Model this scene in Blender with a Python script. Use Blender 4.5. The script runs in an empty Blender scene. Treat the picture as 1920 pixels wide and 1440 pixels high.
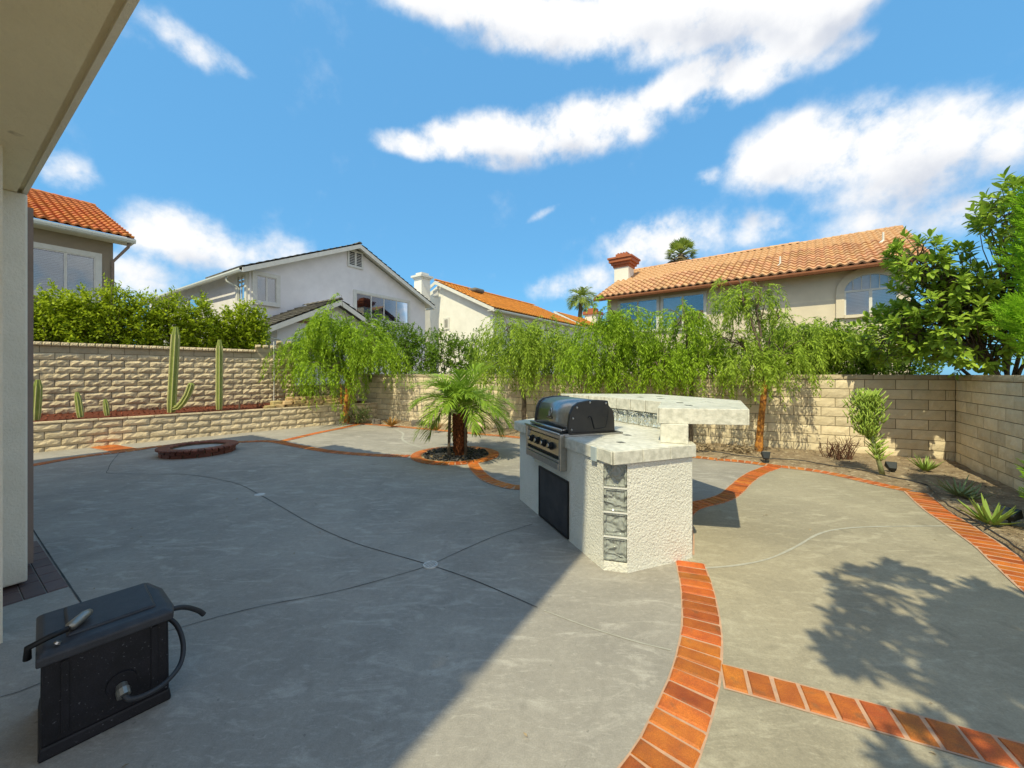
import bpy, bmesh, math, random
import numpy as np
from mathutils import Vector, Matrix, Euler, noise as mnoise
R = math.radians
SC = bpy.context.scene
COL = SC.collection

# ------------------------------------------------------------------ camera
H, F = 1.6, 721.0            # eye height (m), focal length in pixels of the 1920 wide photograph
HX, HY = 960.0, 700.0        # point of the horizon straight ahead
cd = bpy.data.cameras.new('camera')
cd.sensor_width = 36.0
cd.lens = 36.0 * F / 1920.0
cd.shift_y = -(720.0 - HY) / 1920.0
cd.clip_start, cd.clip_end = 0.05, 2000
cam = bpy.data.objects.new('camera', cd)
cam.location = (0, 0, H)
cam.rotation_euler = (R(90), 0, 0)
COL.objects.link(cam)
SC.camera = cam

# ------------------------------------------------------------------ sun and sky
SUN_AZ, SUN_EL = R(26), R(56)     # light travels towards +Y turned 26 degrees to +X
LDIR = Vector((math.sin(SUN_AZ) * math.cos(SUN_EL), math.cos(SUN_AZ) * math.cos(SUN_EL), -math.sin(SUN_EL)))
sl = bpy.data.lights.new('sun', 'SUN')
sl.energy = 3.6
sl.angle = R(0.5)
sl.color = (1.0, 0.91, 0.60)
so = bpy.data.objects.new('sun', sl)
so.rotation_euler = LDIR.to_track_quat('-Z', 'Y').to_euler()
so.location = (-10, -10, 20)
COL.objects.link(so)
SC.view_settings.view_transform = 'Standard'
SC.view_settings.look = 'None'
SC.view_settings.exposure = 0.42
SC.view_settings.gamma = 1.0
SC.view_settings.use_curve_mapping = False
SC.cycles.max_bounces = 8
SC.cycles.diffuse_bounces = 5
SC.cycles.transparent_max_bounces = 8
SC.cycles.caustics_reflective = False
SC.cycles.caustics_refractive = False

W = bpy.data.worlds.new('World')
SC.world = W
W.use_nodes = True
wn, wl = W.node_tree.nodes, W.node_tree.links
wn.clear()
SKY_STRENGTH = 0.136


def pxdir(px, py):
    return Vector(((px - HX) / F, 1.0, (HY - py) / F)).normalized()


# cloud banks: direction of the middle (written as the pixel it was read from), half width, half height, tilt, weight
CLOUDS = [
    (900, 5, 190, 62, 6, 1.0), (1060, 45, 190, 62, 4, 1.0), (1200, 25, 200, 72, 0, 1.0), (1370, 25, 200, 66, 0, 1.0),
    (1560, -20, 250, 52, -8, 1.0), (1500, 65, 140, 56, -14, 1.0), (1300, 150, 150, 46, -10, 0.95), (1420, 130, 150, 50, -10, 0.95),
    (1230, 180, 100, 34, -14, 0.8), (1580, 95, 60, 28, -10, 0.6),
    (1090, 238, 140, 58, -4, 1.0), (960, 258, 110, 50, 4, 1.0), (870, 262, 90, 40, 0, 1.0), (790, 274, 80, 26, 4, 0.9), (735, 272, 36, 18, 0, 0.7),
    (1185, 232, 64, 40, -6, 0.8), (930, 300, 56, 26, 4, 0.6),
    (1480, 285, 120, 66, -6, 1.0), (1600, 275, 140, 78, 0, 1.0), (1740, 275, 150, 76, -4, 1.0), (1900, 250, 120, 66, -8, 0.85),
    (1690, 350, 210, 50, 0, 0.62), (1330, 330, 36, 22, 0, 0.55),
    (345, 80, 84, 38, 16, 0.66), (420, 108, 64, 26, 22, 0.52), (270, 60, 60, 44, 0, 0.35),
    (125, 325, 70, 40, 0, 0.75),
    (330, 445, 110, 62, 0, 0.82), (420, 480, 150, 46, 4, 0.6), (250, 520, 110, 50, 0, 0.7), (530, 465, 80, 32, 8, 0.5),
    (1235, 450, 120, 52, -4, 0.78), (1140, 525, 110, 40, -6, 0.6), (1420, 430, 90, 42, 0, 0.55), (1330, 445, 80, 40, 0, 0.5),
    (1045, 540, 70, 28, 0, 0.55), (1640, 420, 130, 48, 0, 0.6), (1790, 400, 100, 50, -8, 0.62), (1022, 397, 46, 9, -26, 0.42),
]
g = bpy.data.node_groups.new('cloud_field', 'ShaderNodeTree')
g.interface.new_socket('Vector', in_out='INPUT', socket_type='NodeSocketVector')
g.interface.new_socket('Value', in_out='OUTPUT', socket_type='NodeSocketFloat')
gn, gl = g.nodes, g.links
gi, go = gn.new('NodeGroupInput'), gn.new('NodeGroupOutput')
acc = None
for (cx, cy, hw, hh, tilt, wgt) in CLOUDS:
    c = pxdir(cx, cy)
    up = Vector((0, 0, 1)) - c * c.z
    up.normalize()
    rt = c.cross(up).normalized()
    up = rt.cross(c).normalized()
    hw, hh = hw * 1.12, hh * 1.12
    a = (pxdir(cx + hw, cy) - pxdir(cx - hw, cy)).length / 2
    b = (pxdir(cx, cy + hh) - pxdir(cx, cy - hh)).length / 2
    m3 = Matrix((rt, up, -c)).transposed() @ Matrix.Rotation(R(-tilt), 3, 'Z')
    mp = gn.new('ShaderNodeMapping')
    mp.vector_type = 'TEXTURE'
    mp.inputs['Location'].default_value = c
    mp.inputs['Rotation'].default_value = m3.to_euler('XYZ')
    mp.inputs['Scale'].default_value = (a, b, 0.4)
    gl.new(gi.outputs[0], mp.inputs['Vector'])
    ln = gn.new('ShaderNodeVectorMath')
    ln.operation = 'LENGTH'
    gl.new(mp.outputs[0], ln.inputs[0])
    mr = gn.new('ShaderNodeMapRange')
    mr.interpolation_type = 'SMOOTHSTEP'
    mr.inputs['From Min'].default_value = 1.6
    mr.inputs['From Max'].default_value = 0.15
    mr.inputs['To Min'].default_value = 0.0
    mr.inputs['To Max'].default_value = wgt
    gl.new(ln.outputs['Value'], mr.inputs['Value'])
    if acc is None:
        acc = mr.outputs[0]
    else:
        ad = gn.new('ShaderNodeMath')
        ad.operation = 'SMOOTH_MAX'
        ad.inputs[2].default_value = 0.25
        gl.new(acc, ad.inputs[0])
        gl.new(mr.outputs[0], ad.inputs[1])
        acc = ad.outputs[0]
gl.new(acc, go.inputs[0])


def wmath(op, a, b=None, c=None, clamp=False):
    n = wn.new('ShaderNodeMath')
    n.operation = op
    n.use_clamp = clamp
    for i, v in enumerate((a, b, c)):
        if v is None:
            continue
        if isinstance(v, (int, float)):
            n.inputs[i].default_value = v
        else:
            wl.new(v, n.inputs[i])
    return n.outputs[0]


def wrange(v, a, b, c, d, smooth=True):
    n = wn.new('ShaderNodeMapRange')
    n.interpolation_type = 'SMOOTHSTEP' if smooth else 'LINEAR'
    for k, x in zip(('From Min', 'From Max', 'To Min', 'To Max'), (a, b, c, d)):
        n.inputs[k].default_value = x
    wl.new(v, n.inputs['Value'])
    return n.outputs[0]


tc = wn.new('ShaderNodeTexCoord')
D = tc.outputs['Generated']
nz = wn.new('ShaderNodeTexNoise')
nz.inputs['Scale'].default_value = 7.0
nz.inputs['Detail'].default_value = 9
nz.inputs['Roughness'].default_value = 0.60
nz.inputs['Distortion'].default_value = 0.0
wl.new(D, nz.inputs['Vector'])
up_ = wn.new('ShaderNodeVectorMath')
up_.operation = 'ADD'
up_.inputs[1].default_value = (-0.01, -0.008, 0.075)
wl.new(D, up_.inputs[0])
nz2 = wn.new('ShaderNodeTexNoise')
for k in ('Scale', 'Detail', 'Roughness', 'Distortion'):
    nz2.inputs[k].default_value = nz.inputs[k].default_value
wl.new(up_.outputs[0], nz2.inputs['Vector'])
sx = wn.new('ShaderNodeSeparateXYZ')
wl.new(D, sx.inputs[0])


def field(vec, noise_out):
    grp = wn.new('ShaderNodeGroup')
    grp.node_tree = g
    wl.new(vec, grp.inputs[0])
    # unseen sky behind: same kind of cloud, cover raised for whiter fill
    big = wn.new('ShaderNodeTexNoise')
    big.inputs['Scale'].default_value = 1.7
    big.inputs['Detail'].default_value = 3
    wl.new(vec, big.inputs['Vector'])
    other = wrange(big.outputs[0], 0.34, 0.54, 0.0, 1.0)
    front = wrange(sx.outputs['Y'], -0.1, 0.35, 0.0, 1.0)
    back = wmath('SUBTRACT', 1.0, front)
    base = wmath('ADD', wmath('MULTIPLY', grp.outputs[0], front), wmath('MULTIPLY', other, back))
    n = wmath('MULTIPLY_ADD', noise_out, 2.0, -1.0)
    return wmath('MULTIPLY_ADD', n, wmath('MULTIPLY_ADD', base, 0.95, 0.14), base), base


fine = wn.new('ShaderNodeTexNoise')
fine.inputs['Scale'].default_value = 21.0
fine.inputs['Detail'].default_value = 7
fine.inputs['Roughness'].default_value = 0.6
wl.new(D, fine.inputs['Vector'])
soft = wn.new('ShaderNodeTexNoise')
soft.inputs['Scale'].default_value = 4.5
soft.inputs['Detail'].default_value = 5
wl.new(up_.outputs[0], soft.inputs['Vector'])
f0, b0 = field(D, wmath('MULTIPLY_ADD', wmath('SUBTRACT', fine.outputs[0], 0.5), 0.55, nz.outputs[0]))
f1, b1 = field(up_.outputs[0], nz2.outputs[0])
alpha = wrange(f0, 0.22, 0.88, 0.0, 1.0)
# light from above: thick cloud overhead means a grey base, thin means a white top
shade = wmath('MULTIPLY', wrange(f1, 0.30, 1.0, 0.0, 1.0), wrange(soft.outputs[0], 0.36, 0.60, 0.05, 1.0))
sky = wn.new('ShaderNodeTexSky')
sky.sky_type = 'NISHITA'
sky.sun_disc = False
sky.sun_elevation = SUN_EL
sky.sun_rotation = R(180) + SUN_AZ
sky.air_density = 1.0
sky.dust_density = 0.6
sky.ozone_density = 2.0
tint = wn.new('ShaderNodeMix')
tint.data_type = 'RGBA'
tint.blend_type = 'MULTIPLY'
tint.inputs[0].default_value = 1.0
tint.inputs[7].default_value = (0.48, 0.9, 0.9, 1)
wl.new(sky.outputs[0], tint.inputs[6])
blue = wn.new('ShaderNodeMix')
blue.data_type = 'RGBA'
blue.inputs[0].default_value = 0.65
blue.inputs[7].default_value = (0.95, 2.75, 5.2, 1)
wl.new(tint.outputs[2], blue.inputs[6])
cc = wn.new('ShaderNodeMix')
cc.data_type = 'RGBA'
cc.inputs[6].default_value = (5.75, 5.75, 5.75, 1)       # lit top of a cloud
cc.inputs[7].default_value = (3.7, 3.95, 4.45, 1)       # its base
wl.new(shade, cc.inputs[0])
mx = wn.new('ShaderNodeMix')
mx.data_type = 'RGBA'
wl.new(alpha, mx.inputs[0])
wl.new(blue.outputs[2], mx.inputs[6])
wl.new(cc.outputs[2], mx.inputs[7])
bg = wn.new('ShaderNodeBackground')
bg.inputs['Strength'].default_value = SKY_STRENGTH
wl.new(mx.outputs[2], bg.inputs['Color'])
wo = wn.new('ShaderNodeOutputWorld')
wl.new(bg.outputs[0], wo.inputs['Surface'])


# ------------------------------------------------------------------ helpers
def G(px, py, z=0.0):
    """ground point (height z) seen at that pixel of the photograph"""
    y = (H - z) * F / (py - HY)
    return Vector(((px - HX) / F * y, y, z))


def DY(px, py, y):
    """point at distance y along the view axis seen at that pixel"""
    return Vector(((px - HX) / F * y, y, H + (HY - py) / F * y))


def tag(o, label=None, cat=None, group=None, kind=None):
    if label:
        o['label'] = label
    if cat:
        o['category'] = cat
    if group:
        o['group'] = group
    if kind:
        o['kind'] = kind
    return o


def empty(name, loc=(0, 0, 0), rz=0.0, label=None, cat=None, group=None, kind=None):
    o = bpy.data.objects.new(name, None)
    o.empty_display_size = 0.1
    o.location = loc
    o.rotation_euler = (0, 0, rz)
    COL.objects.link(o)
    return tag(o, label, cat, group, kind)


def link(name, me, mat=None, parent=None, mw=None):
    """mesh given in world coordinates (or placed by mw), parented without moving it"""
    o = bpy.data.objects.new(name, me)
    COL.objects.link(o)
    if mat is not None and not me.materials:
        me.materials.append(mat)
    if mw is None:
        mw = Matrix.Identity(4)
    if parent is not None:
        o.parent = parent
        mw = WM(parent).inverted() @ mw
    o.matrix_basis = mw
    return o


def WM(o):
    m = o.matrix_basis.copy() if o.type != 'EMPTY' else Matrix.LocRotScale(o.location, o.rotation_euler, o.scale)
    if o.parent is not None:
        m = WM(o.parent) @ m
    return m


class MB:
    def __init__(self):
        self.v, self.f = [], []

    def add(self, vs, fs):
        n = len(self.v)
        self.v += [tuple(x) for x in vs]
        self.f += [tuple(i + n for i in f) for f in fs]
        return self

    def box(self, o, ax, ay, az):
        """box from corner o along three edge vectors"""
        o, ax, ay, az = Vector(o), Vector(ax), Vector(ay), Vector(az)
        vs = [o, o + ax, o + ax + ay, o + ay, o + az, o + ax + az, o + ax + ay + az, o + ay + az]
        return self.add(vs, [(0, 3, 2, 1), (4, 5, 6, 7), (0, 1, 5, 4), (1, 2, 6, 5), (2, 3, 7, 6), (3, 0, 4, 7)])

    def prism(self, poly, z0, z1):
        n = len(poly)
        vs = [(p[0], p[1], z0) for p in poly] + [(p[0], p[1], z1) for p in poly]
        fs = [tuple(range(n - 1, -1, -1)), tuple(range(n, 2 * n))]
        fs += [(i, (i + 1) % n, n + (i + 1) % n, n + i) for i in range(n)]
        return self.add(vs, fs)

    def tube(self, pts, rad, seg=8, cap=True):
        pts = [Vector(p) for p in pts]
        if not hasattr(rad, '__len__'):
            rad = [rad] * len(pts)
        vs, prev = [], None
        for i, p in enumerate(pts):
            t = (pts[min(i + 1, len(pts) - 1)] - pts[max(i - 1, 0)]).normalized()
            if prev is None:
                a = t.orthogonal().normalized()
            else:
                a = (prev - t * prev.dot(t)).normalized()
            prev = a
            b = t.cross(a)
            for k in range(seg):
                an = 2 * math.pi * k / seg
                vs.append(p + (a * math.cos(an) + b * math.sin(an)) * rad[i])
        fs = []
        for i in range(len(pts) - 1):
            for k in range(seg):
                fs.append((i * seg + k, i * seg + (k + 1) % seg, (i + 1) * seg + (k + 1) % seg, (i + 1) * seg + k))
        if cap:
            fs.append(tuple(range(seg - 1, -1, -1)))
            fs.append(tuple(range((len(pts) - 1) * seg, len(pts) * seg)))
        return self.add(vs, fs)

    def mesh(self, name, smooth=False):
        me = bpy.data.meshes.new(name)
        me.from_pydata(self.v, [], self.f)
        if smooth:
            me.polygons.foreach_set('use_smooth', [True] * len(me.polygons))
        me.update()
        return me

    def build(self, name, mat, parent=None, smooth=False, mw=None):
        return link(name, self.mesh(name, smooth), mat, parent, mw)


def bevel(me, w, seg=1, ang=40):
    bm = bmesh.new()
    bm.from_mesh(me)
    es = [e for e in bm.edges if len(e.link_faces) == 2 and e.calc_face_angle(0) > R(ang)]
    bmesh.ops.bevel(bm, geom=es, offset=w, segments=seg, affect='EDGES', profile=0.5)
    bm.to_mesh(me)
    bm.free()
    return me


def npmesh(name, verts, faces, smooth=False):
    """fast mesh from arrays: verts (N,3), faces (M,k)"""
    me = bpy.data.meshes.new(name)
    verts = np.asarray(verts, np.float32)
    faces = np.asarray(faces, np.int32)
    m, k = faces.shape
    me.vertices.add(len(verts))
    me.vertices.foreach_set('co', verts.ravel())
    me.loops.add(m * k)
    me.loops.foreach_set('vertex_index', faces.ravel())
    me.polygons.add(m)
    me.polygons.foreach_set('loop_start', np.arange(0, m * k, k, dtype=np.int32))
    if smooth:
        me.polygons.foreach_set('use_smooth', np.ones(m, bool))
    me.update(calc_edges=True)
    me.validate()
    return me


def frame(o, x, y, z):
    """matrix with the given origin and axes"""
    m = Matrix.Identity(4)
    for i, a in enumerate((x, y, z)):
        for j in range(3):
            m[j][i] = a[j]
    for j in range(3):
        m[j][3] = o[j]
    return m


# ------------------------------------------------------------------ materials
def mat(name, col, col2=None, scale=6.0, rough=0.8, bump=0.0, bscale=60.0, metal=0.0, spec=0.3, detail=6, rnd=0.0,
        rnd_island=False, speck=0.0, thresh=(0.35, 0.65), hue=0.0, coat=0.0, bdist=0.02, blotch=None, trans=0.0):
    """principled material: two tones mixed by noise, per piece brightness, fine relief"""
    m = bpy.data.materials.new(name)
    m.use_nodes = True
    n, l = m.node_tree.nodes, m.node_tree.links
    b = n['Principled BSDF']
    b.inputs['Roughness'].default_value = rough
    b.inputs['Metallic'].default_value = metal
    b.inputs['Specular IOR Level'].default_value = spec
    if coat:
        b.inputs['Coat Weight'].default_value = coat
    tcn = n.new('ShaderNodeTexCoord')
    geo = n.new('ShaderNodeNewGeometry')
    oi = n.new('ShaderNodeObjectInfo')
    pos = geo.outputs['Position']
    c_out = None
    if col2 is not None:
        t = n.new('ShaderNodeTexNoise')
        t.inputs['Scale'].default_value = scale
        t.inputs['Detail'].default_value = detail
        t.inputs['Roughness'].default_value = 0.6
        l.new(pos, t.inputs['Vector'])
        mr = n.new('ShaderNodeMapRange')
        mr.inputs['From Min'].default_value, mr.inputs['From Max'].default_value = thresh
        l.new(t.outputs[0], mr.inputs['Value'])
        mxn = n.new('ShaderNodeMix')
        mxn.data_type = 'RGBA'
        mxn.inputs[6].default_value = (*col, 1)
        mxn.inputs[7].default_value = (*col2, 1)
        l.new(mr.outputs[0], mxn.inputs[0])
        c_out = mxn.outputs[2]
    else:
        rgb = n.new('ShaderNodeRGB')
        rgb.outputs[0].default_value = (*col, 1)
        c_out = rgb.outputs[0]
    if blotch:
        t = n.new('ShaderNodeTexNoise')
        t.inputs['Scale'].default_value = blotch[1]
        t.inputs['Detail'].default_value = 5
        l.new(pos, t.inputs['Vector'])
        mr = n.new('ShaderNodeMapRange')
        mr.inputs['From Min'].default_value, mr.inputs['From Max'].default_value = blotch[2], blotch[3]
        l.new(t.outputs[0], mr.inputs['Value'])
        mxn = n.new('ShaderNodeMix')
        mxn.data_type = 'RGBA'
        l.new(c_out, mxn.inputs[6])
        mxn.inputs[7].default_value = (*blotch[0], 1)
        l.new(mr.outputs[0], mxn.inputs[0])
        c_out = mxn.outputs[2]
    if rnd or hue:
        hs = n.new('ShaderNodeHueSaturation')
        src = geo.outputs['Random Per Island'] if rnd_island else oi.outputs['Random']
        if rnd:
            mr = n.new('ShaderNodeMapRange')
            mr.inputs['To Min'].default_value, mr.inputs['To Max'].default_value = 1 - rnd, 1 + rnd
            l.new(src, mr.inputs['Value'])
            l.new(mr.outputs[0], hs.inputs['Value'])
        if hue:
            ml = n.new('ShaderNodeMath')
            ml.operation = 'MULTIPLY'
            ml.inputs[1].default_value = 7.31
            l.new(src, ml.inputs[0])
            fr = n.new('ShaderNodeMath')
            fr.operation = 'FRACT'
            l.new(ml.outputs[0], fr.inputs[0])
            mr = n.new('ShaderNodeMapRange')
            mr.inputs['To Min'].default_value, mr.inputs['To Max'].default_value = 0.5 - hue, 0.5 + hue
            l.new(fr.outputs[0], mr.inputs['Value'])
            l.new(mr.outputs[0], hs.inputs['Hue'])
        l.new(c_out, hs.inputs['Color'])
        c_out = hs.outputs[0]
    if speck:
        t = n.new('ShaderNodeTexNoise')
        t.inputs['Scale'].default_value = 260
        t.inputs['Detail'].default_value = 3
        l.new(pos, t.inputs['Vector'])
        mr = n.new('ShaderNodeMapRange')
        mr.inputs['From Min'].default_value, mr.inputs['From Max'].default_value = 0.3, 0.7
        mr.inputs['To Min'].default_value, mr.inputs['To Max'].default_value = 1 - speck, 1 + speck
        l.new(t.outputs[0], mr.inputs['Value'])
        hs = n.new('ShaderNodeHueSaturation')
        l.new(mr.outputs[0], hs.inputs['Value'])
        l.new(c_out, hs.inputs['Color'])
        c_out = hs.outputs[0]
    l.new(c_out, b.inputs['Base Color'])
    if bump:
        t = n.new('ShaderNodeTexNoise')
        t.inputs['Scale'].default_value = bscale
        t.inputs['Detail'].default_value = 5
        t.inputs['Roughness'].default_value = 0.62
        l.new(pos, t.inputs['Vector'])
        bp = n.new('ShaderNodeBump')
        bp.inputs['Strength'].default_value = bump
        bp.inputs['Distance'].default_value = bdist
        l.new(t.outputs[0], bp.inputs['Height'])
        l.new(bp.outputs[0], b.inputs['Normal'])
    if trans:
        tl = n.new('ShaderNodeBsdfTranslucent')
        l.new(c_out, tl.inputs['Color'])
        ms = n.new('ShaderNodeMixShader')
        ms.inputs[0].default_value = trans
        l.new(b.outputs[0], ms.inputs[1])
        l.new(tl.outputs[0], ms.inputs[2])
        l.new(ms.outputs[0], n['Material Output'].inputs['Surface'])
    return m


def leafmat(name, dark, light, rough=0.5, trans=0.35, spec=0.16):
    """foliage: every leaf picks its own tone between dark and light"""
    m = bpy.data.materials.new(name)
    m.use_nodes = True
    n, l = m.node_tree.nodes, m.node_tree.links
    b = n['Principled BSDF']
    b.inputs['Roughness'].default_value = rough
    b.inputs['Specular IOR Level'].default_value = spec
    geo = n.new('ShaderNodeNewGeometry')
    t = n.new('ShaderNodeTexNoise')
    t.inputs['Scale'].default_value = 2.2
    t.inputs['Detail'].default_value = 3
    l.new(geo.outputs['Position'], t.inputs['Vector'])
    ad = n.new('ShaderNodeMath')
    ad.operation = 'MULTIPLY_ADD'
    ad.inputs[1].default_value = 0.55
    l.new(geo.outputs['Random Per Island'], ad.inputs[0])
    ml = n.new('ShaderNodeMath')
    ml.operation = 'MULTIPLY'
    ml.inputs[1].default_value = 0.5
    l.new(t.outputs[0], ml.inputs[0])
    l.new(ml.outputs[0], ad.inputs[2])
    mxn = n.new('ShaderNodeMix')
    mxn.data_type = 'RGBA'
    mxn.inputs[6].default_value = (*dark, 1)
    mxn.inputs[7].default_value = (*light, 1)
    l.new(ad.outputs[0], mxn.inputs[0])
    l.new(mxn.outputs[2], b.inputs['Base Color'])
    tl = n.new('ShaderNodeBsdfTranslucent')
    l.new(mxn.outputs[2], tl.inputs['Color'])
    ms = n.new('ShaderNodeMixShader')
    ms.inputs[0].default_value = trans
    l.new(b.outputs[0], ms.inputs[1])
    l.new(tl.outputs[0], ms.inputs[2])
    l.new(ms.outputs[0], n['Material Output'].inputs['Surface'])
    return m


def glassmat(name, tintc, refl=0.35, rough=0.02):
    """window glass: mostly clear, with a sky reflection that grows towards grazing"""
    m = bpy.data.materials.new(name)
    m.use_nodes = True
    n, l = m.node_tree.nodes, m.node_tree.links
    n.remove(n['Principled BSDF'])
    tr = n.new('ShaderNodeBsdfTransparent')
    tr.inputs[0].default_value = (*tintc, 1)
    gs = n.new('ShaderNodeBsdfGlossy')
    gs.inputs['Roughness'].default_value = rough
    fr = n.new('ShaderNodeFresnel')
    fr.inputs['IOR'].default_value = 1.5
    ad = n.new('ShaderNodeMath')
    ad.operation = 'MULTIPLY_ADD'
    ad.inputs[1].default_value = 1.0
    ad.inputs[2].default_value = refl
    ad.use_clamp = True
    l.new(fr.outputs[0], ad.inputs[0])
    ms = n.new('ShaderNodeMixShader')
    l.new(ad.outputs[0], ms.inputs[0])
    l.new(tr.outputs[0], ms.inputs[1])
    l.new(gs.outputs[0], ms.inputs[2])
    l.new(ms.outputs[0], n['Material Output'].inputs['Surface'])
    return m


def concrete(name, base, lightc, darkc):
    m = bpy.data.materials.new(name)
    m.use_nodes = True
    n, l = m.node_tree.nodes, m.node_tree.links
    b = n['Principled BSDF']
    b.inputs['Specular IOR Level'].default_value = 0.25
    geo = n.new('ShaderNodeNewGeometry')
    pos = geo.outputs['Position']

    def nse(scale, detail, rough=0.6, dist=0.0, stretch=None):
        t = n.new('ShaderNodeTexNoise')
        t.inputs['Scale'].default_value = scale
        t.inputs['Detail'].default_value = detail
        t.inputs['Roughness'].default_value = rough
        t.inputs['Distortion'].default_value = dist
        if stretch:
            mp = n.new('ShaderNodeMapping')
            mp.inputs['Scale'].default_value = stretch
            mp.inputs['Rotation'].default_value = (0, 0, R(22))
            l.new(pos, mp.inputs['Vector'])
            l.new(mp.outputs[0], t.inputs['Vector'])
        else:
            l.new(pos, t.inputs['Vector'])
        return t.outputs[0]

    def rng(v, a, bb, c, d):
        mr = n.new('ShaderNodeMapRange')
        for k, x in zip(('From Min', 'From Max', 'To Min', 'To Max'), (a, bb, c, d)):
            mr.inputs[k].default_value = x
        l.new(v, mr.inputs['Value'])
        return mr.outputs[0]

    def mixc(f, a, c):
        x = n.new('ShaderNodeMix')
        x.data_type = 'RGBA'
        l.new(f, x.inputs[0])
        for i, v in ((6, a), (7, c)):
            if isinstance(v, tuple):
                x.inputs[i].default_value = (*v, 1)
            else:
                l.new(v, x.inputs[i])
        return x.outputs[2]

    c = mixc(rng(nse(0.9, 6, 0.66, 0.6), 0.38, 0.62, 0, 1), darkc, base)
    c = mixc(rng(nse(2.6, 7, 0.65, 1.2, (1, 2.6, 1)), 0.52, 0.70, 0, 0.9), c, lightc)
    c = mixc(rng(nse(9, 6, 0.7, 1.5, (1, 3.5, 1)), 0.55, 0.72, 0, 0.7), c, lightc)
    c = mixc(rng(nse(0.45, 5, 0.6, 0.8), 0.55, 0.72, 0, 0.6), c, tuple(x * 0.8 for x in base))
    c = mixc(rng(nse(4.3, 3, 0.5, 0.5), 0.66, 0.74, 0, 0.30), c, tuple(x * 0.55 for x in darkc))
    c = mixc(rng(nse(31, 2, 0.5), 0.72, 0.76, 0, 0.5), c, tuple(x * 0.5 for x in darkc))
    hs = n.new('ShaderNodeHueSaturation')
    l.new(rng(nse(140, 4, 0.7), 0.3, 0.7, 0.86, 1.14), hs.inputs['Value'])
    l.new(c, hs.inputs['Color'])
    hs2 = n.new('ShaderNodeHueSaturation')
    l.new(rng(nse(26, 6, 0.7), 0.3, 0.7, 0.9, 1.1), hs2.inputs['Value'])
    l.new(hs.outputs[0], hs2.inputs['Color'])
    l.new(hs2.outputs[0], b.inputs['Base Color'])
    l.new(rng(nse(2.2, 5), 0.35, 0.7, 0.55, 0.85), b.inputs['Roughness'])
    bp = n.new('ShaderNodeBump')
    bp.inputs['Strength'].default_value = 0.35
    bp.inputs['Distance'].default_value = 0.006
    l.new(nse(70, 6, 0.7), bp.inputs['Height'])
    l.new(bp.outputs[0], b.inputs['Normal'])
    return m


M = {}
M['concrete_warm'] = concrete('warm_patio_concrete', (0.335, 0.298, 0.222), (0.42, 0.38, 0.29), (0.27, 0.24, 0.18))
M['concrete'] = concrete('patio_concrete', (0.325, 0.30, 0.265), (0.42, 0.392, 0.35), (0.255, 0.236, 0.21))
M['joint_sun'] = mat('sunlit_pale_joint', (0.42, 0.41, 0.36), (0.34, 0.33, 0.29), 14, 0.9)  # pale copy: sunshine painted into the joints outside the house shadow
M['joint_shade'] = mat('shaded_dark_joint', (0.035, 0.035, 0.036), (0.09, 0.09, 0.09), 3, 0.95)  # dark copy: shade painted into the joints inside the house shadow
M['brick'] = mat('clay_brick', (0.48, 0.135, 0.018), (0.35, 0.085, 0.016), 11, 0.55, 0.45, 70, spec=0.4, rnd=0.30, hue=0.009, speck=0.25, bdist=0.008, coat=0.03, blotch=((0.27, 0.10, 0.03), 16, 0.58, 0.75))
M['brick_mortar'] = mat('pink_mortar', (0.52, 0.32, 0.215), (0.40, 0.26, 0.185), 20, 0.95, 0.4, 120, bdist=0.004)
M['pit_brick'] = mat('fire_pit_brick', (0.21, 0.07, 0.045), (0.14, 0.05, 0.035), 12, 0.6, 0.3, 90, rnd=0.3, bdist=0.004)
M['paver_dark'] = mat('dark_paving', (0.12, 0.075, 0.07), (0.09, 0.06, 0.06), 10, 0.5, 0.2, 80, rnd=0.2, bdist=0.004)
M['block_tan'] = mat('tan_slump_block', (0.76, 0.65, 0.47), (0.66, 0.56, 0.395), 7, 0.92, 0.6, 45, rnd=0.15, speck=0.14, bdist=0.010, blotch=((0.52, 0.43, 0.30), 2.5, 0.6, 0.8))
M['block_split'] = mat('split_face_block', (0.70, 0.58, 0.40), (0.60, 0.495, 0.335), 8, 0.95, 0.8, 42, rnd=0.15, speck=0.16, bdist=0.014, blotch=((0.52, 0.43, 0.29), 2.0, 0.6, 0.8))
M['block_plain'] = mat('plain_cap_block', (0.52, 0.44, 0.31), (0.43, 0.36, 0.25), 8, 0.92, 0.5, 60, rnd=0.13, speck=0.12, bdist=0.008)
M['wall_mortar'] = mat('wall_mortar', (0.21, 0.165, 0.105), (0.15, 0.12, 0.08), 12, 0.95, 0.4, 80, bdist=0.006)
M['soil'] = mat('dry_soil', (0.33, 0.255, 0.17), (0.20, 0.145, 0.095), 5, 0.95, 1.0, 30, speck=0.3, bdist=0.03, detail=10, blotch=((0.46, 0.38, 0.27), 14, 0.56, 0.7))
M['mulch'] = mat('red_mulch', (0.20, 0.055, 0.028), (0.09, 0.026, 0.016), 24, 0.95, 1.0, 40, speck=0.35, bdist=0.04, detail=10)
M['stucco_white'] = mat('white_dash_stucco', (0.88, 0.86, 0.78), (0.82, 0.80, 0.72), 5, 0.9, 1.0, 52, bdist=0.024, spec=0.2)
M['tile'] = mat('grey_veined_tile', (0.74, 0.72, 0.64), (0.55, 0.54, 0.47), 19, 0.32, 0.4, 34, spec=0.5, rnd=0.06, bdist=0.012, detail=10, thresh=(0.4, 0.62))
M['grout'] = mat('grout', (0.30, 0.295, 0.27), None, rough=0.95)
M['inlay'] = mat('dark_inlay_tile', (0.06, 0.06, 0.058), (0.10, 0.10, 0.095), 30, 0.3)
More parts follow.
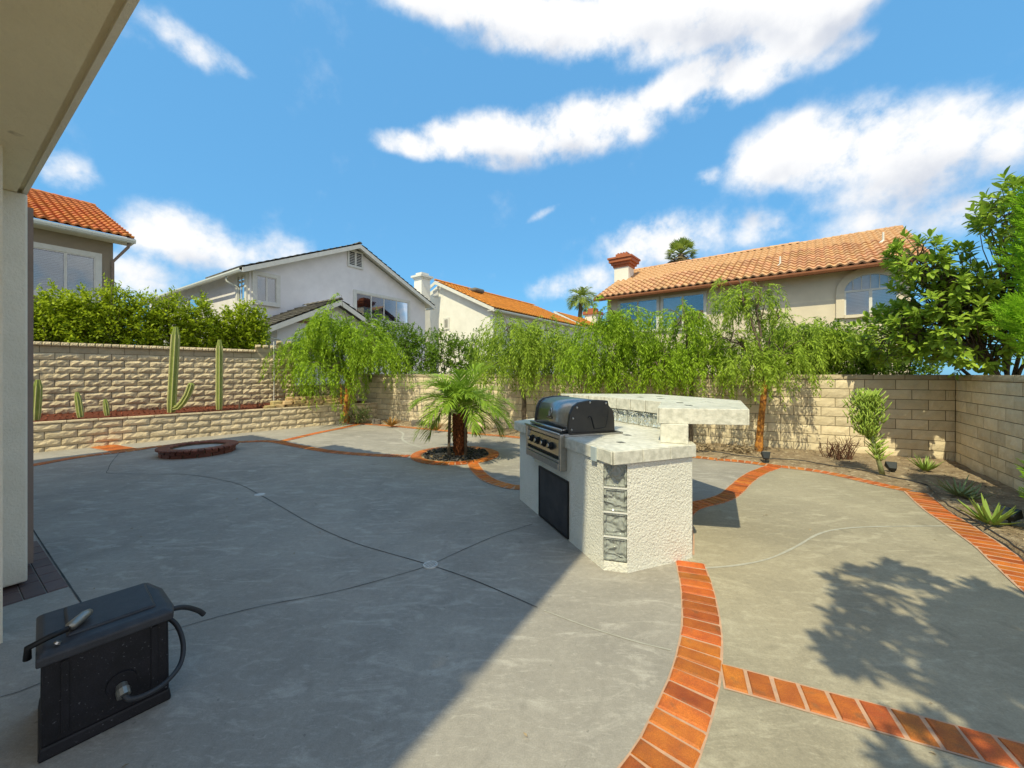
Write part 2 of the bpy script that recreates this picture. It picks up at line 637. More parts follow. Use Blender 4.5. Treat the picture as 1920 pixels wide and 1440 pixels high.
M['steel'] = mat('brushed_steel', (0.50, 0.48, 0.45), (0.40, 0.385, 0.36), 30, 0.30, 0.08, 200, metal=1.0, bdist=0.002)
M['steel_dark'] = mat('dark_steel', (0.10, 0.095, 0.09), None, rough=0.4, metal=1.0)
M['enamel'] = mat('black_enamel', (0.022, 0.021, 0.022), (0.03, 0.028, 0.028), 10, 0.38, 0.06, 120, spec=0.5, bdist=0.002)
M['black'] = mat('black_plastic', (0.012, 0.012, 0.013), None, rough=0.45)
M['door_black'] = mat('black_door_panel', (0.022, 0.023, 0.028), (0.05, 0.05, 0.056), 6, 0.42, 0.1, 90, detail=10, bdist=0.003)
M['box_black'] = mat('black_box_plastic', (0.007, 0.0065, 0.0085), (0.014, 0.013, 0.017), 9, 0.55, 0.35, 160, speck=0.4, bdist=0.002, spec=0.35, blotch=((0.10, 0.10, 0.11), 110, 0.66, 0.72))
M['lid_grey'] = mat('charcoal_lid_plastic', (0.030, 0.031, 0.037), (0.042, 0.043, 0.05), 18, 0.5, 0.25, 220, speck=0.15, bdist=0.002, spec=0.4)
M['hose'] = mat('black_rubber_hose', (0.035, 0.036, 0.04), None, rough=0.45)
M['brass'] = mat('worn_fitting', (0.32, 0.31, 0.28), None, rough=0.4, metal=0.8)
M['white_plastic'] = mat('white_plastic', (0.68, 0.68, 0.66), None, rough=0.5)
M['drain_white'] = mat('pale_drain', (0.62, 0.62, 0.60), (0.5, 0.5, 0.48), 40, 0.6)
M['wall_cream'] = mat('cream_stucco', (0.84, 0.78, 0.66), (0.78, 0.72, 0.60), 5, 0.92, 0.6, 60, bdist=0.012)
M['soffit'] = mat('soffit_stucco', (0.86, 0.75, 0.52), (0.80, 0.69, 0.47), 2.5, 0.92, 0.75, 34, bdist=0.014, blotch=((0.55, 0.46, 0.30), 9, 0.68, 0.78))
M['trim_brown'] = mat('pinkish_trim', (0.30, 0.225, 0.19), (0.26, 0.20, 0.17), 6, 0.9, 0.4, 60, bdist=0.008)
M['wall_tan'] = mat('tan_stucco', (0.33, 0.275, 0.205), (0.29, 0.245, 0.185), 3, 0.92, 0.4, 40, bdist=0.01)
M['wall_grey'] = mat('grey_stucco', (0.80, 0.78, 0.79), (0.73, 0.71, 0.72), 2, 0.92, 0.35, 30, bdist=0.012)
M['wall_white'] = mat('white_stucco', (0.80, 0.78, 0.72), (0.72, 0.70, 0.64), 1.4, 0.92, 0.3, 24, bdist=0.012)
M['wall_beige'] = mat('beige_stucco', (0.72, 0.63, 0.49), (0.66, 0.58, 0.45), 2, 0.92, 0.35, 30, bdist=0.012)
M['trim_white'] = mat('white_trim', (0.70, 0.69, 0.64), (0.62, 0.61, 0.57), 5, 0.7, 0.1, 60)
M['gutter_rust'] = mat('rust_brown_gutter', (0.30, 0.115, 0.05), (0.25, 0.095, 0.045), 5, 0.5)
M['gutter_white'] = mat('white_gutter', (0.66, 0.68, 0.64), None, rough=0.45)
M['roof_orange'] = mat('orange_roof_tile', (0.56, 0.19, 0.058), (0.44, 0.14, 0.045), 5, 0.75, 0.3, 60, rnd=0.15, hue=0.012, bdist=0.01)
M['roof_terra'] = mat('terracotta_roof_tile', (0.57, 0.345, 0.20), (0.46, 0.25, 0.13), 5, 0.75, 0.3, 60, rnd=0.13, hue=0.01, bdist=0.01)
M['roof_bright'] = mat('bright_orange_roof_tile', (0.66, 0.265, 0.04), (0.54, 0.19, 0.03), 3, 0.75, 0.3, 40, rnd=0.16, rnd_island=True, bdist=0.01)
M['roof_grey'] = mat('grey_flat_roof_tile', (0.17, 0.155, 0.13), (0.11, 0.105, 0.095), 5, 0.85, 0.3, 60, rnd=0.25, bdist=0.01)
M['chim_red'] = mat('red_brown_chimney_cap', (0.40, 0.13, 0.06), (0.34, 0.11, 0.05), 6, 0.7)
M['unlit_room_tone'] = mat('unlit_room_tone', (0.03, 0.035, 0.045), None, rough=0.9)  # flat dark tone painted in for the unlit space behind openings
M['blind'] = mat('pale_blind', (0.84, 0.86, 0.86), None, rough=0.7)
M['curtain'] = mat('grey_curtain', (0.40, 0.44, 0.50), (0.34, 0.38, 0.44), 8, 0.8)
M['glass'] = glassmat('window_glass', (0.90, 0.94, 0.97), 0.12)
M['glass_dark'] = glassmat('dark_window_glass', (0.55, 0.62, 0.72), 0.06)
M['bark_grey'] = mat('grey_bark', (0.17, 0.135, 0.10), (0.09, 0.07, 0.052), 16, 0.9, 0.8, 40, bdist=0.02)
M['bark_orange'] = mat('orange_brown_bark', (0.62, 0.27, 0.055), (0.26, 0.10, 0.03), 13, 0.85, 0.8, 34, bdist=0.02, thresh=(0.42, 0.6))
M['palm_trunk'] = mat('red_brown_palm_trunk', (0.24, 0.075, 0.022), (0.09, 0.028, 0.012), 22, 0.8, 1.0, 46, bdist=0.02)
M['stake'] = mat('weathered_stake', (0.16, 0.12, 0.085), (0.10, 0.075, 0.055), 16, 0.9, 0.4, 60, bdist=0.006)
M['pepper'] = leafmat('pepper_tree_leaf', (0.10, 0.19, 0.012), (0.42, 0.62, 0.04))
M['pepper_b'] = leafmat('pale_pepper_tree_leaf', (0.12, 0.20, 0.02), (0.46, 0.63, 0.07))
M['hedge'] = leafmat('hedge_leaf', (0.08, 0.155, 0.010), (0.60, 0.72, 0.035))
M['hedge_dark'] = leafmat('dark_hedge_leaf', (0.05, 0.115, 0.012), (0.25, 0.40, 0.04))
M['bigleaf'] = leafmat('broad_leaf', (0.11, 0.22, 0.02), (0.46, 0.62, 0.08), rough=0.35, trans=0.28)
M['conifer'] = leafmat('conifer_spray', (0.10, 0.26, 0.012), (0.34, 0.62, 0.03))
M['frond'] = leafmat('palm_frond', (0.11, 0.22, 0.02), (0.40, 0.58, 0.065), rough=0.35)
M['far_palm'] = leafmat('far_palm_frond', (0.12, 0.19, 0.025), (0.46, 0.54, 0.12))
M['far_palm_dry'] = leafmat('dry_palm_frond', (0.16, 0.12, 0.06), (0.36, 0.29, 0.16))
M['cactus'] = mat('cactus_skin', (0.30, 0.35, 0.09), (0.22, 0.27, 0.065), 9, 0.7, 0.3, 60, bdist=0.006)
M['cactus_rib'] = mat('cactus_pale_rib', (0.62, 0.60, 0.30), (0.50, 0.47, 0.22), 30, 0.8)
M['aloe'] = leafmat('aloe_leaf', (0.12, 0.20, 0.04), (0.34, 0.46, 0.10), rough=0.4, trans=0.1)
M['aloe_grey'] = leafmat('grey_green_aloe_leaf', (0.13, 0.19, 0.08), (0.30, 0.37, 0.18), rough=0.4, trans=0.1)
M['pencil'] = leafmat('pencil_stem', (0.16, 0.27, 0.03), (0.48, 0.62, 0.12), rough=0.5, trans=0.1)
M['pencil_stem'] = mat('pale_green_stem', (0.33, 0.37, 0.18), (0.24, 0.27, 0.12), 12, 0.8, 0.3, 50, bdist=0.006)
M['shrub_grey'] = leafmat('grey_green_shrub_leaf', (0.10, 0.14, 0.045), (0.34, 0.41, 0.17))
M['dry_orange'] = leafmat('dry_orange_leaf', (0.30, 0.14, 0.03), (0.58, 0.33, 0.08))
M['twig_red'] = mat('dark_red_twigs', (0.10, 0.045, 0.03), (0.16, 0.08, 0.05), 20, 0.9)
M['stone'] = mat('buff_ledge_stone', (0.55, 0.42, 0.22), (0.42, 0.31, 0.155), 6, 0.9, 0.7, 40, rnd=0.22, hue=0.015, bdist=0.015)
M['pebble'] = mat('dark_river_pebble', (0.05, 0.05, 0.055), (0.03, 0.03, 0.034), 20, 0.5, rnd=0.9, rnd_island=True)
M['rock'] = mat('grey_rock', (0.20, 0.18, 0.15), (0.12, 0.11, 0.095), 12, 0.9, 0.6, 40, bdist=0.015)
M['ash'] = mat('pale_sand', (0.42, 0.40, 0.37), (0.34, 0.32, 0.30), 14, 0.95, 0.6, 60, bdist=0.01)
M['lamp_grey'] = mat('dark_grey_lamp', (0.03, 0.035, 0.038), None, rough=0.4)
M['earth'] = mat('far_ground', (0.16, 0.14, 0.09), (0.11, 0.11, 0.06), 0.8, 0.95)
M['outlet'] = mat('outlet_cover', (0.45, 0.52, 0.55), None, rough=0.3)
M['band_green'] = mat('green_tree_tie', (0.01, 0.07, 0.05), None, rough=0.6)


def glassblock_mat():
    m = bpy.data.materials.new('wavy_glass_block')
    m.use_nodes = True
    n, l = m.node_tree.nodes, m.node_tree.links
    b = n['Principled BSDF']
    b.inputs['Base Color'].default_value = (0.62, 0.66, 0.62, 1)
    b.inputs['Roughness'].default_value = 0.04
    b.inputs['Transmission Weight'].default_value = 0.5
    b.inputs['IOR'].default_value = 1.45
    geo = n.new('ShaderNodeNewGeometry')
    t = n.new('ShaderNodeTexNoise')
    t.inputs['Scale'].default_value = 12
    t.inputs['Detail'].default_value = 1
    t.inputs['Distortion'].default_value = 1.2
    l.new(geo.outputs['Position'], t.inputs['Vector'])
    bp = n.new('ShaderNodeBump')
    bp.inputs['Strength'].default_value = 1.0
    bp.inputs['Distance'].default_value = 0.06
    l.new(t.outputs[0], bp.inputs['Height'])
    l.new(bp.outputs[0], b.inputs['Normal'])
    return m


M['glassblock'] = glassblock_mat()


def WM(o):
    m = o.matrix_basis.copy()
    if o.parent is not None:
        m = WM(o.parent) @ m
    return m


def V2(p):
    return Vector((p[0], p[1], 0))


def resample(pts, step):
    """points at even spacing along a smooth curve through pts; returns [(point, tangent)]"""
    P = [V2(p) for p in pts]
    fine = []
    for i in range(len(P) - 1):
        p0, p1, p2, p3 = P[max(i - 1, 0)], P[i], P[i + 1], P[min(i + 2, len(P) - 1)]
        n = max(4, int((p2 - p1).length / 0.03))
        for k in range(n):
            t = k / n
            fine.append(0.5 * ((2 * p1) + (p2 - p0) * t + (2 * p0 - 5 * p1 + 4 * p2 - p3) * t * t + (3 * p1 - p0 - 3 * p2 + p3) * t ** 3))
    fine.append(P[-1])
    out, d, need = [], 0.0, 0.0
    for i in range(len(fine) - 1):
        seg = (fine[i + 1] - fine[i])
        L = seg.length
        if L < 1e-6:
            continue
        while need <= d + L:
            out.append((fine[i] + seg * ((need - d) / L), seg.normalized()))
            need += step
        d += L
    return out


rng = random.Random(7)
# ================================================================== GROUND
mb = MB()
mb.add([(-300, -200, -0.06), (300, -200, -0.06), (300, 500, -0.06), (-300, 500, -0.06)], [(0, 1, 2, 3)])
tag(mb.build('ground', M['earth']), 'bare dry ground around the yard', 'ground', kind='structure')

# --- wall lines (plan)
CW = Vector((7.96, 6.9, 0))                       # inner corner of back and right wall
TB = Vector((0.895, -0.446, 0)).normalized()      # along the back wall, left to right
TR = Vector((-0.563, -0.827, 0)).normalized()     # along the right wall, corner towards the camera
LA = Vector((-9.65, 7.74, 0))                     # planter wall foot at the left
TL = Vector((0.680, 0.733, 0)).normalized()       # along left planter and left wall
NL = Vector((-TL.y, TL.x, 0))                     # away from the yard
LW = LA + NL * 1.32                                # left tall wall


def isect(p, d, q, e):
    den = d.x * e.y - d.y * e.x
    t = ((q.x - p.x) * e.y - (q.y - p.y) * e.x) / den
    return p + d * t


BL = isect(CW, TB, LW, TL)                        # back wall meets the left wall line
PB = isect(CW, TB, LA, TL)                        # back wall meets the planter front line

patio_poly = [(-14, -6), (9, -6), (9, 1.0), CW + TR * 7, CW, PB, LA - TL * 6]
mb = MB()
mb.prism([(p[0], p[1]) for p in patio_poly], -0.055, 0.0)
patio = tag(mb.build('patio', M['concrete']), 'grey brushed concrete patio slab with curved joints', 'patio', kind='structure')


def ribbon(name, pts, w, z, m, parent):
    smp = resample(pts, 0.08)
    vs, fs = [], []
    for p, t in smp:
        n = Vector((-t.y, t.x, 0)) * (w / 2) * rng.uniform(0.75, 1.25)
        vs += [(p + n)[:2] + (z,), (p - n)[:2] + (z,)]
    for i in range(len(smp) - 1):
        fs.append((2 * i, 2 * i + 1, 2 * i + 3, 2 * i + 2))
    return MB().add(vs, fs).build(name, m, parent)


def v_(x, y):
    return Vector((x, y, 0))


def gp(lst):
    return [G(x, y) for x, y in lst]


ribbon('joint', gp([(225, 848), (210, 866), (203, 880), (206, 888), (280, 889), (360, 891), (440, 906), (487, 928), (530, 952), (575, 978),
                    (620, 1000), (670, 1020), (720, 1035), (807, 1060), (880, 1085), (950, 1114), (1020, 1145)]), 0.0075, 0.003, M['joint_shade'], patio)
ribbon('joint', gp([(1020, 1145), (1100, 1175), (1190, 1203), (1268, 1222)]), 0.010, 0.003, M['joint_sun'], patio)
ribbon('joint', gp([(-60, 1324), (60, 1289), (200, 1222), (370, 1168), (500, 1135), (620, 1112), (720, 1086), (800, 1062), (860, 1035), (930, 1005), (1008, 980)]), 0.0055, 0.0035, M['joint_shade'], patio)
ribbon('joint', gp([(1320, 1066), (1380, 1061), (1440, 1049), (1490, 1027), (1535, 1002), (1580, 992), (1650, 988), (1790, 987)]), 0.020, 0.0055, M['joint_sun'], patio)
ribbon('joint', gp([(742, 806), (756, 813), (754, 822), (764, 831), (794, 840)]), 0.05, 0.003, M['joint_sun'], patio)
ribbon('joint', gp([(61, 992), (100, 1052), (148, 1124), (220, 1230)]), 0.009, 0.003, M['joint_shade'], patio)


def unit_brick(name, ch=0.05):
    """1 x 1 x 1 brick with chamfered top edges, origin at the middle of its foot"""
    a, t = 0.5, 0.5 - ch
    vs = [(-a, -a, 0), (a, -a, 0), (a, a, 0), (-a, a, 0), (-a, -a, 0.8), (a, -a, 0.8), (a, a, 0.8), (-a, a, 0.8),
          (-t, -t, 1), (t, -t, 1), (t, t, 1), (-t, t, 1)]
    fs = [(0, 1, 5, 4), (1, 2, 6, 5), (2, 3, 7, 6), (3, 0, 4, 7), (4, 5, 9, 8), (5, 6, 10, 9), (6, 7, 11, 10), (7, 4, 8, 11), (8, 9, 10, 11)]
    me = bpy.data.meshes.new(name)
    me.from_pydata(vs, [], fs)
    me.update()
    return me


def worn_brick(name, seed, ch=0.05):
    me = unit_brick(name, ch)
    r = random.Random(seed)
    for i, v in enumerate(me.vertices):
        if i >= 4:
            k = 0.03 if i < 8 else 0.022
            v.co.x += r.uniform(-k, k)
            v.co.y += r.uniform(-k, k) * 0.5
            if r.random() < 0.25 and i >= 8:             # a chipped corner
                v.co.x *= 0.88
                v.co.y *= 0.93
                v.co.z -= 0.04
    me.update()
    me.materials.append(M['brick'])
    return me


BRICKS = [worn_brick('brick', k) for k in range(8)]
PITBRICK = unit_brick('pit_brick', 0.06)
PITBRICK.materials.append(M['pit_brick'])


def put(name, me, parent, loc, x, sx, sy, sz, z=Vector((0, 0, 1))):
    """instance of a unit mesh: x axis along x, scaled"""
    x = Vector(x).normalized()
    y = z.cross(x).normalized()
    m = frame(loc, x * sx, y * sy, z * sz)
    o = bpy.data.objects.new(name, me)
    COL.objects.link(o)
    if parent is not None:
        o.parent = parent
        m = WM(parent).inverted() @ m
    o.matrix_basis = m
    return o


NBAND = [0]


def brick_band(pts, width, pitch, label, gap=0.015, z=0.0, skip=None):
    smp = resample(pts, pitch)
    NBAND[0] += 1
    zm = 0.0044 + 0.00055 * NBAND[0]
    root = empty('brick_border', smp[0][0], 0, label, 'brick border', None, 'structure')
    vs, fs = [], []
    for p, t in smp:
        n = Vector((-t.y, t.x, 0)) * (width / 2 + 0.006)
        vs += [(p + n)[:2] + (z + zm,), (p - n)[:2] + (z + zm,)]
    for i in range(len(smp) - 1):
        fs.append((2 * i, 2 * i + 1, 2 * i + 3, 2 * i + 2))
    MB().add(vs, fs).build('mortar', M['brick_mortar'], root)
    for i in range(len(smp) - 1):
        p = (smp[i][0] + smp[i + 1][0]) / 2
        if skip and skip(p):
            continue
        t = (smp[i + 1][0] - smp[i][0])
        put('brick', BRICKS[rng.randrange(8)], root, (p.x, p.y, z - 0.022 + rng.uniform(-0.001, 0.0016)), t + Vector((rng.uniform(-1, 1), rng.uniform(-1, 1), 0)) * 0.0015,
            t.length - gap, width - 0.006 + rng.uniform(-0.006, 0.003), 0.034)
    return root


B1 = gp([(1000, 1830), (1100, 1650), (1190, 1510), (1237, 1440), (1262, 1385), (1284, 1330), (1302, 1277), (1311, 1231), (1315, 1191), (1313, 1146), (1306, 1100), (1293, 1053)])
brick_band(B1, 0.222, 0.104, 'curved brick border sweeping from the foreground to the foot of the outdoor bar')
B1b = [Vector((1.50, 3.42, 0)), Vector((1.68, 3.8, 0)), Vector((1.9, 4.3, 0))] + gp([(1299, 950), (1340, 940), (1365, 930), (1382, 916), (1398, 901), (1416, 889), (1440, 879), (1462, 873)])
brick_band(B1b, 0.21, 0.104, 'S-curved brick border between the outdoor bar and the dirt bed by the back wall', skip=lambda p: p.y < 3.9)
WARM = list(B1) + list(B1b) + list(gp([(1500, 878), (1520, 882), (1580, 893), (1640, 907), (1704, 921)])) + [G(1738, 940), G(1773, 965), G(1830, 1005), G(1890, 1052), v_(4.0, 2.2), v_(3.3, 0.2), v_(3.3, -1.5), v_(0.2, -1.5)]
mb = MB()
mb.add([(p.x, p.y, 0.003) for p in WARM], [tuple(range(len(WARM)))])
tag(mb.build('patio', M['concrete_warm']), 'warmer tan concrete slab right of the curved brick border', 'patio', kind='structure')
B2 = gp([(1353, 1268), (1440, 1291), (1540, 1319), (1640, 1346), (1760, 1379), (1920, 1423), (2080, 1466)])
brick_band(B2, 0.175, 0.118, 'straight brick border running to the right in the foreground, half in tree shade', gap=0.016)
B3 = gp([(30, 878), (60, 873), (150, 857), (240, 846), (300, 837), (373, 832), (449, 829), (510, 828), (560, 837), (620, 847), (690, 853), (776, 856)])
brick_band(B3, 0.2, 0.107, 'shaded brick border passing behind the fire pit to the palm ring')
B3b = gp([(192, 836.5), (216, 841), (243, 846)])
brick_band(B3b, 0.4, 0.107, 'short sunlit brick strip in front of the low planter wall')
B4 = gp([(527, 828), (565, 819), (600, 811), (640, 803), (675, 795)])
brick_band(B4, 0.2, 0.107, 'thin sunlit brick border running back to the weeping tree by the planter end')
B5 = gp([(886, 869), (896, 884), (916, 900), (952, 912), (976, 914.5), (1010, 915)])
brick_band(B5, 0.2, 0.104, 'short brick border from the palm ring to the outdoor bar')
edge_pts = gp([(640, 793), (686, 795.5), (740, 799.5), (806, 805.5), (880, 812.5), (930, 817), (974, 821)]) + \
    gp([(1300, 857), (1350, 862), (1400, 867), (1460, 875), (1520, 882), (1580, 893), (1640, 907), (1704, 921)])
brick_band(edge_pts, 0.2, 0.108, 'long narrow brick edging along the dirt bed at the back wall')
edge_r = [(G(1695.5, 923) + G(1738, 924.4)) / 2, (G(1733, 953) + G(1778, 962)) / 2, (G(1773, 982) + G(1812, 982)) / 2, (G(1815.5, 1013) + G(1850, 1008)) / 2,
          (G(1849, 1040) + G(1886, 1030)) / 2, (G(1891, 1078) + G(1920, 1060)) / 2]
edge_r += [edge_r[-1] + Vector((-0.42, -0.62, 0)), edge_r[-1] + Vector((-0.7, -1.3, 0)), edge_r[-1] + Vector((-0.8, -2.1, 0))]
brick_band(edge_r, 0.235, 0.104, 'wide curved brick border beside the dirt bed at the right wall')

# palm ring
RC = Vector((-1.11, 7.55, 0))
ring = empty('brick_ring', RC, 0, 'round brick ring in the patio around the small palm', 'brick ring', None, 'structure')
mb = MB()
N = 48
vs = []
for k in range(N):
    a = 2 * math.pi * k / N
    for r in (0.645, 0.865):
        vs.append((RC.x + r * math.cos(a), RC.y + r * math.sin(a), 0.0104))
mb.add(vs, [(2 * k, 2 * k + 1, (2 * k + 3) % (2 * N), (2 * k + 2) % (2 * N)) for k in range(N)])
mb.build('mortar', M['brick_mortar'], ring)
for k in range(46):
    a = 2 * math.pi * k / 46
    d = Vector((math.cos(a), math.sin(a), 0))
    p = RC + d * 0.755
    put('brick', BRICKS[rng.randrange(8)], ring, (p.x, p.y, -0.0165), (-d.y, d.x, 0), 0.089, 0.205, 0.034)
mb = MB()
mb.prism([(RC.x + 0.655 * math.cos(2 * math.pi * k / 40), RC.y + 0.655 * math.sin(2 * math.pi * k / 40)) for k in range(40)], -0.05, 0.014)
mb.build('planting_hole', M['soil'], ring)
# pebbles in the ring
ico = bmesh.new()
bmesh.ops.create_icosphere(ico, subdivisions=1, radius=1)
iv = np.array([v.co[:] for v in ico.verts])
ifc = np.array([[v.index for v in f.verts] for f in ico.faces])
ico.free()
nr = np.random.RandomState(3)


def pebbles(name, pts, smin, smax, m, flat=0.6):
    V, Fc = [], []
    for i, p in enumerate(pts):
        s = nr.uniform(smin, smax)
        sc = np.array([s * nr.uniform(0.8, 1.5), s, s * flat])
        a = nr.uniform(0, 6.28)
        rot = np.array([[math.cos(a), -math.sin(a), 0], [math.sin(a), math.cos(a), 0], [0, 0, 1]])
        V.append((iv * (1 + nr.uniform(-0.15, 0.15, (len(iv), 1))) * sc) @ rot.T + np.array(p))
        Fc.append(ifc + i * len(iv))
    me = npmesh(name, np.concatenate(V), np.concatenate(Fc), True)
    return link(name, me, m)


pp = []
while len(pp) < 620:
    x, y = nr.uniform(-0.64, 0.64, 2)
    if x * x + y * y < 0.63 ** 2 and x * x + y * y > 0.1 ** 2:
        pp.append((RC.x + x, RC.y + y, nr.uniform(0.02, 0.04)))
tag(pebbles('pebbles', pp, 0.016, 0.034, M['pebble']), 'dark river pebbles filling the brick ring around the palm', 'pebbles', kind='stuff')


# ---- soil bed along back and right walls
def strip_mesh(rows, nx, relief, seed, z0=0.012, edge_drop=True):
    """rows: list of (inner point, outer point); relief by noise"""
    vs, fs = [], []
    for i, (a, b) in enumerate(rows):
        for k in range(nx + 1):
            t = k / nx
            p = a.lerp(b, t)
            h = mnoise.fractal(Vector((p.x * 2.2, p.y * 2.2, seed)), 0.9, 2.1, 5) * relief
            h += mnoise.noise(Vector((p.x * 0.7, p.y * 0.7, seed + 9))) * relief
            base = a.z + (b.z - a.z) * t
            z = base + z0 + max(h, -relief) + relief * 0.9
            if edge_drop and k == 0:
                z = base + 0.004
            vs.append((p.x, p.y, z))
    w = nx + 1
    for i in range(len(rows) - 1):
        for k in range(nx):
            fs.append((i * w + k, i * w + k + 1, (i + 1) * w + k + 1, (i + 1) * w + k))
    return MB().add(vs, fs)


inner = [p + (Vector((-t.y, t.x, 0)) * 0.11) for p, t in resample(edge_pts, 0.09)]
outer_line = [PB + (CW - PB) * (i / (len(inner) - 1)) for i in range(len(inner))]
rows = list(zip(inner, outer_line))
inner2 = [p + (Vector((-t.y, t.x, 0)) * 0.125) for p, t in resample(edge_r, 0.09)]
out2 = [CW + TR * (7.0 * i / (len(inner2) - 1)) for i in range(len(inner2))]
rows += list(zip(inner2, out2))
bed = strip_mesh(rows, 16, 0.03, 3.0)
bedo = tag(bed.build('planting_bed', M['soil'], smooth=True), 'strip of dry bare soil between brick edging and the tan walls', 'planting bed', kind='structure')

# litter on the soil (dry leaves, chips)
V, Fc = [], []
n = 0
for i in range(2600):
    a, b = rows[nr.randint(len(rows))]
    p = a.lerp(b, nr.uniform(0.04, 0.95))
    s = nr.uniform(0.008, 0.026)
    ang = nr.uniform(0, 6.28)
    d = np.array([math.cos(ang), math.sin(ang), nr.uniform(-0.3, 0.5)]) * s
    e = np.array([-math.sin(ang), math.cos(ang), nr.uniform(-0.3, 0.5)]) * s * 0.45
    h = mnoise.fractal(Vector((p.x * 2.2, p.y * 2.2, 3.0)), 0.9, 2.1, 5) * 0.03 + mnoise.noise(Vector((p.x * 0.7, p.y * 0.7, 12))) * 0.03
    c = np.array([p.x, p.y, 0.012 + max(h, -0.03) + 0.027 + 0.008])
    V += [c - d, c + e, c + d, c - e]
    Fc.append((n, n + 1, n + 2, n + 3))
    n += 4
M['litter'] = mat('dry_leaf_litter', (0.36, 0.29, 0.19), (0.22, 0.15, 0.08), 30, 0.9, rnd=0.5, rnd_island=True)
tag(link('leaf_litter', npmesh('leaf_litter', V, Fc), M['litter']), 'dry leaf litter scattered on the bare soil bed', 'leaf litter', kind='stuff')


# ================================================================== BLOCK WALLS
def block_mesh(name, L, h, d, rough, seed, m, nx=7, nz=3, bulge=0.02):
    """block lying along +x, foot at z=0, face towards -y with its own relief"""
    r = random.Random(seed)
    vs, fs = [], []
    for j in range(nz + 1):
        for i in range(nx + 1):
            edge = i in (0, nx) or j in (0, nz)
            y = 0.0
            if not edge:
                y = -(bulge * 0.5 + r.random() * rough)
                if j == 1:
                    y -= bulge * 0.7
            elif j == 0 and 0 < i < nx:
                y = -r.random() * rough * 0.35
            x = L * i / nx + (0 if edge else r.uniform(-0.25, 0.25) * L / nx)
            z = h * j / nz + (0 if edge else r.uniform(-0.2, 0.2) * h / nz)
            vs.append((x, y, z))
    w = nx + 1
    for j in range(nz):
        for i in range(nx):
            fs.append((j * w + i, j * w + i + 1, (j + 1) * w + i + 1, (j + 1) * w + i))
    n0 = len(vs)
    top = [(nz * w + i) for i in range(w)]
    bot = [i for i in range(w)]
    vs += [(0, d, 0), (L, d, 0), (L, d, h), (0, d, h)]
    fs.append(tuple(top) + (n0 + 2, n0 + 3))
    fs.append(tuple(reversed(bot)) + (n0, n0 + 1))
    fs.append(tuple(j * w for j in range(nz, -1, -1)) + (n0, n0 + 3))
    fs.append(tuple(j * w + nx for j in range(nz + 1)) + (n0 + 2, n0 + 1))
    me = bpy.data.meshes.new(name)
    me.from_pydata(vs, [], fs)
    me.update()
    me.materials.append(m)
    return me


BLK = 0.45


def variants(name, h, rough, m, bulge, n=5, L=BLK):
    return [block_mesh(name, L - 0.011, h - 0.011, 0.10, rough, 31 * k + 5, m, bulge=bulge) for k in range(n)]


def course(parent, vars_, o, t, nrm, z, length, offset, L=BLK, name='block', jit=0.003):
    """lay one course of blocks starting at o along t; nrm points into the wall"""
    s = -offset
    up = Vector((0, 0, 1))
    while s < length - 0.02:
        a, b = max(s, 0), min(s + L, length)
        if b - a > 0.04:
            me = vars_[rng.randrange(len(vars_))]
            p = o + t * (a + 0.005) + nrm * rng.uniform(-jit, jit) + up * (z + 0.005)
            ob = bpy.data.objects.new(name, me)
            COL.objects.link(ob)
            ob.parent = parent
            ob.matrix_basis = WM(parent).inverted() @ frame(p, t * ((b - a - 0.011) / (L - 0.011)), nrm, up)
        s += L


def core(parent, o, t, nrm, length, z0, z1, thick=0.14, inset=0.008):
    mb = MB()
    mb.box(o + nrm * inset + Vector((0, 0, z0)), t * length, nrm * thick, Vector((0, 0, z1 - z0)))
    return mb.build('mortar', M['wall_mortar'], parent)


SL = variants('block', 0.185, 0.010, M['block_tan'], 0.004)
NB = Vector((-TB.y, TB.x, 0))
NR_ = Vector((-TR.y, TR.x, 0))
back_wall = empty('garden_wall', BL, 0, 'long tan block wall across the back of the yard behind the weeping trees', 'garden wall')
Lb = (CW - BL).length
for k in range(8):
    course(back_wall, SL, BL, TB, NB, k * 0.185, Lb, (k % 2) * BLK / 2)
CAPV = variants('cap_block', 0.10, 0.006, M['block_plain'], 0.003)
course(back_wall, CAPV, BL - NB * 0.012, TB, NB, 1.48, Lb, 0.1, name='cap_block')
core(back_wall, BL, TB, NB, Lb, -0.05, 1.572)
right_wall = empty('garden_wall', CW, 0, 'tan block wall along the right side of the yard, meeting the back wall in the corner', 'garden wall')
for k in range(8):
    course(right_wall, SL, CW, TR, NR_, k * 0.185, 6.2, ((k + 1) % 2) * BLK / 2)
course(right_wall, CAPV, CW - NR_ * 0.012, TR, NR_, 1.48, 6.2, 0.2, name='cap_block')
core(right_wall, CW - TR * 0.1, TR, NR_, 6.3, -0.05, 1.572)

# left tall split face wall on the planter
SF = variants('block', 0.1557, 0.026, M['block_split'], 0.007, 9)
SFT = variants('block', 0.1557, 0.003, M['block_plain'], 0.002, 3)
left_wall = empty('retaining_wall', LW, 0, 'tall split-face block wall with small cap blocks behind the cacti at left', 'retaining wall')
L0 = LW - TL * 0.9
Ll = 0.9 + 5.25
for k in range(11):
    course(left_wall, SF if k < 10 else SFT, L0, TL, NL, 0.513 + k * 0.1557, Ll, (k % 2) * BLK / 2)
zt = 0.513 + 11 * 0.1557
SMALL = variants('cap_block', 0.095, 0.012, M['block_split'], 0.010, 5, L=0.135)
course(left_wall, SMALL, L0 - NL * 0.05, TL, NL, zt, 0.9 + 4.15, 0.0, L=0.135, name='cap_block')
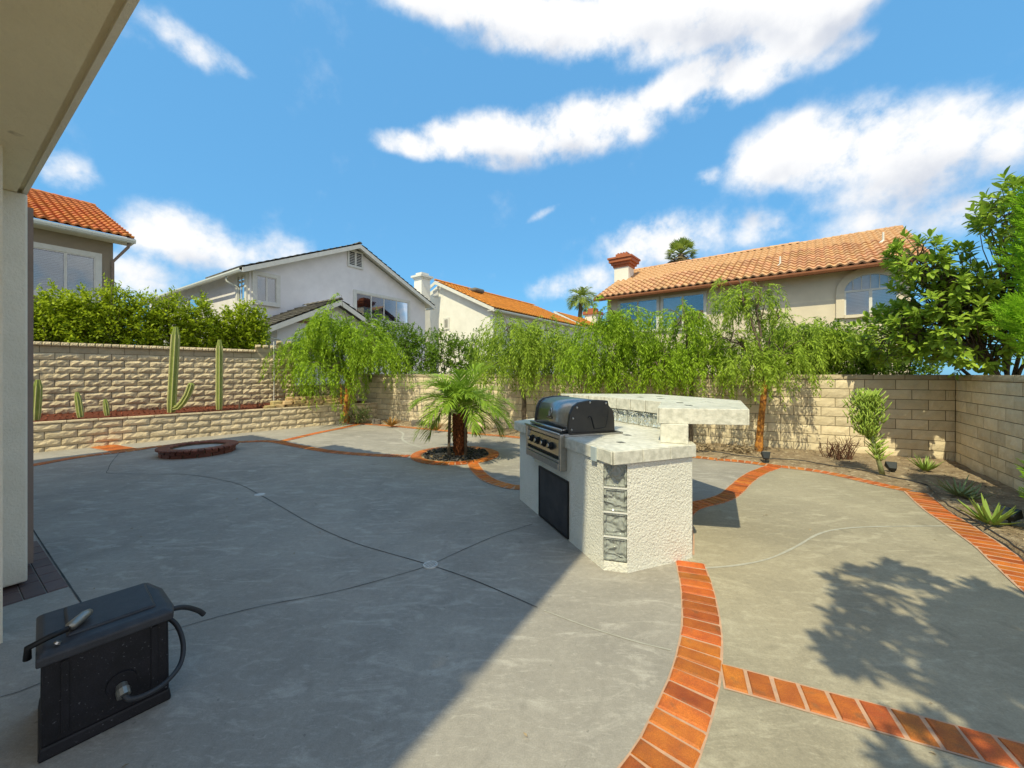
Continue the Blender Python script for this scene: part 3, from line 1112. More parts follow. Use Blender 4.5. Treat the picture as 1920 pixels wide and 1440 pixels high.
# stepped up end
course(left_wall, SFT, L0 + TL * (0.9 + 4.17), TL, NL, zt, 1.08, 0.0)
course(left_wall, SMALL, L0 + TL * (0.9 + 4.15) - NL * 0.05, TL, NL, zt + 0.1557, 0.62, 0.0, L=0.2, name='cap_block')
course(left_wall, SFT, L0 + TL * (0.9 + 4.75), TL, NL, zt + 0.1557, 0.5, 0.0)
course(left_wall, SMALL, L0 + TL * (0.9 + 4.72) - NL * 0.05, TL, NL, zt + 0.3114, 0.56, 0.0, L=0.28, name='cap_block')
core(left_wall, L0, TL, NL, Ll, 0.3, zt + 0.02)
core(left_wall, L0 + TL * (0.9 + 4.17), TL, NL, 1.08, zt + 0.021, zt + 0.155)
core(left_wall, L0 + TL * (0.9 + 4.75), TL, NL, 0.5, zt + 0.156, zt + 0.31)
low = empty('garden_wall', LW + TL * 5.26, 0, 'short low stretch of block wall in shade behind the weeping tree near the stacked stones', 'garden wall')
Lx = (BL - (LW + TL * 5.26)).length
for k in range(5):
    course(low, SL, LW + TL * 5.26, TL, NL, 0.3 + k * 0.185, Lx, (k % 2) * BLK / 2)
core(low, LW + TL * 5.26, TL, NL, Lx, 0.2, 1.2)

# low planter wall
PV = variants('block', 0.1557, 0.016, M['block_split'], 0.012, 7)
PC = variants('cap_block', 0.055, 0.004, M['block_split'], 0.004, 4)
planter = empty('planter_wall', LA, 0, 'low split-face block planter wall holding the red mulch bed at left', 'planter wall')
Lp = (PB - LA).length + 1.2
P0 = LA - TL * 1.2
for k in range(4):
    course(planter, PV, P0, TL, NL, k * 0.1557 - 0.06, Lp, (k % 2) * BLK / 2)
course(planter, PC, P0 - NL * 0.015, TL, NL, 0.563, Lp, 0.15, name='cap_block')
core(planter, P0, TL, NL, Lp, -0.05, 0.59, 0.12)
rowsm = []
nm = 90
for i in range(nm + 1):
    a = P0 + TL * (Lp * i / nm) + NL * 0.10 + Vector((0, 0, 0.545))
    b = P0 + TL * (Lp * i / nm) + NL * 1.36 + Vector((0, 0, 0.655))
    rowsm.append((a, b))
tag(strip_mesh(rowsm, 12, 0.02, 17.0, 0.0, False).build('planting_bed', M['mulch'], smooth=True), 'raised bed of red bark mulch with cacti along the tall left wall', 'planting bed', kind='structure')
V, Fc, n = [], [], 0
for i in range(2600):
    a, b = rowsm[nr.randint(len(rowsm))]
    t = nr.uniform(0.0, 0.98)
    p = a.lerp(b, t)
    s = nr.uniform(0.012, 0.032)
    ang = nr.uniform(0, 6.28)
    d = np.array([math.cos(ang), math.sin(ang), nr.uniform(-0.5, 0.7)]) * s
    e = np.array([-math.sin(ang), math.cos(ang), nr.uniform(-0.5, 0.7)]) * s * 0.5
    c = np.array([p.x, p.y, p.z + 0.03 + nr.uniform(-0.005, 0.02)])
    V += [c - d, c + e, c + d, c - e]
    Fc.append((n, n + 1, n + 2, n + 3))
    n += 4
M['mulch_chip'] = mat('red_bark_chip', (0.27, 0.072, 0.035), (0.13, 0.036, 0.022), 30, 0.9, rnd=0.5, rnd_island=True)
tag(link('mulch_chips', npmesh('mulch_chips', V, Fc), M['mulch_chip']), 'loose red bark chips covering the raised cactus bed', 'mulch', kind='stuff')
# stacked ledge stones
ledge = empty('stone_ledge', LA + TL * 4.6 + NL * 0.2, 0, 'dry-stacked buff ledge stones on the planter beside the weeping tree', 'stone ledge')


def stone_mesh(seed):
    r = random.Random(seed)
    bm = bmesh.new()
    bmesh.ops.create_cube(bm, size=1.0)
    bmesh.ops.bevel(bm, geom=bm.edges[:], offset=0.14, segments=1, affect='EDGES')
    for v in bm.verts:
        v.co *= 1 + r.uniform(-0.13, 0.13)
    me = bpy.data.meshes.new('stone')
    bm.to_mesh(me)
    bm.free()
    me.materials.append(M['stone'])
    return me


STV = [stone_mesh(k) for k in range(6)]
for lay in range(3):
    s = 4.1 + lay * 0.18
    while s < 6.5:
        L = rng.uniform(0.2, 0.42)
        p = LA + TL * (s + L / 2) + NL * (0.24 + lay * 0.05 + rng.uniform(-0.03, 0.03)) + Vector((0, 0, 0.63 + lay * 0.105 + rng.uniform(-0.008, 0.008)))
        if lay < 2 or rng.random() < 0.75:
            put('stone', STV[rng.randrange(6)], ledge, p, TL + Vector((rng.uniform(-0.15, 0.15), rng.uniform(-0.15, 0.15), 0)), L, rng.uniform(0.2, 0.26), rng.uniform(0.10, 0.13))
        s += L + 0.01
# irrigation riser
o = LW + TL * 4.62 - NL * 0.09
mb = MB()
mb.tube([o + Vector((0, 0, 0.6)), o + Vector((0.01, 0, 1.5)), o + Vector((0, 0.0, zt + 0.36))], 0.017, 8)
tag(mb.build('riser_pipe', M['white_plastic']), 'thin white vertical pipe standing against the end of the tall left wall', 'pipe')

# drain covers
for (px, py, r, lab, grate) in ((487, 928, 0.062, 'small plain pale round drain cap in the shaded patio', False), (807, 1060, 0.060, 'round slotted drain grate where two patio joints cross', True)):
    c = G(px, py)
    d = empty('drain_cover', c, 0, lab, 'drain cover')
    pl = [(c.x + r * math.cos(2 * math.pi * k / 28), c.y + r * math.sin(2 * math.pi * k / 28)) for k in range(28)]
    if not grate:
        MB().prism(pl, -0.02, 0.008).build('lid', M['drain_white'], d)
    else:
        MB().prism([(c.x + (q[0] - c.x) * 0.93, c.y + (q[1] - c.y) * 0.93) for q in pl], -0.02, 0.005).build('sump', M['black'], d)
        mb = MB()
        vs = []
        for k in range(28):
            q = Vector((pl[k][0] - c.x, pl[k][1] - c.y, 0))
            for f_, z in ((1.0, 0.0), (1.0, 0.010), (0.86, 0.010), (0.86, 0.0)):
                vs.append((c.x + q.x * f_, c.y + q.y * f_, z))
        fs = []
        for k in range(28):
            k2 = (k + 1) % 28
            for j in range(3):
                fs.append((4 * k + j, 4 * k2 + j, 4 * k2 + j + 1, 4 * k + j + 1))
        mb.add(vs, fs).build('rim', M['drain_white'], d)
        for k in range(-3, 4):
            x = k * 0.0205
            hl = math.sqrt(max(0, (r * 0.9) ** 2 - x * x))
            mbb = MB()
            an = R(50)
            u, v = Vector((math.cos(an), math.sin(an), 0)), Vector((-math.sin(an), math.cos(an), 0))
            mbb.box(c + v * (x - 0.005) - u * hl + Vector((0, 0, 0.0055)), u * 2 * hl, v * 0.010, Vector((0, 0, 0.004)))
            mbb.build('slat', M['drain_white'], d)

# ================================================================== FIRE PIT
FC = Vector((-6.31, 7.75, 0))
pit = empty('fire_pit', FC, 0, 'low round brick fire pit standing in the shaded left part of the patio', 'fire pit')


def annulus(mb, c, r0, r1, z0, z1, n=48):
    vs, fs = [], []
    for k in range(n):
        a = 2 * math.pi * k / n
        for r, z in ((r0, z0), (r1, z0), (r1, z1), (r0, z1)):
            vs.append((c.x + r * math.cos(a), c.y + r * math.sin(a), z))
    for k in range(n):
        q = (k + 1) % n
        for j in range(4):
            fs.append((4 * k + j, 4 * k + (j + 1) % 4, 4 * q + (j + 1) % 4, 4 * q + j))
    return mb.add(vs, fs)


annulus(MB(), FC, 0.45, 0.575, 0.0, 0.142).build('mortar', M['wall_mortar'], pit)
MB().prism([(FC.x + 0.452 * math.cos(2 * math.pi * k / 40), FC.y + 0.452 * math.sin(2 * math.pi * k / 40)) for k in range(40)], 0.0, 0.095).build('sand', M['ash'], pit)
for lay, (z, r, n_, ln, dp, hh) in enumerate(((0.0, 0.55, 17, 0.194, 0.09, 0.066), (0.069, 0.56, 17, 0.197, 0.09, 0.05), (0.121, 0.545, 38, 0.084, 0.215, 0.034))):
    for k in range(n_):
        a = 2 * math.pi * (k + 0.5 * (lay % 2)) / n_
        d = Vector((math.cos(a), math.sin(a), 0))
        p = FC + d * r
        put('brick', PITBRICK, pit, (p.x, p.y, z + 0.001), (-d.y, d.x, 0), ln, dp, hh)


# ================================================================== THE HOUSE WE STAND AT
HU = Vector((0.837, -0.547, 0)).normalized()
HV = Vector((-HU.y, HU.x, 0))          # towards the yard
ZU = Vector((0, 0, 1))


def hp(u, v, z=0.0):
    return HU * u + HV * v + ZU * z


def hbox(mb, u0, u1, v0, v1, z0, z1):
    return mb.box(hp(u0, v0, z0), HU * (u1 - u0), HV * (v1 - v0), ZU * (z1 - z0))


own = empty('house', hp(-4.7, 0.2), 0, 'cream stucco house corner with a deep roof overhang and column at the left edge', 'house')
mb = MB()
hbox(mb, -10.5, -1.5, -8.0, -2.4, -0.05, 6.3)
hbox(mb, -10.5, -1.5, -2.4, 0.2, 3.45, 6.3)
mb.build('wall', M['wall_cream'], own)
mb = MB()
hbox(mb, -10.5, -1.4, -2.4, 0.38, 2.95, 3.40)
hbox(mb, -10.5, -1.4, 0.38, 0.408, 2.985, 3.40)
mb.build('soffit', M['soffit'], own)
mb = MB()
hbox(mb, -10.5, -1.4, 0.408, 0.432, 2.962, 3.41)
mb.build('fascia', M['wall_cream'], own)
mb = MB()
hbox(mb, -5.2, -4.65, -0.1, 0.43, 0.03, 2.95)
bevel_me = bevel(mb.mesh('column'), 0.012, 2)
link('column', bevel_me, M['wall_cream'], own)
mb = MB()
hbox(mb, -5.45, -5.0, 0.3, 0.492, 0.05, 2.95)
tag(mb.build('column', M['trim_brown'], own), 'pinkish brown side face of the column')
mb = MB()
hbox(mb, -4.62, -3.78, -0.6, 0.257, 0.0, 2.95)
tag(mb.build('pier', M['wall_cream'], own), 'pale stucco pier cut by the left edge of the photo')


def wave_roof(u0, u1, v_e, z_e, v_r, z_r, pitch, rows, skew=0.0):
    """tiled roof sheet, waved across, stepped at every row"""
    ncol = int(round((u1 - u0) / pitch))
    xs = []
    for c in range(ncol):
        for k in range(6):
            xs.append((c + k / 6) * pitch)
    xs.append(ncol * pitch)
    vs, fs = [], []
    for r in range(rows):
        for e in (0, 1):
            t = (r + e) / rows
            lift = 0.045 if e == 0 else 0.0
            for x in xs:
                w = 0.045 * math.cos(2 * math.pi * x / pitch)
                p = hp(u0 + x * (1 + skew * t / (u1 - u0)), v_e + (v_r - v_e) * t, z_e + (z_r - z_e) * t + lift + w)
                vs.append(p)
    n = len(xs)
    for r in range(2 * rows - 1):
        for k in range(n - 1):
            fs.append((r * n + k, r * n + k + 1, (r + 1) * n + k + 1, (r + 1) * n + k))
    return MB().add(vs, fs)


tag(wave_roof(-7.5, -0.90, 0.86, 6.2, -3.8, 8.0, 0.30, 13, 0.32).build('roof', M['roof_terra'], own), kind='stuff')
tag(wave_roof(-10.6, -7.5, 0.50, 6.2, -3.8, 8.0, 0.30, 13).build('roof', M['roof_terra'], own), kind='stuff')
mb = MB()
mb.add([hp(-10.6, -3.8, 8.0), hp(-0.58, -3.8, 8.0), hp(-0.58, -8.6, 6.2), hp(-10.6, -8.6, 6.2)], [(0, 1, 2, 3)])
hbox(mb, -10.6, -1.0, -8.0, 0.25, 6.15, 6.19)
mb.add([hp(-1.5, 0.2, 6.2), hp(-1.5, -8, 6.2), hp(-1.5, -3.8, 7.9)], [(0, 1, 2)])
mb.add([hp(-10.5, 0.2, 6.2), hp(-10.5, -8, 6.2), hp(-10.5, -3.8, 7.9)], [(0, 1, 2)])
mb.build('eave', M['wall_cream'], own)

# dark brick paving at the column foot
pav = empty('brick_paving', hp(-5.2, 0.3), 0, 'dark brick paving strip at the foot of the house column', 'brick paving', None, 'structure')
UB = unit_brick('paver', 0.03)
UB.materials.append(M['paver_dark'])
for i in range(7):
    for j in range(7):
        u, v = -4.36 - 0.205 * (i + 0.5), 0.595 - 0.105 * (j + 0.5)
        p = hp(u - (j % 2) * 0.1 if i else u, v)
        if i == 0 and j % 2:
            put('paver', UB, pav, (hp(-4.36 - 0.1025 - 0.05, v).x, hp(-4.36 - 0.1025 - 0.05, v).y, -0.022), HU, 0.3, 0.1, 0.03)
        else:
            put('paver', UB, pav, (p.x, p.y, -0.022), HU, 0.2, 0.1, 0.03)

# ================================================================== OUTDOOR BAR
def v2(x, y):
    return Vector((x, y, 0))


ISL = v2(0.10, 4.89)
E_ = v2(0.744, 3.126)
FT = (E_ - ISL).normalized()              # along the grill front, far to near
FN = Vector((-FT.y, FT.x, 0))             # into the island
G_ = v2(0.921, 3.076)
H_ = v2(1.558, 3.324)
island = empty('outdoor_bar', v2(0.8, 4.0), 0, 'white stucco outdoor kitchen bar with grey tile tops and glass blocks', 'outdoor bar')
cn = Vector(((G_ - E_).y, -(G_ - E_).x, 0)).normalized()
if cn.y > 0:
    cn = -cn                               # chamfer normal, towards the camera
cd_ = (G_ - E_).normalized()
rec = 0.05
body = [ISL, E_, E_ - cn * rec, G_ - cn * rec, G_, H_, v2(1.86, 4.13), v2(1.50, 5.06), v2(1.04, 5.74), v2(0.62, 5.55)]
mb = MB()
mb.prism([(p.x, p.y) for p in body], -0.04, 0.884)
wall_me = mb.mesh('wall')
link('wall', wall_me, M['stucco_white'], island)
# fill below and above the glass block column
mb = MB()
chl = (G_ - E_).length
mb.box(E_ - cn * (rec + 0.002) + ZU * -0.04, cd_ * chl, cn * rec, ZU * 0.112)
mb.build('sill', M['stucco_white'], island)


def glass_block(o, ax, nrm, w, h, depth, parent):
    """block with a raised rim and a wavy face; o lower left corner on the wall plane, nrm outwards"""
    ax = ax.normalized()
    rim, ins = 0.012, 0.007
    vs = []
    for (a, z) in ((0, 0), (w, 0), (w, h), (0, h)):
        vs.append(o + ax * a + ZU * z - nrm * depth)
    for (a, z) in ((0, 0), (w, 0), (w, h), (0, h)):
        vs.append(o + ax * a + ZU * z)
    for (a, z) in ((rim, rim), (w - rim, rim), (w - rim, h - rim), (rim, h - rim)):
        vs.append(o + ax * a + ZU * z + nrm * 0.004)
    for (a, z) in ((rim * 1.8, rim * 1.8), (w - rim * 1.8, rim * 1.8), (w - rim * 1.8, h - rim * 1.8), (rim * 1.8, h - rim * 1.8)):
        vs.append(o + ax * a + ZU * z - nrm * ins)
    fs = [(0, 1, 2, 3)]
    for b0 in (0, 4, 8):
        for k in range(4):
            q = (k + 1) % 4
            fs.append((b0 + k, b0 + q, b0 + 4 + q, b0 + 4 + k))
    fs.append((12, 13, 14, 15))
    return MB().add(vs, fs).build('glass_block', M['glassblock'], parent)


for k in range(4):
    glass_block(E_ - cn * 0.012 + ZU * (0.083 + k * 0.199) + cd_ * 0.004, cd_, cn, chl - 0.008, 0.184, 0.03, island)
    mb = MB()
    mb.box(E_ - cn * 0.045 + ZU * (0.269 + k * 0.199), cd_ * chl, cn * 0.042, ZU * 0.011)
    mb.build('mortar', M['white_plastic'], island)


def clip(poly, axis_pt, n):
    """keep the part of poly on the side n points to"""
    out = []
    for i in range(len(poly)):
        a, b = poly[i], poly[(i + 1) % len(poly)]
        da, db = (a - axis_pt).dot(n), (b - axis_pt).dot(n)
        if da >= 0:
            out.append(a)
        if da * db < 0:
            out.append(a.lerp(b, da / (da - db)))
    return out


def area(poly):
    return 0.5 * sum(poly[i].x * poly[(i + 1) % len(poly)].y - poly[(i + 1) % len(poly)].x * poly[i].y for i in range(len(poly)))


def tile_top(poly, org, d, size, gap, z0, z1, parent, m, inlay=None):
    d = d.normalized()
    e = Vector((-d.y, d.x, 0))
    us = [(p - org).dot(d) for p in poly]
    ws = [(p - org).dot(e) for p in poly]
    for i in range(math.floor(min(us) / size), math.ceil(max(us) / size)):
        for j in range(math.floor(min(ws) / size), math.ceil(max(ws) / size)):
            c = list(poly)
            g2 = gap / 2
            for pt, nn in ((org + d * (i * size + g2), d), (org + d * ((i + 1) * size - g2), -d), (org + e * (j * size + g2), e), (org + e * ((j + 1) * size - g2), -e)):
                c = clip(c, pt, nn)
                if len(c) < 3:
                    break
            if len(c) >= 3 and abs(area(c)) > 0.002:
                if area(c) < 0:
                    c.reverse()
                MB().prism([(p.x, p.y) for p in c], z0, z1 + rng.uniform(-0.0006, 0.0006)).build('tile', m, parent)
    if inlay:
        for (i, j) in inlay:
            p = org + d * (i * size) + e * (j * size)
            s = 0.03
            MB().prism([((p + d * a + e * b).x, (p + d * a + e * b).y) for a, b in ((-s, -s), (s, -s), (s, s), (-s, s))], z0, z1 + 0.0025).build('inlay', M['inlay'], parent)


def tile_edge(a, b, z0, z1, L, thick, parent, m, gap=0.005):
    t = (b - a)
    n = max(1, round(t.length / L))
    t = t / n
    o_ = Vector((t.y, -t.x, 0)).normalized()
    for k in range(n):
        mb = MB()
        mb.box(a + t * k + t.normalized() * gap / 2 + ZU * z0, t.normalized() * (t.length - gap), o_ * thick, ZU * (z1 - z0))
        link('edge_tile', bevel(mb.mesh('edge_tile'), 0.003, 1), m, parent)


CA, CE, CH = v2(0.035, 4.945), v2(0.79, 3.012), v2(1.585, 3.325)
ctop = [CA, CE, CH, v2(1.61, 3.42), v2(1.70, 4.2), v2(1.30, 5.06), v2(0.86, 5.72), v2(0.58, 5.56)]
MB().prism([(p.x, p.y) for p in ctop], 0.878, 0.978).build('counter', M['grout'], island)
tile_top(ctop, CE, (CA - CE), 0.31, 0.005, 0.979, 0.987, island, M['tile'], [(1, -1), (2, -2), (3, -2)])
tile_edge(CA + FT * 0.02, CA + FT * 0.40, 0.882, 0.985, 0.19, 0.013, island, M['tile'])
tile_edge(CA + (CE - CA).normalized() * 1.27, CE, 0.882, 0.985, 0.31, 0.013, island, M['tile'])
tile_edge(CE, CH, 0.882, 0.985, 0.30, 0.013, island, M['tile'])
tile_edge(v2(0.58, 5.56), CA, 0.882, 0.985, 0.3, 0.013, island, M['tile'])
# bar wall on the counter
WA, WB = v2(1.317, 3.415), v2(1.66, 4.19)
WC = v2(1.25, 5.06)
WD = v2(0.84, 5.66)
bw = [WA, v2(1.522, 3.318), v2(1.86, 4.14), v2(1.45, 5.10), v2(1.0, 5.75), v2(0.9, 5.72), WC + v2(0.1, 0.04), WB + v2(0.1, 0.0)]
mb = MB()
mb.prism([(p.x, p.y) for p in bw], 0.979, 1.156)
mb.build('bar_wall', M['stucco_white'], island)
tile_edge(WA, v2(1.522, 3.318), 0.99, 1.155, 0.3, 0.012, island, M['tile'])
for a, b in ((WB, WC), (WC, WD)):
    t = (b - a).normalized()
    L = (b - a).length
    n = round(L / 0.192)
    for k in range(n):
        glass_block(a + t * (L / n * k + 0.005) + ZU * 0.992, t, Vector((-t.y, t.x, 0)), L / n - 0.010, 0.158, 0.06, island)
    mb = MB()
    mb.box(a + ZU * 0.9875 + Vector((t.y, -t.x, 0)) * 0.065, t * L, Vector((-t.y, t.x, 0)) * 0.05, ZU * 0.1685)
    mb.build('mortar', M['white_plastic'], island)
btop = [v2(1.30, 3.41), v2(2.01, 3.28), v2(2.58, 4.36), v2(2.1, 5.72), v2(0.74, 5.80), WC + v2(-0.03, 0.0), WB + v2(-0.02, 0.0)]
MB().prism([(p.x, p.y) for p in btop], 1.160, 1.284).build('bar_top', M['grout'], island)
half1 = [btop[0], btop[1], btop[2], btop[6]]
half2 = [btop[6], btop[2], btop[3], btop[4], btop[5]]
tile_top(half1, btop[0], btop[1] - btop[0], 0.335, 0.005, 1.285, 1.293, island, M['tile'], [(1, 1), (1, 2)])
tile_top(half2, btop[6], btop[5] - btop[6], 0.335, 0.005, 1.285, 1.293, island, M['tile'], [(1, -1), (2, -1), (2, -2)])
tile_edge(btop[0], btop[1], 1.158, 1.292, 0.72, 0.013, island, M['tile'])
tile_edge(btop[1], btop[2], 1.158, 1.292, 0.335, 0.013, island, M['tile'])
tile_edge(btop[2], btop[3], 1.158, 1.292, 0.335, 0.013, island, M['tile'])
tile_edge(btop[3], btop[4], 1.158, 1.292, 0.335, 0.013, island, M['tile'])
for a, b in ((btop[4], btop[5]), (btop[5], btop[6]), (btop[6], btop[0])):
    tile_edge(a, b, 1.158, 1.292, 0.27, 0.013, island, M['tile'], 0.012)


def fp(s, d, z):
    """point on the grill front: s along it, d into the island"""
    return ISL + FT * s + FN * d + ZU * z


# storage door below the grill
dmb = MB()
dmb.box(fp(0.635, -0.014, 0.03), FT * 0.65, FN * 0.013, ZU * 0.52)
link('door', bevel(dmb.mesh('door'), 0.004, 1), M['door_black'], island)
dmb = MB()
for a0, a1, z0, z1 in ((0.62, 1.30, 0.55, 0.568), (0.62, 1.30, 0.016, 0.03), (0.62, 0.635, 0.03, 0.55), (1.285, 1.30, 0.03, 0.55)):
    dmb.box(fp(a0, -0.018, z0), FT * (a1 - a0), FN * 0.017, ZU * (z1 - z0))
dmb.build('door_frame', M['black'], island)
# outlet under the counter edge
omb = MB()
oc = CA + (CE - CA).normalized() * 1.80
on = Vector(((CE - CA).y, -(CE - CA).x, 0)).normalized()
omb.box(oc + ZU * 0.868 + on * 0.014, (CE - CA).normalized() * 0.075, on * 0.012, ZU * 0.115)
omb.build('outlet', M['outlet'], island)

# ================================================================== GAS GRILL
grill = empty('gas_grill', fp(0.82, 0.25, 0.98), 0, 'stainless steel and black built-in gas grill with four black knobs set in the bar', 'gas grill')
g0, g1 = 0.395, 1.255
# base tray
mb = MB()
mb.box(fp(g0 + 0.02, -0.03, 0.68), FT * (g1 - g0 - 0.04), FN * 0.60, ZU * 0.335)
mb.build('body', M['steel_dark'], grill)
# side posts, control panel, lower drawer
for s in (g0, g1 - 0.035):
    mb = MB()
    mb.box(fp(s, -0.075, 0.655), FT * 0.035, FN * 0.10, ZU * 0.355)
    link('side_post', bevel(mb.mesh('side_post'), 0.005, 2), M['steel'], grill)
mb = MB()
mb.add([fp(g0 + 0.035, -0.05, 0.945), fp(g1 - 0.035, -0.05, 0.945), fp(g1 - 0.035, -0.075, 0.80), fp(g0 + 0.035, -0.075, 0.80),
        fp(g0 + 0.035, 0.0, 0.945), fp(g1 - 0.035, 0.0, 0.945), fp(g1 - 0.035, 0.0, 0.80), fp(g0 + 0.035, 0.0, 0.80)],
       [(0, 3, 2, 1), (4, 5, 6, 7), (0, 1, 5, 4), (3, 7, 6, 2), (0, 4, 7, 3), (1, 2, 6, 5)])
panel = mb.build('control_panel', M['steel'], grill)
mb = MB()
mb.box(fp(g0 + 0.04, -0.045, 0.955), FT * (g1 - g0 - 0.08), FN * 0.05, ZU * 0.05)
mb.build('upper_rail', M['steel'], grill)
mb = MB()
mb.box(fp(g0 + 0.04, -0.05, 0.765), FT * (g1 - g0 - 0.08), FN * 0.02, ZU * 0.03)
mb.build('drip_slot', M['black'], grill)
mb = MB()
mb.box(fp(g0 + 0.036, -0.08, 0.662), FT * (g1 - g0 - 0.072), FN * 0.07, ZU * 0.066)
mb.box(fp(g0 + 0.036, -0.078, 0.732), FT * (g1 - g0 - 0.072), FN * 0.05, ZU * 0.03)
link('drip_drawer', bevel(mb.mesh('drip_drawer'), 0.006, 2), M['steel'], grill)
mb = MB()
mb.tube([fp(g0 - 0.0, -0.085, 1.012), fp(g1 + 0.0, -0.085, 1.012)], 0.012, 10)
mb.build('front_rail', M['steel'], grill, smooth=True)
for k in range(4):
    s = g0 + 0.16 + k * 0.165
    c = fp(s, -0.064, 0.868)
    pn = (-FN * 1.0 + ZU * 0.17).normalized()
    kb = MB()
    kb.tube([c, c + pn * 0.012, c + pn * 0.014, c + pn * 0.045], [0.040, 0.040, 0.031, 0.028], 18)
    kob = kb.build('knob', M['black'], grill)
    kb = MB()
    kb.tube([c + pn * 0.045, c + pn * 0.049], [0.021, 0.019], 18)
    kb.build('knob_cap', M['steel'], kob)
# lid: section (depth, height) extruded along the front
prof = [(0.03, 1.018), (0.033, 1.10), (0.05, 1.20), (0.085, 1.272), (0.14, 1.306), (0.24, 1.322), (0.36, 1.325), (0.465, 1.318), (0.475, 1.27), (0.535, 1.21), (0.545, 1.018)]


def section(s0, s1, grow=0.0, sub=None):
    pr = prof if sub is None else prof[sub[0]:sub[1]]
    cx, cz = 0.28, 1.12
    pts = []
    for d, z in pr:
        v = Vector((d - cx, z - cz))
        v = v * (1 + grow / max(v.length, 1e-3))
        pts.append((cx + v.x, max(cz + v.y, 1.016)))
    n = len(pts)
    m_ = MB()
    vs = [fp(s0, d, z) for d, z in pts] + [fp(s1, d, z) for d, z in pts]
    fs = [(i, i + 1, n + i + 1, n + i) for i in range(n - 1)] + [tuple(range(n - 1, -1, -1)), tuple(range(n, 2 * n)), (0, n, 2 * n - 1, n - 1)]
    return m_.add(vs, fs)


lid = section(g0 + 0.05, g1 - 0.05).build('lid', M['steel'], grill, smooth=False)
lid.data.polygons.foreach_set('use_smooth', [i < 7 for i in range(len(lid.data.polygons))])
for s0, s1 in ((g0 + 0.01, g0 + 0.05), (g1 - 0.05, g1 - 0.01)):
    ec = link('lid_end', bevel(section(s0, s1, 0.010).mesh('lid_end'), 0.008, 2, 50), M['enamel'], grill)
for d, z in ((0.055, 1.05), (0.07, 1.16), (0.115, 1.265), (0.26, 1.312), (0.445, 1.30)):
    mb = MB()
    c = fp(g1 - 0.010, d, z)
    mb.tube([c, c + FT * 0.006, c + FT * 0.010], [0.012, 0.011, 0.005], 10)
    mb.build('bolt', M['steel'], grill, smooth=True)
mb = MB()
cr = [(0.24, 1.155), (0.25, 1.172), (0.268, 1.172), (0.28, 1.155), (0.295, 1.10), (0.31, 1.05), (0.37, 1.05), (0.44, 1.06), (0.46, 1.13), (0.475, 1.22)]
mb.tube([fp(g1 - 0.010, d, z) for d, z in cr[:6]], 0.0075, 6)
mb.tube([fp(g1 - 0.010, d, z) for d, z in cr[5:]], 0.003, 5)
mb.build('pressed_crease', M['black'], grill)
for s in (g0 + 0.06, g1 - 0.06):
    mb = MB()
    mb.tube([fp(s, 0.045, 1.045), fp(s, -0.03, 1.04)], 0.011, 8)
    mb.build('handle_post', M['steel'], grill)
mb = MB()
mb.tube([fp(g0 + 0.05, -0.03, 1.04), fp(g1 - 0.05, -0.03, 1.04)], 0.015, 10)
mb.build('handle', M['steel'], grill, smooth=True)
mb = MB()
mb.box(fp(g1 - 0.01, -0.03, 0.989), FT * 0.03, FN * 0.62, ZU * 0.016)
mb.box(fp(g0 - 0.02, 0.60, 0.989), FT * (g1 - g0 + 0.04), FN * 0.03, ZU * 0.016)
mb.build('side_rail', M['steel'], grill)
# badge: flame ring over a name plate on the front of the lid
bd = (0.047, 1.185)
tz = Vector((0, 0, 1)) * 0.985 + FN * 0.17
mb = MB()
ctr = fp(0.80, bd[0] - 0.004, bd[1])
fl = []
for k in range(17):
    a = 2 * math.pi * k / 16
    w = 0.030 * math.sin(a) * (0.55 if math.cos(a) > 0.6 else 1.0)
    fl.append(ctr + FT * w + tz * 0.042 * math.cos(a))
mb.tube(fl, 0.0075, 6, cap=False)
badge = mb.build('badge', M['steel'], grill, smooth=True)
mb = MB()
mb.box(fp(0.735, 0.030, 1.112), FT * 0.13, FN * 0.012, ZU * 0.03)
mb.build('name_plate', M['steel_dark'], badge)
fc = bpy.data.curves.new('lettering', 'FONT')
fc.body = 'BROIL KING'
fc.size = 0.021
fc.extrude = 0.001
fc.align_x = 'CENTER'
fo = bpy.data.objects.new('lettering', fc)
COL.objects.link(fo)
bpy.context.view_layer.update()
lme = bpy.data.meshes.new_from_object(fo.evaluated_get(bpy.context.evaluated_depsgraph_get()))
bpy.data.objects.remove(fo)
lme.materials.clear()
link('lettering', lme, M['steel'], badge, frame(fp(0.80, 0.028, 1.119), FT, ZU, -FN))

# ================================================================== BLACK BOX WITH HOSE
BO = v2(-1.936, 1.572)                     # front left foot
BX = v2(0.258, 0.316).normalized()         # along the wide front
BY = Vector((-BX.y, BX.x, 0))              # towards the back left
bxr = empty('hose_box', BO + BX * 0.2 + BY * 0.2, 0, 'black plastic box with a hose fitting standing on the patio by the house column', 'hose box')


def bp_(a, b, z):
    return BO + BX * a + BY * b + ZU * z


def taper(a0, a1, b0, b1, z0, z1, ins):
    m_ = MB()
    vs = [bp_(a0, b0, z0), bp_(a1, b0, z0), bp_(a1, b1, z0), bp_(a0, b1, z0),
          bp_(a0 + ins, b0 + ins, z1), bp_(a1 - ins, b0 + ins, z1), bp_(a1 - ins, b1 - ins, z1), bp_(a0 + ins, b1 - ins, z1)]
    return m_.add(vs, [(0, 3, 2, 1), (4, 5, 6, 7), (0, 1, 5, 4), (1, 2, 6, 5), (2, 3, 7, 6), (3, 0, 4, 7)])


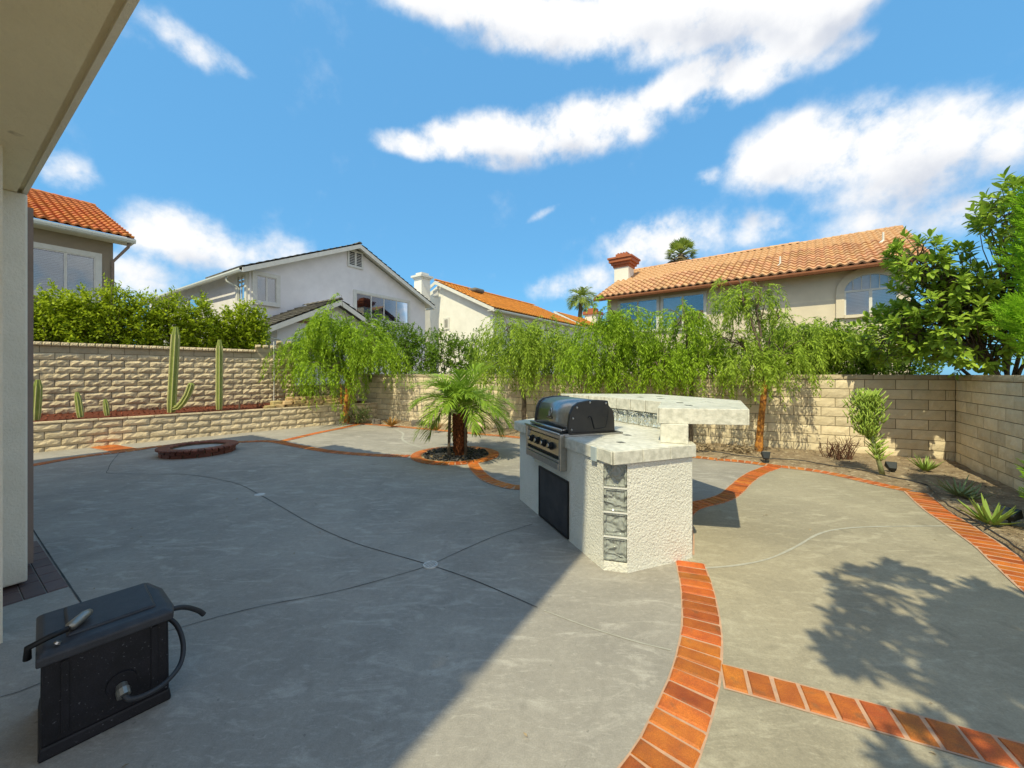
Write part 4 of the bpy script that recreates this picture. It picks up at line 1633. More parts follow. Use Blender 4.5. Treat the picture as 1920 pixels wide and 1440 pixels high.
link('body', bevel(taper(0.004, 0.406, 0.004, 0.426, 0.05, 0.405, 0.003).mesh('body'), 0.012, 2), M['box_black'], bxr)
link('base', bevel(taper(-0.004, 0.414, -0.004, 0.434, 0.0, 0.055, 0.007).mesh('base'), 0.010, 2), M['box_black'], bxr)
lid_poly = [(-0.008, -0.012), (0.418, -0.012), (0.432, 0.06), (0.425, 0.30), (0.385, 0.442), (-0.008, 0.442)]
lm = MB()
n = len(lid_poly)
vs = [bp_(a, b, 0.395) for a, b in lid_poly] + [bp_(a, b, 0.432) for a, b in lid_poly]
ins = [(0.012, 0.02), (0.395, 0.02), (0.405, 0.075), (0.40, 0.29), (0.365, 0.42), (0.012, 0.42)]
vs += [bp_(a, b, 0.445) for a, b in ins]
fs = [tuple(range(n - 1, -1, -1)), tuple(range(2 * n, 3 * n))]
for o in (0, n):
    fs += [(o + i, o + (i + 1) % n, o + n + (i + 1) % n, o + n + i) for i in range(n)]
lidb = link('lid', bevel(lm.add(vs, fs).mesh('lid'), 0.007, 2, 20), M['lid_grey'], bxr)
pan = taper(0.075, 0.37, 0.075, 0.40, 0.444, 0.456, 0.008)
link('lid_panel', bevel(pan.mesh('lid_panel'), 0.004, 1), M['lid_grey'], lidb)
for a in (0.06, 0.34):
    mb = MB()
    mb.box(bp_(a, 0.0, 0.075), BX * 0.022, BY * 0.02, ZU * 0.31)
    mb.build('rib', M['box_black'], bxr)
hm = MB()
hm.tube([bp_(-0.03, 0.10, 0.40), bp_(-0.028, 0.09, 0.452), bp_(0.03, 0.085, 0.470), bp_(0.085, 0.092, 0.476)], 0.013, 8)
hm.build('crank_arm', M['black'], bxr, smooth=True)
hm = MB()
hm.tube([bp_(0.085, 0.092, 0.476), bp_(0.09, 0.10, 0.478), bp_(0.135, 0.16, 0.482), bp_(0.15, 0.18, 0.482)], [0.012, 0.021, 0.021, 0.015], 10)
hm.build('grip', M['brass'], bxr, smooth=True)
hm = MB()
hm.tube([bp_(0.05, 0.03, 0.455), bp_(0.055, 0.03, 0.462)], [0.012, 0.010], 8)
hm.build('bolt', M['steel'], bxr)
fm = MB()
fm.tube([bp_(0.24, 0.015, 0.185), bp_(0.24, -0.004, 0.185)], [0.055, 0.05], 18)
fm.build('socket', M['box_black'], bxr)
fm = MB()
fm.tube([bp_(0.24, -0.002, 0.175), bp_(0.24, -0.03, 0.165)], [0.020, 0.020], 12)
fm.tube([bp_(0.24, -0.025, 0.168), bp_(0.243, -0.05, 0.15)], [0.024, 0.024], 12)
fm.build('fitting', M['brass'], bxr)
def smooth_pts(pts, n=6):
    out = []
    for i in range(len(pts) - 1):
        p0, p1, p2, p3 = pts[max(i - 1, 0)], pts[i], pts[i + 1], pts[min(i + 2, len(pts) - 1)]
        for k in range(n):
            t = k / n
            out.append(0.5 * ((2 * p1) + (p2 - p0) * t + (2 * p0 - 5 * p1 + 4 * p2 - p3) * t * t + (3 * p1 - p0 - 3 * p2 + p3) * t ** 3))
    return out + [pts[-1]]


hz = MB()
hz.tube(smooth_pts([bp_(0.243, -0.045, 0.152), bp_(0.26, -0.07, 0.135), bp_(0.31, -0.075, 0.125), bp_(0.38, -0.05, 0.122), bp_(0.45, 0.03, 0.13), bp_(0.475, 0.10, 0.19), bp_(0.46, 0.16, 0.27), bp_(0.42, 0.20, 0.32), bp_(0.39, 0.22, 0.335)]), 0.011, 10)
tag(hz.build('hose', M['hose'], bxr, smooth=True))
hz = MB()
hz.tube(smooth_pts([bp_(0.39, 0.16, 0.355), bp_(0.44, 0.17, 0.36), bp_(0.50, 0.19, 0.335), bp_(0.56, 0.21, 0.28), bp_(0.585, 0.215, 0.245)]), 0.0125, 10)
hz.build('hose', M['hose'], bxr, smooth=True)


# ================================================================== HOUSES AROUND
def tile_mesh(name, w, l, m, amp=0.045, lip=0.03, seg=8):
    """one S shaped roof tile: x across, y up the slope, z off the roof; its lower end shows its thickness"""
    vs, fs = [], []
    for e in (0, 1):
        for k in range(seg + 1):
            x = w * k / seg
            z = amp * (0.5 + 0.5 * math.cos(2 * math.pi * (k / seg - 0.3)))
            vs.append((x, l * 1.06 * e, z + lip * (1 - e)))
    for k in range(seg + 1):
        x = w * k / seg
        z = amp * (0.5 + 0.5 * math.cos(2 * math.pi * (k / seg - 0.3)))
        vs.append((x, 0.004, z - 0.012))
    n = seg + 1
    for k in range(seg):
        fs.append((k, k + 1, n + k + 1, n + k))
        fs.append((2 * n + k, 2 * n + k + 1, k + 1, k))
    me = bpy.data.meshes.new(name)
    me.from_pydata(vs, [], fs)
    me.polygons.foreach_set('use_smooth', [i % 2 == 0 for i in range(len(me.polygons))])
    me.update()
    me.materials.append(m)
    return me


CAMP = Vector((0, 0, H))


def tile_roof(parent, E, a, s, ncol, nrow, tw, tl, me, singles=300, skip=None):
    """lay tiles on a slope from eave point E: a along the eave, s up the slope; nearest ones are single parts"""
    a, s = a.normalized(), s.normalized()
    nrm = a.cross(s).normalized()
    if nrm.z < 0:
        nrm = -nrm
    cells = []
    for r in range(nrow):
        for c in range(ncol):
            p = E + a * (c * tw) + s * (r * tl) + nrm * 0.01
            if skip and skip(p, r, c):
                continue
            cells.append(((p - CAMP).length, p))
    cells.sort(key=lambda q: q[0])
    for d, p in cells[:singles]:
        o = bpy.data.objects.new('roof_tile', me)
        COL.objects.link(o)
        o.parent = parent
        o.matrix_basis = WM(parent).inverted() @ frame(p + nrm * rng.uniform(0, 0.006), a, s, nrm)
    rest = cells[singles:]
    if rest:
        base = np.array([v.co[:] for v in me.vertices])
        fcs = np.array([list(p.vertices) for p in me.polygons])
        Rm = np.array([a[:], s[:], nrm[:]])
        V = np.concatenate([base @ Rm + np.array(p[:]) for d, p in rest])
        Fq = np.concatenate([fcs + i * len(base) for i in range(len(rest))])
        o = link('roof_tiles', npmesh('roof_tiles', V, Fq), me.materials[0], parent)
        o['kind'] = 'stuff'
    # deck under the tiles
    MB().add([E, E + a * (ncol * tw), E + a * (ncol * tw) + s * (nrow * tl), E + s * (nrow * tl)], [(0, 1, 2, 3)]).build('roof_deck', me.materials[0], parent)


def ridge_caps(parent, p0, p1, L, r, m):
    t = p1 - p0
    n = max(1, round(t.length / L))
    d = t / n
    side = d.normalized().cross(ZU).normalized()
    upv = side.cross(d.normalized())
    vs, fs = [], []
    for e in (0, 1):
        for k in range(6):
            an = math.pi * k / 5
            rr = r * (1.0 if e == 0 else 0.85)
            vs.append((side * math.cos(an) * rr + upv * math.sin(an) * rr * 0.75) + d * 1.05 * e)
    for k in range(5):
        fs.append((k, k + 1, 7 + k, 6 + k))
    fs.append((0, 1, 2, 3, 4, 5))
    me = bpy.data.meshes.new('ridge_tile')
    me.from_pydata(vs, [], fs)
    me.update()
    me.materials.append(m)
    for k in range(n):
        link('ridge_tile', me, None, parent, Matrix.Translation(p0 + d * k))


def window(parent, o, a, n, w, h, panes, trim=0.12, tm=None, blinds=(), proud=0.07, sill=False, glass=None, curtain=()):
    """window on a wall: o lower left corner of the glass, a along the wall, n outwards; panes = widths as fractions"""
    tm = tm or M['trim_white']
    a, n = a.normalized(), n.normalized()
    mb = MB()
    mb.box(o - a * trim - ZU * trim, a * trim, n * proud, ZU * (h + 2 * trim))
    mb.box(o + a * w - ZU * trim, a * trim, n * proud, ZU * (h + 2 * trim))
    mb.box(o + ZU * h, a * w, n * proud, ZU * trim)
    mb.box(o - ZU * trim, a * w, n * (proud + (0.05 if sill else 0)), ZU * trim)
    win = mb.build('window', tm, parent)
    mb = MB()
    mb.box(o + n * 0.004, a * w, n * 0.004, ZU * h)
    mb.build('backing', M['unlit_room_tone'], win)
    x = 0.0
    fb = 0.035
    sash = MB()
    for i, f in enumerate(panes):
        pw = f * w
        MB().box(o + a * (x + fb) + n * 0.045 + ZU * fb, a * (pw - 2 * fb), n * 0.004, ZU * (h - 2 * fb)).build('pane', glass or M['glass'], win)
        for (aa, ww, zz, hh) in ((x, fb, 0, h), (x + pw - fb, fb, 0, h), (x + fb, pw - 2 * fb, 0, fb), (x + fb, pw - 2 * fb, h - fb, fb)):
            sash.box(o + a * aa + n * (0.032 + 0.006 * (i % 2)) + ZU * zz, a * ww, n * 0.028, ZU * hh)
        if i in blinds:
            bm_ = MB()
            nb = int((h - 0.1) / 0.055)
            for q in range(nb):
                z = 0.05 + q * 0.055
                bm_.box(o + a * (x + 0.05) + n * 0.012 + ZU * z, a * (pw - 0.1), n * 0.012 + ZU * 0.012, ZU * 0.036)
            b = bm_.build('blind', M['blind'], win)
            b['kind'] = 'stuff'
        if i in curtain:
            MB().box(o + a * (x + 0.05) + n * 0.012 + ZU * 0.04, a * (pw - 0.1), n * 0.01, ZU * (h - 0.1)).build('curtain', M['curtain'], win)
        x += pw
    sash.build('sash', tm, win)
    return win


def gutter(parent, p0, p1, out, m, size=0.11):
    d = p1 - p0
    mb = MB()
    sec = [(0, 0), (size * 0.75, 0), (size, size * 0.55), (size, size), (size * 0.86, size), (size * 0.86, size * 0.6), (0, size * 0.2)]
    n = len(sec)
    vs = [p0 + out * x + ZU * z for x, z in sec] + [p1 + out * x + ZU * z for x, z in sec]
    mb.add(vs, [(i, (i + 1) % n, n + (i + 1) % n, n + i) for i in range(n)] + [tuple(range(n)), tuple(range(2 * n - 1, n - 1, -1))])
    return mb.build('gutter', m, parent)


# ---------------- left house (orange tiles, wide window)
h1 = empty('neighbour_house', (-14, 12, 0), 0, 'tan stucco house with orange tile roof and wide blind-covered window behind the left wall', 'house')
a1 = Vector((0.56, 0.828, 0)).normalized()
b1 = Vector((-a1.y, a1.x, 0))                    # away from us
E1 = DY(252, 449, 14.0)
rise1 = 0.425
s1 = (b1 + ZU * rise1).normalized()
TM1 = tile_mesh('roof_tile', 0.24, 0.42, M['roof_orange'], 0.07, 0.05)
TM1r = tile_mesh('roof_tile', 0.30, 0.42, M['roof_terra'], 0.055, 0.035)
nc1 = 26
tile_roof(h1, E1 - a1 * (nc1 * 0.24) + ZU * 0.02, a1, s1, nc1, 17, 0.24, 0.42, TM1, 300)
top1 = E1 + s1 * (17 * 0.42) + ZU * 0.02
ridge_caps(h1, top1 - a1 * (nc1 * 0.24), top1, 0.42, 0.15, M['roof_orange'])
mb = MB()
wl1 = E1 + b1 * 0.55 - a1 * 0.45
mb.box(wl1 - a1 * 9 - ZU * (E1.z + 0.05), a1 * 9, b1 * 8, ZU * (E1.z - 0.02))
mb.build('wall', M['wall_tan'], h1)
mb = MB()
mb.box(E1 - a1 * 9 + b1 * 0.05 - ZU * 0.16, a1 * 9, b1 * 0.5, ZU * 0.05)
mb.build('eave', M['trim_white'], h1)
gutter(h1, E1 - a1 * 9 - ZU * 0.16, E1 + a1 * 0.02 - ZU * 0.16, -b1, M['gutter_white'], 0.13)
mb = MB()
mb.box(E1 - ZU * 0.16, b1 * 7 + ZU * 7 * rise1, a1 * 0.03, ZU * 0.16)
mb.build('fascia', M['gutter_white'], h1)
dp = wl1 - b1 * 0.05
mb = MB()
mb.tube([E1 + b1 * 0.1 - ZU * 0.14 - a1 * 0.12, E1 + b1 * 0.12 - ZU * 0.3 - a1 * 0.14, dp - a1 * 0.02 - ZU * 0.85, dp - a1 * 0.02 - ZU * 4.4], 0.045, 8)
mb.build('downspout', M['trim_brown'], h1, smooth=True)


def on_wall(P, a, px, py):
    """point of the vertical wall through P along a seen at a pixel"""
    k = (px - HX) / F
    t = (k * P.y - P.x) / (a.x - k * a.y)
    q = P + a * t
    return Vector((q.x, q.y, H + (HY - py) / F * q.y))


wo = on_wall(wl1, a1, 178, 554)
wt = on_wall(wl1, a1, 178, 483)
w_l = on_wall(wl1, a1, 20, 540)
ww = (wo - w_l).length
ww = (Vector((wo.x, wo.y, 0)) - Vector((w_l.x, w_l.y, 0))).length
zb = wo.z - 0.1
window(h1, Vector((wo.x, wo.y, zb)) - a1 * ww, a1, -b1, ww, wt.z - zb, (0.62, 0.38), 0.16, None, (0, 1), 0.08, False)

# ---------------- middle house (grey gable)
h2 = empty('neighbour_house', (-9, 20, 0), 0, 'pale grey stucco house with a wide gable, attic vent and grey roof', 'house')
g2 = Vector((0.55, 0.835, 0)).normalized()
b2 = Vector((-g2.y, g2.x, 0))                    # away to the left: along the long side
n2 = -Vector((-g2.y, g2.x, 0))                   # gable faces right and towards us
W0 = Vector((-11.6, 17.0, 0))
Lg = 10.5
ze, zp = 6.25, 8.62
mb = MB()
apex = W0 + g2 * (Lg / 2)
prof_ = [W0 + ZU * -0.05, W0 + g2 * Lg + ZU * -0.05, W0 + g2 * Lg + ZU * (ze - 0.05), apex + ZU * (zp - 0.12), W0 + ZU * (ze - 0.05)]
back_ = [p + b2 * 14 for p in prof_]
mb.add(prof_ + back_, [(0, 1, 2, 3, 4), (9, 8, 7, 6, 5)] + [(i, 5 + i, 5 + (i + 1) % 5, (i + 1) % 5) for i in range(5)])
mb.build('wall', M['wall_grey'], h2)
sl_l = (g2 * (Lg / 2 + 0.45) + ZU * (zp - ze) * (Lg / 2 + 0.45) / (Lg / 2))
sl_r = (-g2 * (Lg / 2 + 0.45) + ZU * (zp - ze) * (Lg / 2 + 0.45) / (Lg / 2))
over = n2 * 0.45
dz = (zp - ze) * 0.45 / (Lg / 2)
eL = W0 - g2 * 0.45 + over + ZU * (ze - dz)
eR = W0 + g2 * (Lg + 0.45) + over + ZU * (ze - dz)


def flat_tile(w, l, m, t=0.045):
    vs = [(0, 0, t), (w - 0.008, 0, t), (w - 0.008, l * 1.05, 0.012), (0, l * 1.05, 0.012), (0, 0, 0), (w - 0.008, 0, 0)]
    me = bpy.data.meshes.new('roof_tile')
    me.from_pydata(vs, [], [(0, 1, 2, 3), (4, 5, 1, 0), (4, 0, 3, 3), (5, 2, 2, 1)][:2])
    me.update()
    me.materials.append(m)
    return me


FT2 = flat_tile(0.33, 0.36, M['roof_grey'], 0.06)
nrow2 = int(sl_l.length / 0.36)
tile_roof(h2, eL + ZU * 0.1, b2, sl_l, 12, nrow2, 0.33, 0.36, FT2, 40)
tile_roof(h2, eR + ZU * 0.1, b2, sl_r, 3, nrow2, 0.33, 0.36, FT2, 48)
mb = MB()
for e, s_ in ((eL, sl_l), (eR, sl_r)):
    mb.box(e - ZU * 0.14, s_, -n2 * 0.04, ZU * 0.22)
mb.build('rake_board', M['trim_white'], h2)
mb = MB()
for e, s_ in ((eL, sl_l), (eR, sl_r)):
    mb.add([e - n2 * 0.02, e + s_ - n2 * 0.02, e + s_ + b2 * 14, e + b2 * 14], [(0, 1, 2, 3)])
mb.build('eave', M['trim_white'], h2)
ridge_caps(h2, eL + sl_l + ZU * 0.12, eL + sl_l + ZU * 0.12 + b2 * 4, 0.4, 0.13, M['roof_grey'])
gutter(h2, eL - ZU * 0.12, eL - ZU * 0.12 + b2 * 14, -g2, M['gutter_white'], 0.14)
gutter(h2, eR - ZU * 0.12, eR - ZU * 0.12 + b2 * 3, g2, M['gutter_white'], 0.14)
mb = MB()
q = eL + b2 * 1.6 - ZU * 0.1
mb.tube([q, q - ZU * 0.2, W0 + b2 * 0.95 - g2 * 0.06 + ZU * (ze - 0.75), W0 + b2 * 0.9 - g2 * 0.06 + ZU * 3], 0.05, 8)
mb.build('downspout', M['gutter_white'], h2, smooth=True)
# attic vent
v0 = on_wall(W0, g2, 651, 502)
v1 = on_wall(W0, g2, 680, 502)
vw = (Vector((v1.x, v1.y, 0)) - Vector((v0.x, v0.y, 0))).length
vo = Vector((v0.x, v0.y, 7.45))
mb = MB()
vh = 0.95
mb.box(vo, g2 * 0.1, n2 * 0.07, ZU * vh)
mb.box(vo + g2 * (vw - 0.1), g2 * 0.1, n2 * 0.07, ZU * vh)
mb.box(vo + g2 * (vw / 2 - 0.05), g2 * 0.1, n2 * 0.07, ZU * vh)
for aa in (0.1, vw / 2 + 0.05):
    mb.box(vo + g2 * aa, g2 * (vw / 2 - 0.15), n2 * 0.07, ZU * 0.1)
    mb.box(vo + g2 * aa + ZU * (vh - 0.1), g2 * (vw / 2 - 0.15), n2 * 0.07, ZU * 0.1)
vent = mb.build('vent', M['trim_white'], h2)
MB().box(vo + n2 * 0.005 + g2 * 0.05 + ZU * 0.05, g2 * (vw - 0.1), n2 * 0.005, ZU * (vh - 0.1)).build('backing', M['unlit_room_tone'], vent)
for aa in (0.1, vw / 2 + 0.05):
    for k in range(8):
        z = 0.13 + k * 0.09
        MB().box(vo + g2 * aa + n2 * 0.02 + ZU * z, g2 * (vw / 2 - 0.15), n2 * 0.04 - ZU * 0.03, ZU * 0.018).build('slat', M['trim_white'], vent)
# gable windows
p_ = on_wall(W0, g2, 667, 560)
r_ = on_wall(W0, g2, 764, 560)
w_ = (Vector((r_.x, r_.y, 0)) - Vector((p_.x, p_.y, 0))).length
window(h2, Vector((p_.x, p_.y, 4.75)), g2, n2, w_, 1.33, (0.26, 0.24, 0.25, 0.25), 0.16, None, (), 0.09, False, M['glass_dark'], (1, 2, 3))
p_ = on_wall(W0, g2, 480, 540)
r_ = on_wall(W0, g2, 517, 540)
w_ = (Vector((r_.x, r_.y, 0)) - Vector((p_.x, p_.y, 0))).length
window(h2, Vector((p_.x, p_.y, 4.85)), g2, n2, w_, 1.15, (0.5, 0.5), 0.17, None, (), 0.09, True, None, (0, 1))
# long side windows (side faces left-front)
sd = -g2
for (xa, xb, zb_, hh) in ((449, 462, 4.85, 1.15), (357, 376, 4.5, 1.1), (311, 320, 4.4, 1.1)):
    p_ = on_wall(W0, b2, xb, 540)
    r_ = on_wall(W0, b2, xa, 540)
    w_ = (Vector((r_.x, r_.y, 0)) - Vector((p_.x, p_.y, 0))).length
    window(h2, Vector((r_.x, r_.y, zb_)), -b2, sd, w_, hh, (0.5, 0.5) if xa == 449 else (1.0,), 0.2, None, (), 0.09, True, M['glass_dark'] if xa == 449 else M['glass'], () if xa == 449 else (0,))
# low porch gable in front
porch = MB()
Pw = DY(520, 606, 15.4)
PW = Vector((Pw.x, Pw.y, 0))
pl_ = 5.0
pze, pzp = 3.55, 4.80
ap2 = PW + g2 * (pl_ / 2)
pr2 = [PW + ZU * -0.05, PW + g2 * pl_ + ZU * -0.05, PW + g2 * pl_ + ZU * (pze - 0.05), ap2 + ZU * (pzp - 0.1), PW + ZU * (pze - 0.05)]
bk2 = [p + b2 * 2.8 for p in pr2]
porch.add(pr2 + bk2, [(0, 1, 2, 3, 4), (9, 8, 7, 6, 5)] + [(i, 5 + i, 5 + (i + 1) % 5, (i + 1) % 5) for i in range(5)])
porch.build('porch', M['wall_grey'], h2)
k2 = (pzp - pze) / (pl_ / 2)
pL = PW - g2 * 0.5 + n2 * 0.4 + ZU * (pze - 0.5 * k2)
pR = PW + g2 * (pl_ + 0.5) + n2 * 0.4 + ZU * (pze - 0.5 * k2)
ps_l, ps_r = g2 * (pl_ / 2 + 0.5) + ZU * k2 * (pl_ / 2 + 0.5), -g2 * (pl_ / 2 + 0.5) + ZU * k2 * (pl_ / 2 + 0.5)
nrp = int(ps_l.length / 0.36)
tile_roof(h2, pL + ZU * 0.1, b2, ps_l, 10, nrp, 0.33, 0.36, FT2, 90)
tile_roof(h2, pR + ZU * 0.1, b2, ps_r, 3, nrp, 0.33, 0.36, FT2, 30)
mb = MB()
for e, s_ in ((pL, ps_l), (pR, ps_r)):
    mb.box(e - ZU * 0.14, s_, -n2 * 0.04, ZU * 0.22)
mb.build('rake_board', M['trim_white'], h2)
ridge_caps(h2, pL + ps_l + ZU * 0.12, pL + ps_l + ZU * 0.12 + b2 * 3, 0.4, 0.13, M['roof_grey'])
gutter(h2, pL - ZU * 0.12, pL - ZU * 0.12 + b2 * 3, -g2, M['gutter_white'], 0.13)
mb = MB()
q = pL - ZU * 0.05 + b2 * 0.2
mb.tube([q, q - ZU * 0.25, PW + b2 * 0.05 + n2 * 0.07 + g2 * 0.1 + ZU * 2.95, PW + n2 * 0.07 + g2 * 0.12 + ZU * 0.2], 0.05, 8)
mb.build('downspout', M['gutter_white'], h2, smooth=True)
tw0 = on_wall(PW, g2, 553, 608)
tw1 = on_wall(PW, g2, 580, 608)
ta, tb_ = Vector((tw0.x, tw0.y, 3.72)), Vector((tw1.x, tw1.y, 3.72))
mb = MB()
mb.add([ta + n2 * 0.02, tb_ + n2 * 0.02, tb_ + ZU * 0.48 + n2 * 0.02, ta + ZU * 0.14 + n2 * 0.02, ta, tb_, tb_ + ZU * 0.48, ta + ZU * 0.14],
       [(0, 1, 2, 3), (0, 4, 5, 1), (1, 5, 6, 2), (2, 6, 7, 3), (3, 7, 4, 0)])
M['warm_pane'] = mat('warm_brown_pane', (0.27, 0.145, 0.07), (0.2, 0.1, 0.05), 6, 0.3)
mb.build('gable_pane', M['warm_pane'], h2)
p_ = on_wall(PW, g2, 556, 620)
window(h2, Vector((p_.x, p_.y, 1.9)), g2, n2, 1.4, 1.15, (0.5, 0.5), 0.06, None, (), 0.05, False, M['glass_dark'])
for xx in (487, 503):
    p_ = on_wall(PW, b2, xx, 640)
    window(h2, Vector((p_.x, p_.y, 1.9)) , -b2, sd, 0.32, 1.1, (1.0,), 0.05, M['wall_grey'], (), 0.05, False, M['glass_dark'])

# ---------------- white house with orange roof
h3 = empty('neighbour_house', (-4, 27, 0), 0, 'white stucco house with bright orange roof and white chimney behind the weeping trees', 'house')
P3 = Vector((-6.0, 30.0, 8.75))
d3 = Vector((0.8, -0.6, 0))                     # along the gable, to the right and nearer
r3 = Vector((0.6, 0.8, 0))                      # along the ridge, away
w3 = 5.94
e3 = P3 + d3 * w3 - ZU * (8.75 - 6.05)
mb = MB()
pp3 = [P3 - d3 * w3, P3 + d3 * (w3 - 0.4), P3]
lo = [Vector((pp3[0].x, pp3[0].y, -0.05)), Vector((pp3[1].x, pp3[1].y, -0.05)), Vector((pp3[1].x, pp3[1].y, 6.15)), Vector((P3.x, P3.y, 8.6)), Vector((pp3[0].x, pp3[0].y, 6.0))]
lo = [p + r3 * 0.4 for p in lo]
bk3 = [p + r3 * 13.6 for p in lo]
mb.add(lo + bk3, [(0, 1, 2, 3, 4), (9, 8, 7, 6, 5)] + [(i, 5 + i, 5 + (i + 1) % 5, (i + 1) % 5) for i in range(5)])
mb.build('wall', M['wall_white'], h3)
TM3 = tile_mesh('roof_tile', 0.32, 0.42, M['roof_bright'], 0.07, 0.05, 6)
s3 = P3 - e3
tile_roof(h3, e3 + ZU * 0.06, r3, s3, 44, int(s3.length / 0.42), 0.32, 0.42, TM3, 0)
mb = MB()
mb.box(e3 - ZU * 0.2, s3, r3 * 0.05, ZU * 0.26)
mb.box(P3 - ZU * 0.2, -d3 * 3 - ZU * 1.36, r3 * 0.05, ZU * 0.26)
mb.build('rake_board', M['trim_white'], h3)
MB().box(e3 - ZU * 0.12, r3 * 14, -d3 * 0.6 + ZU * 0.01, ZU * 0.04).build('eave', M['trim_white'], h3)
ridge_caps(h3, P3 + ZU * 0.12, P3 + ZU * 0.12 + r3 * 14, 0.42, 0.16, M['roof_bright'])
gutter(h3, e3 - ZU * 0.15, e3 - ZU * 0.15 + r3 * 14, d3, M['gutter_white'], 0.13)
# its chimney
cc3 = DY(799, 640, 29.0)
ch = MB()
cx3 = Vector((cc3.x, cc3.y, 0)) - d3 * 0.45


def cbox(mb, c, a, b, hw, hd, z0, z1):
    return mb.box(c - a * hw - b * hd + ZU * z0, a * 2 * hw, b * 2 * hd, ZU * (z1 - z0))


chm = cbox(MB(), cx3, d3, r3, 0.42, 0.42, 0, 8.72).build('chimney', M['wall_white'], h3)
cbox(MB(), cx3, d3, r3, 0.50, 0.50, 8.55, 8.72)
cm = MB()
cbox(cm, cx3, d3, r3, 0.49, 0.49, 8.723, 8.83)
cbox(cm, cx3, d3, r3, 0.60, 0.60, 8.833, 8.98)
cbox(cm, cx3, d3, r3, 0.34, 0.34, 8.983, 9.2)
cm.build('chimney_cap', M['trim_white'], chm)
WH3 = lo[0]
vp = on_wall(WH3, d3, 813, 558)
vo3 = Vector((vp.x, vp.y, vp.z))
mb = MB()
mb.box(vo3 - r3 * 0.06, d3 * 0.62, r3 * 0.055, ZU * 0.62)
v3_ = mb.build('vent', M['trim_white'], h3)
for k in range(5):
    MB().box(vo3 - r3 * 0.085 + ZU * (0.08 + k * 0.1), d3 * 0.62, r3 * 0.02, ZU * 0.035).build('slat', M['wall_grey'], v3_)
vp = on_wall(WH3, d3, 834, 616)
window(h3, Vector((vp.x, vp.y, vp.z)), d3, -r3, 0.42, 0.72, (1.0,), 0.1, M['trim_white'], (), 0.06, False, M['glass_dark'])
# dark skylight dome on the roof
sk = e3 + s3 * 0.80 + r3 * 3.4
mb = MB()
cbox(mb, Vector((sk.x, sk.y, 0)), d3, r3, 0.5, 0.6, sk.z + 0.05, sk.z + 0.42)
link('skylight', bevel(mb.mesh('skylight'), 0.15, 2), M['roof_grey'], h3)

# ---------------- small far house
h4 = empty('neighbour_house', (5, 46, 0), 0, 'small distant beige house with an orange roof seen between the treetops', 'house')
P4 = Vector((4.9, 45.0, 8.85))
w4 = 3.3
e4 = P4 + d3 * w4 - ZU * 1.7
lo = [Vector((P4.x, P4.y, 0)) - d3 * 4, Vector((P4.x, P4.y, 0)) + d3 * (w4 - 0.4), Vector((P4.x, P4.y, 7.2)) + d3 * (w4 - 0.4), P4 - ZU * 0.15, Vector((P4.x, P4.y, 6.7)) - d3 * 4]
lo = [p + r3 * 0.4 for p in lo]
bk3 = [p + r3 * 9 for p in lo]
mb = MB()
mb.add(lo + bk3, [(0, 1, 2, 3, 4), (9, 8, 7, 6, 5)] + [(i, 5 + i, 5 + (i + 1) % 5, (i + 1) % 5) for i in range(5)])
mb.build('wall', M['wall_beige'], h4)
s4 = P4 - e4
tile_roof(h4, e4 + ZU * 0.06, r3, s4, 28, int(s4.length / 0.42), 0.32, 0.42, TM3, 0)
mb = MB()
mb.box(e4 - ZU * 0.2, s4, r3 * 0.06, ZU * 0.26)
mb.build('rake_board', M['trim_white'], h4)
c4 = DY(1112, 590, 50)
cbox(MB(), Vector((c4.x, c4.y, 0)), d3, r3, 0.8, 0.8, 5, 9.2).build('chimney', M['wall_white'], h4)
cm = MB()
cbox(cm, Vector((c4.x, c4.y, 0)), d3, r3, 1.0, 1.0, 9.2, 9.55)
cbox(cm, Vector((c4.x, c4.y, 0)), d3, r3, 0.5, 0.5, 9.55, 10.0)
cm.build('chimney_cap', M['chim_red'], h4)

# ---------------- right house (long terracotta roof, arched window)
h5 = empty('neighbour_house', (9, 18, 0), 0, 'long beige house with terracotta tile roof, red chimney cap and arched window', 'house')
a5 = Vector((0.79, -0.613, 0)).normalized()
b5 = Vector((-a5.y, a5.x, 0))
E5 = Vector((4.33, 20.0, 5.46))
s5 = (b5 * 5.3 + ZU * 2.54).normalized()
nc5 = 40
TM5 = TM1r
L5 = nc5 * 0.30
tile_roof(h5, E5 + ZU * 0.02, a5, s5, nc5, 13, 0.30, 0.45, tile_mesh('roof_tile', 0.30, 0.45, M['roof_terra'], 0.085, 0.055), 300)
top5 = E5 + s5 * (13 * 0.45) + ZU * 0.04
ridge_caps(h5, top5 - a5 * 0.05, top5 + a5 * 8.4 , 0.40, 0.15, M['roof_terra'])
ridge_caps(h5, top5 + a5 * 8.5 - ZU * 0.05, top5 + a5 * L5 - ZU * 0.05, 0.40, 0.15, M['roof_terra'])
ridge_caps(h5, E5 + ZU * 0.03, E5 + s5 * 5.85 + ZU * 0.03, 0.40, 0.10, M['roof_terra'])
mb = MB()
WP5 = E5 + b5 * 0.62 + a5 * 0.4
WP5.z = 0
LW5 = L5 - 0.8
lo = [WP5 - ZU * 0.05, WP5 + a5 * LW5 - ZU * 0.05, WP5 + a5 * LW5 + ZU * 5.45, WP5 + ZU * 5.45]
mb.add(lo + [p + b5 * 9 for p in lo], [(0, 1, 2, 3), (7, 6, 5, 4), (0, 4, 5, 1), (1, 5, 6, 2), (2, 6, 7, 3), (3, 7, 4, 0)])
for e in (WP5, WP5 + a5 * LW5):
    mb.add([e + ZU * 5.45, e + b5 * 9 + ZU * 5.45, e + b5 * 4.68 + ZU * 7.78], [(0, 1, 2)])
mb.build('wall', M['wall_beige'], h5)
mb = MB()
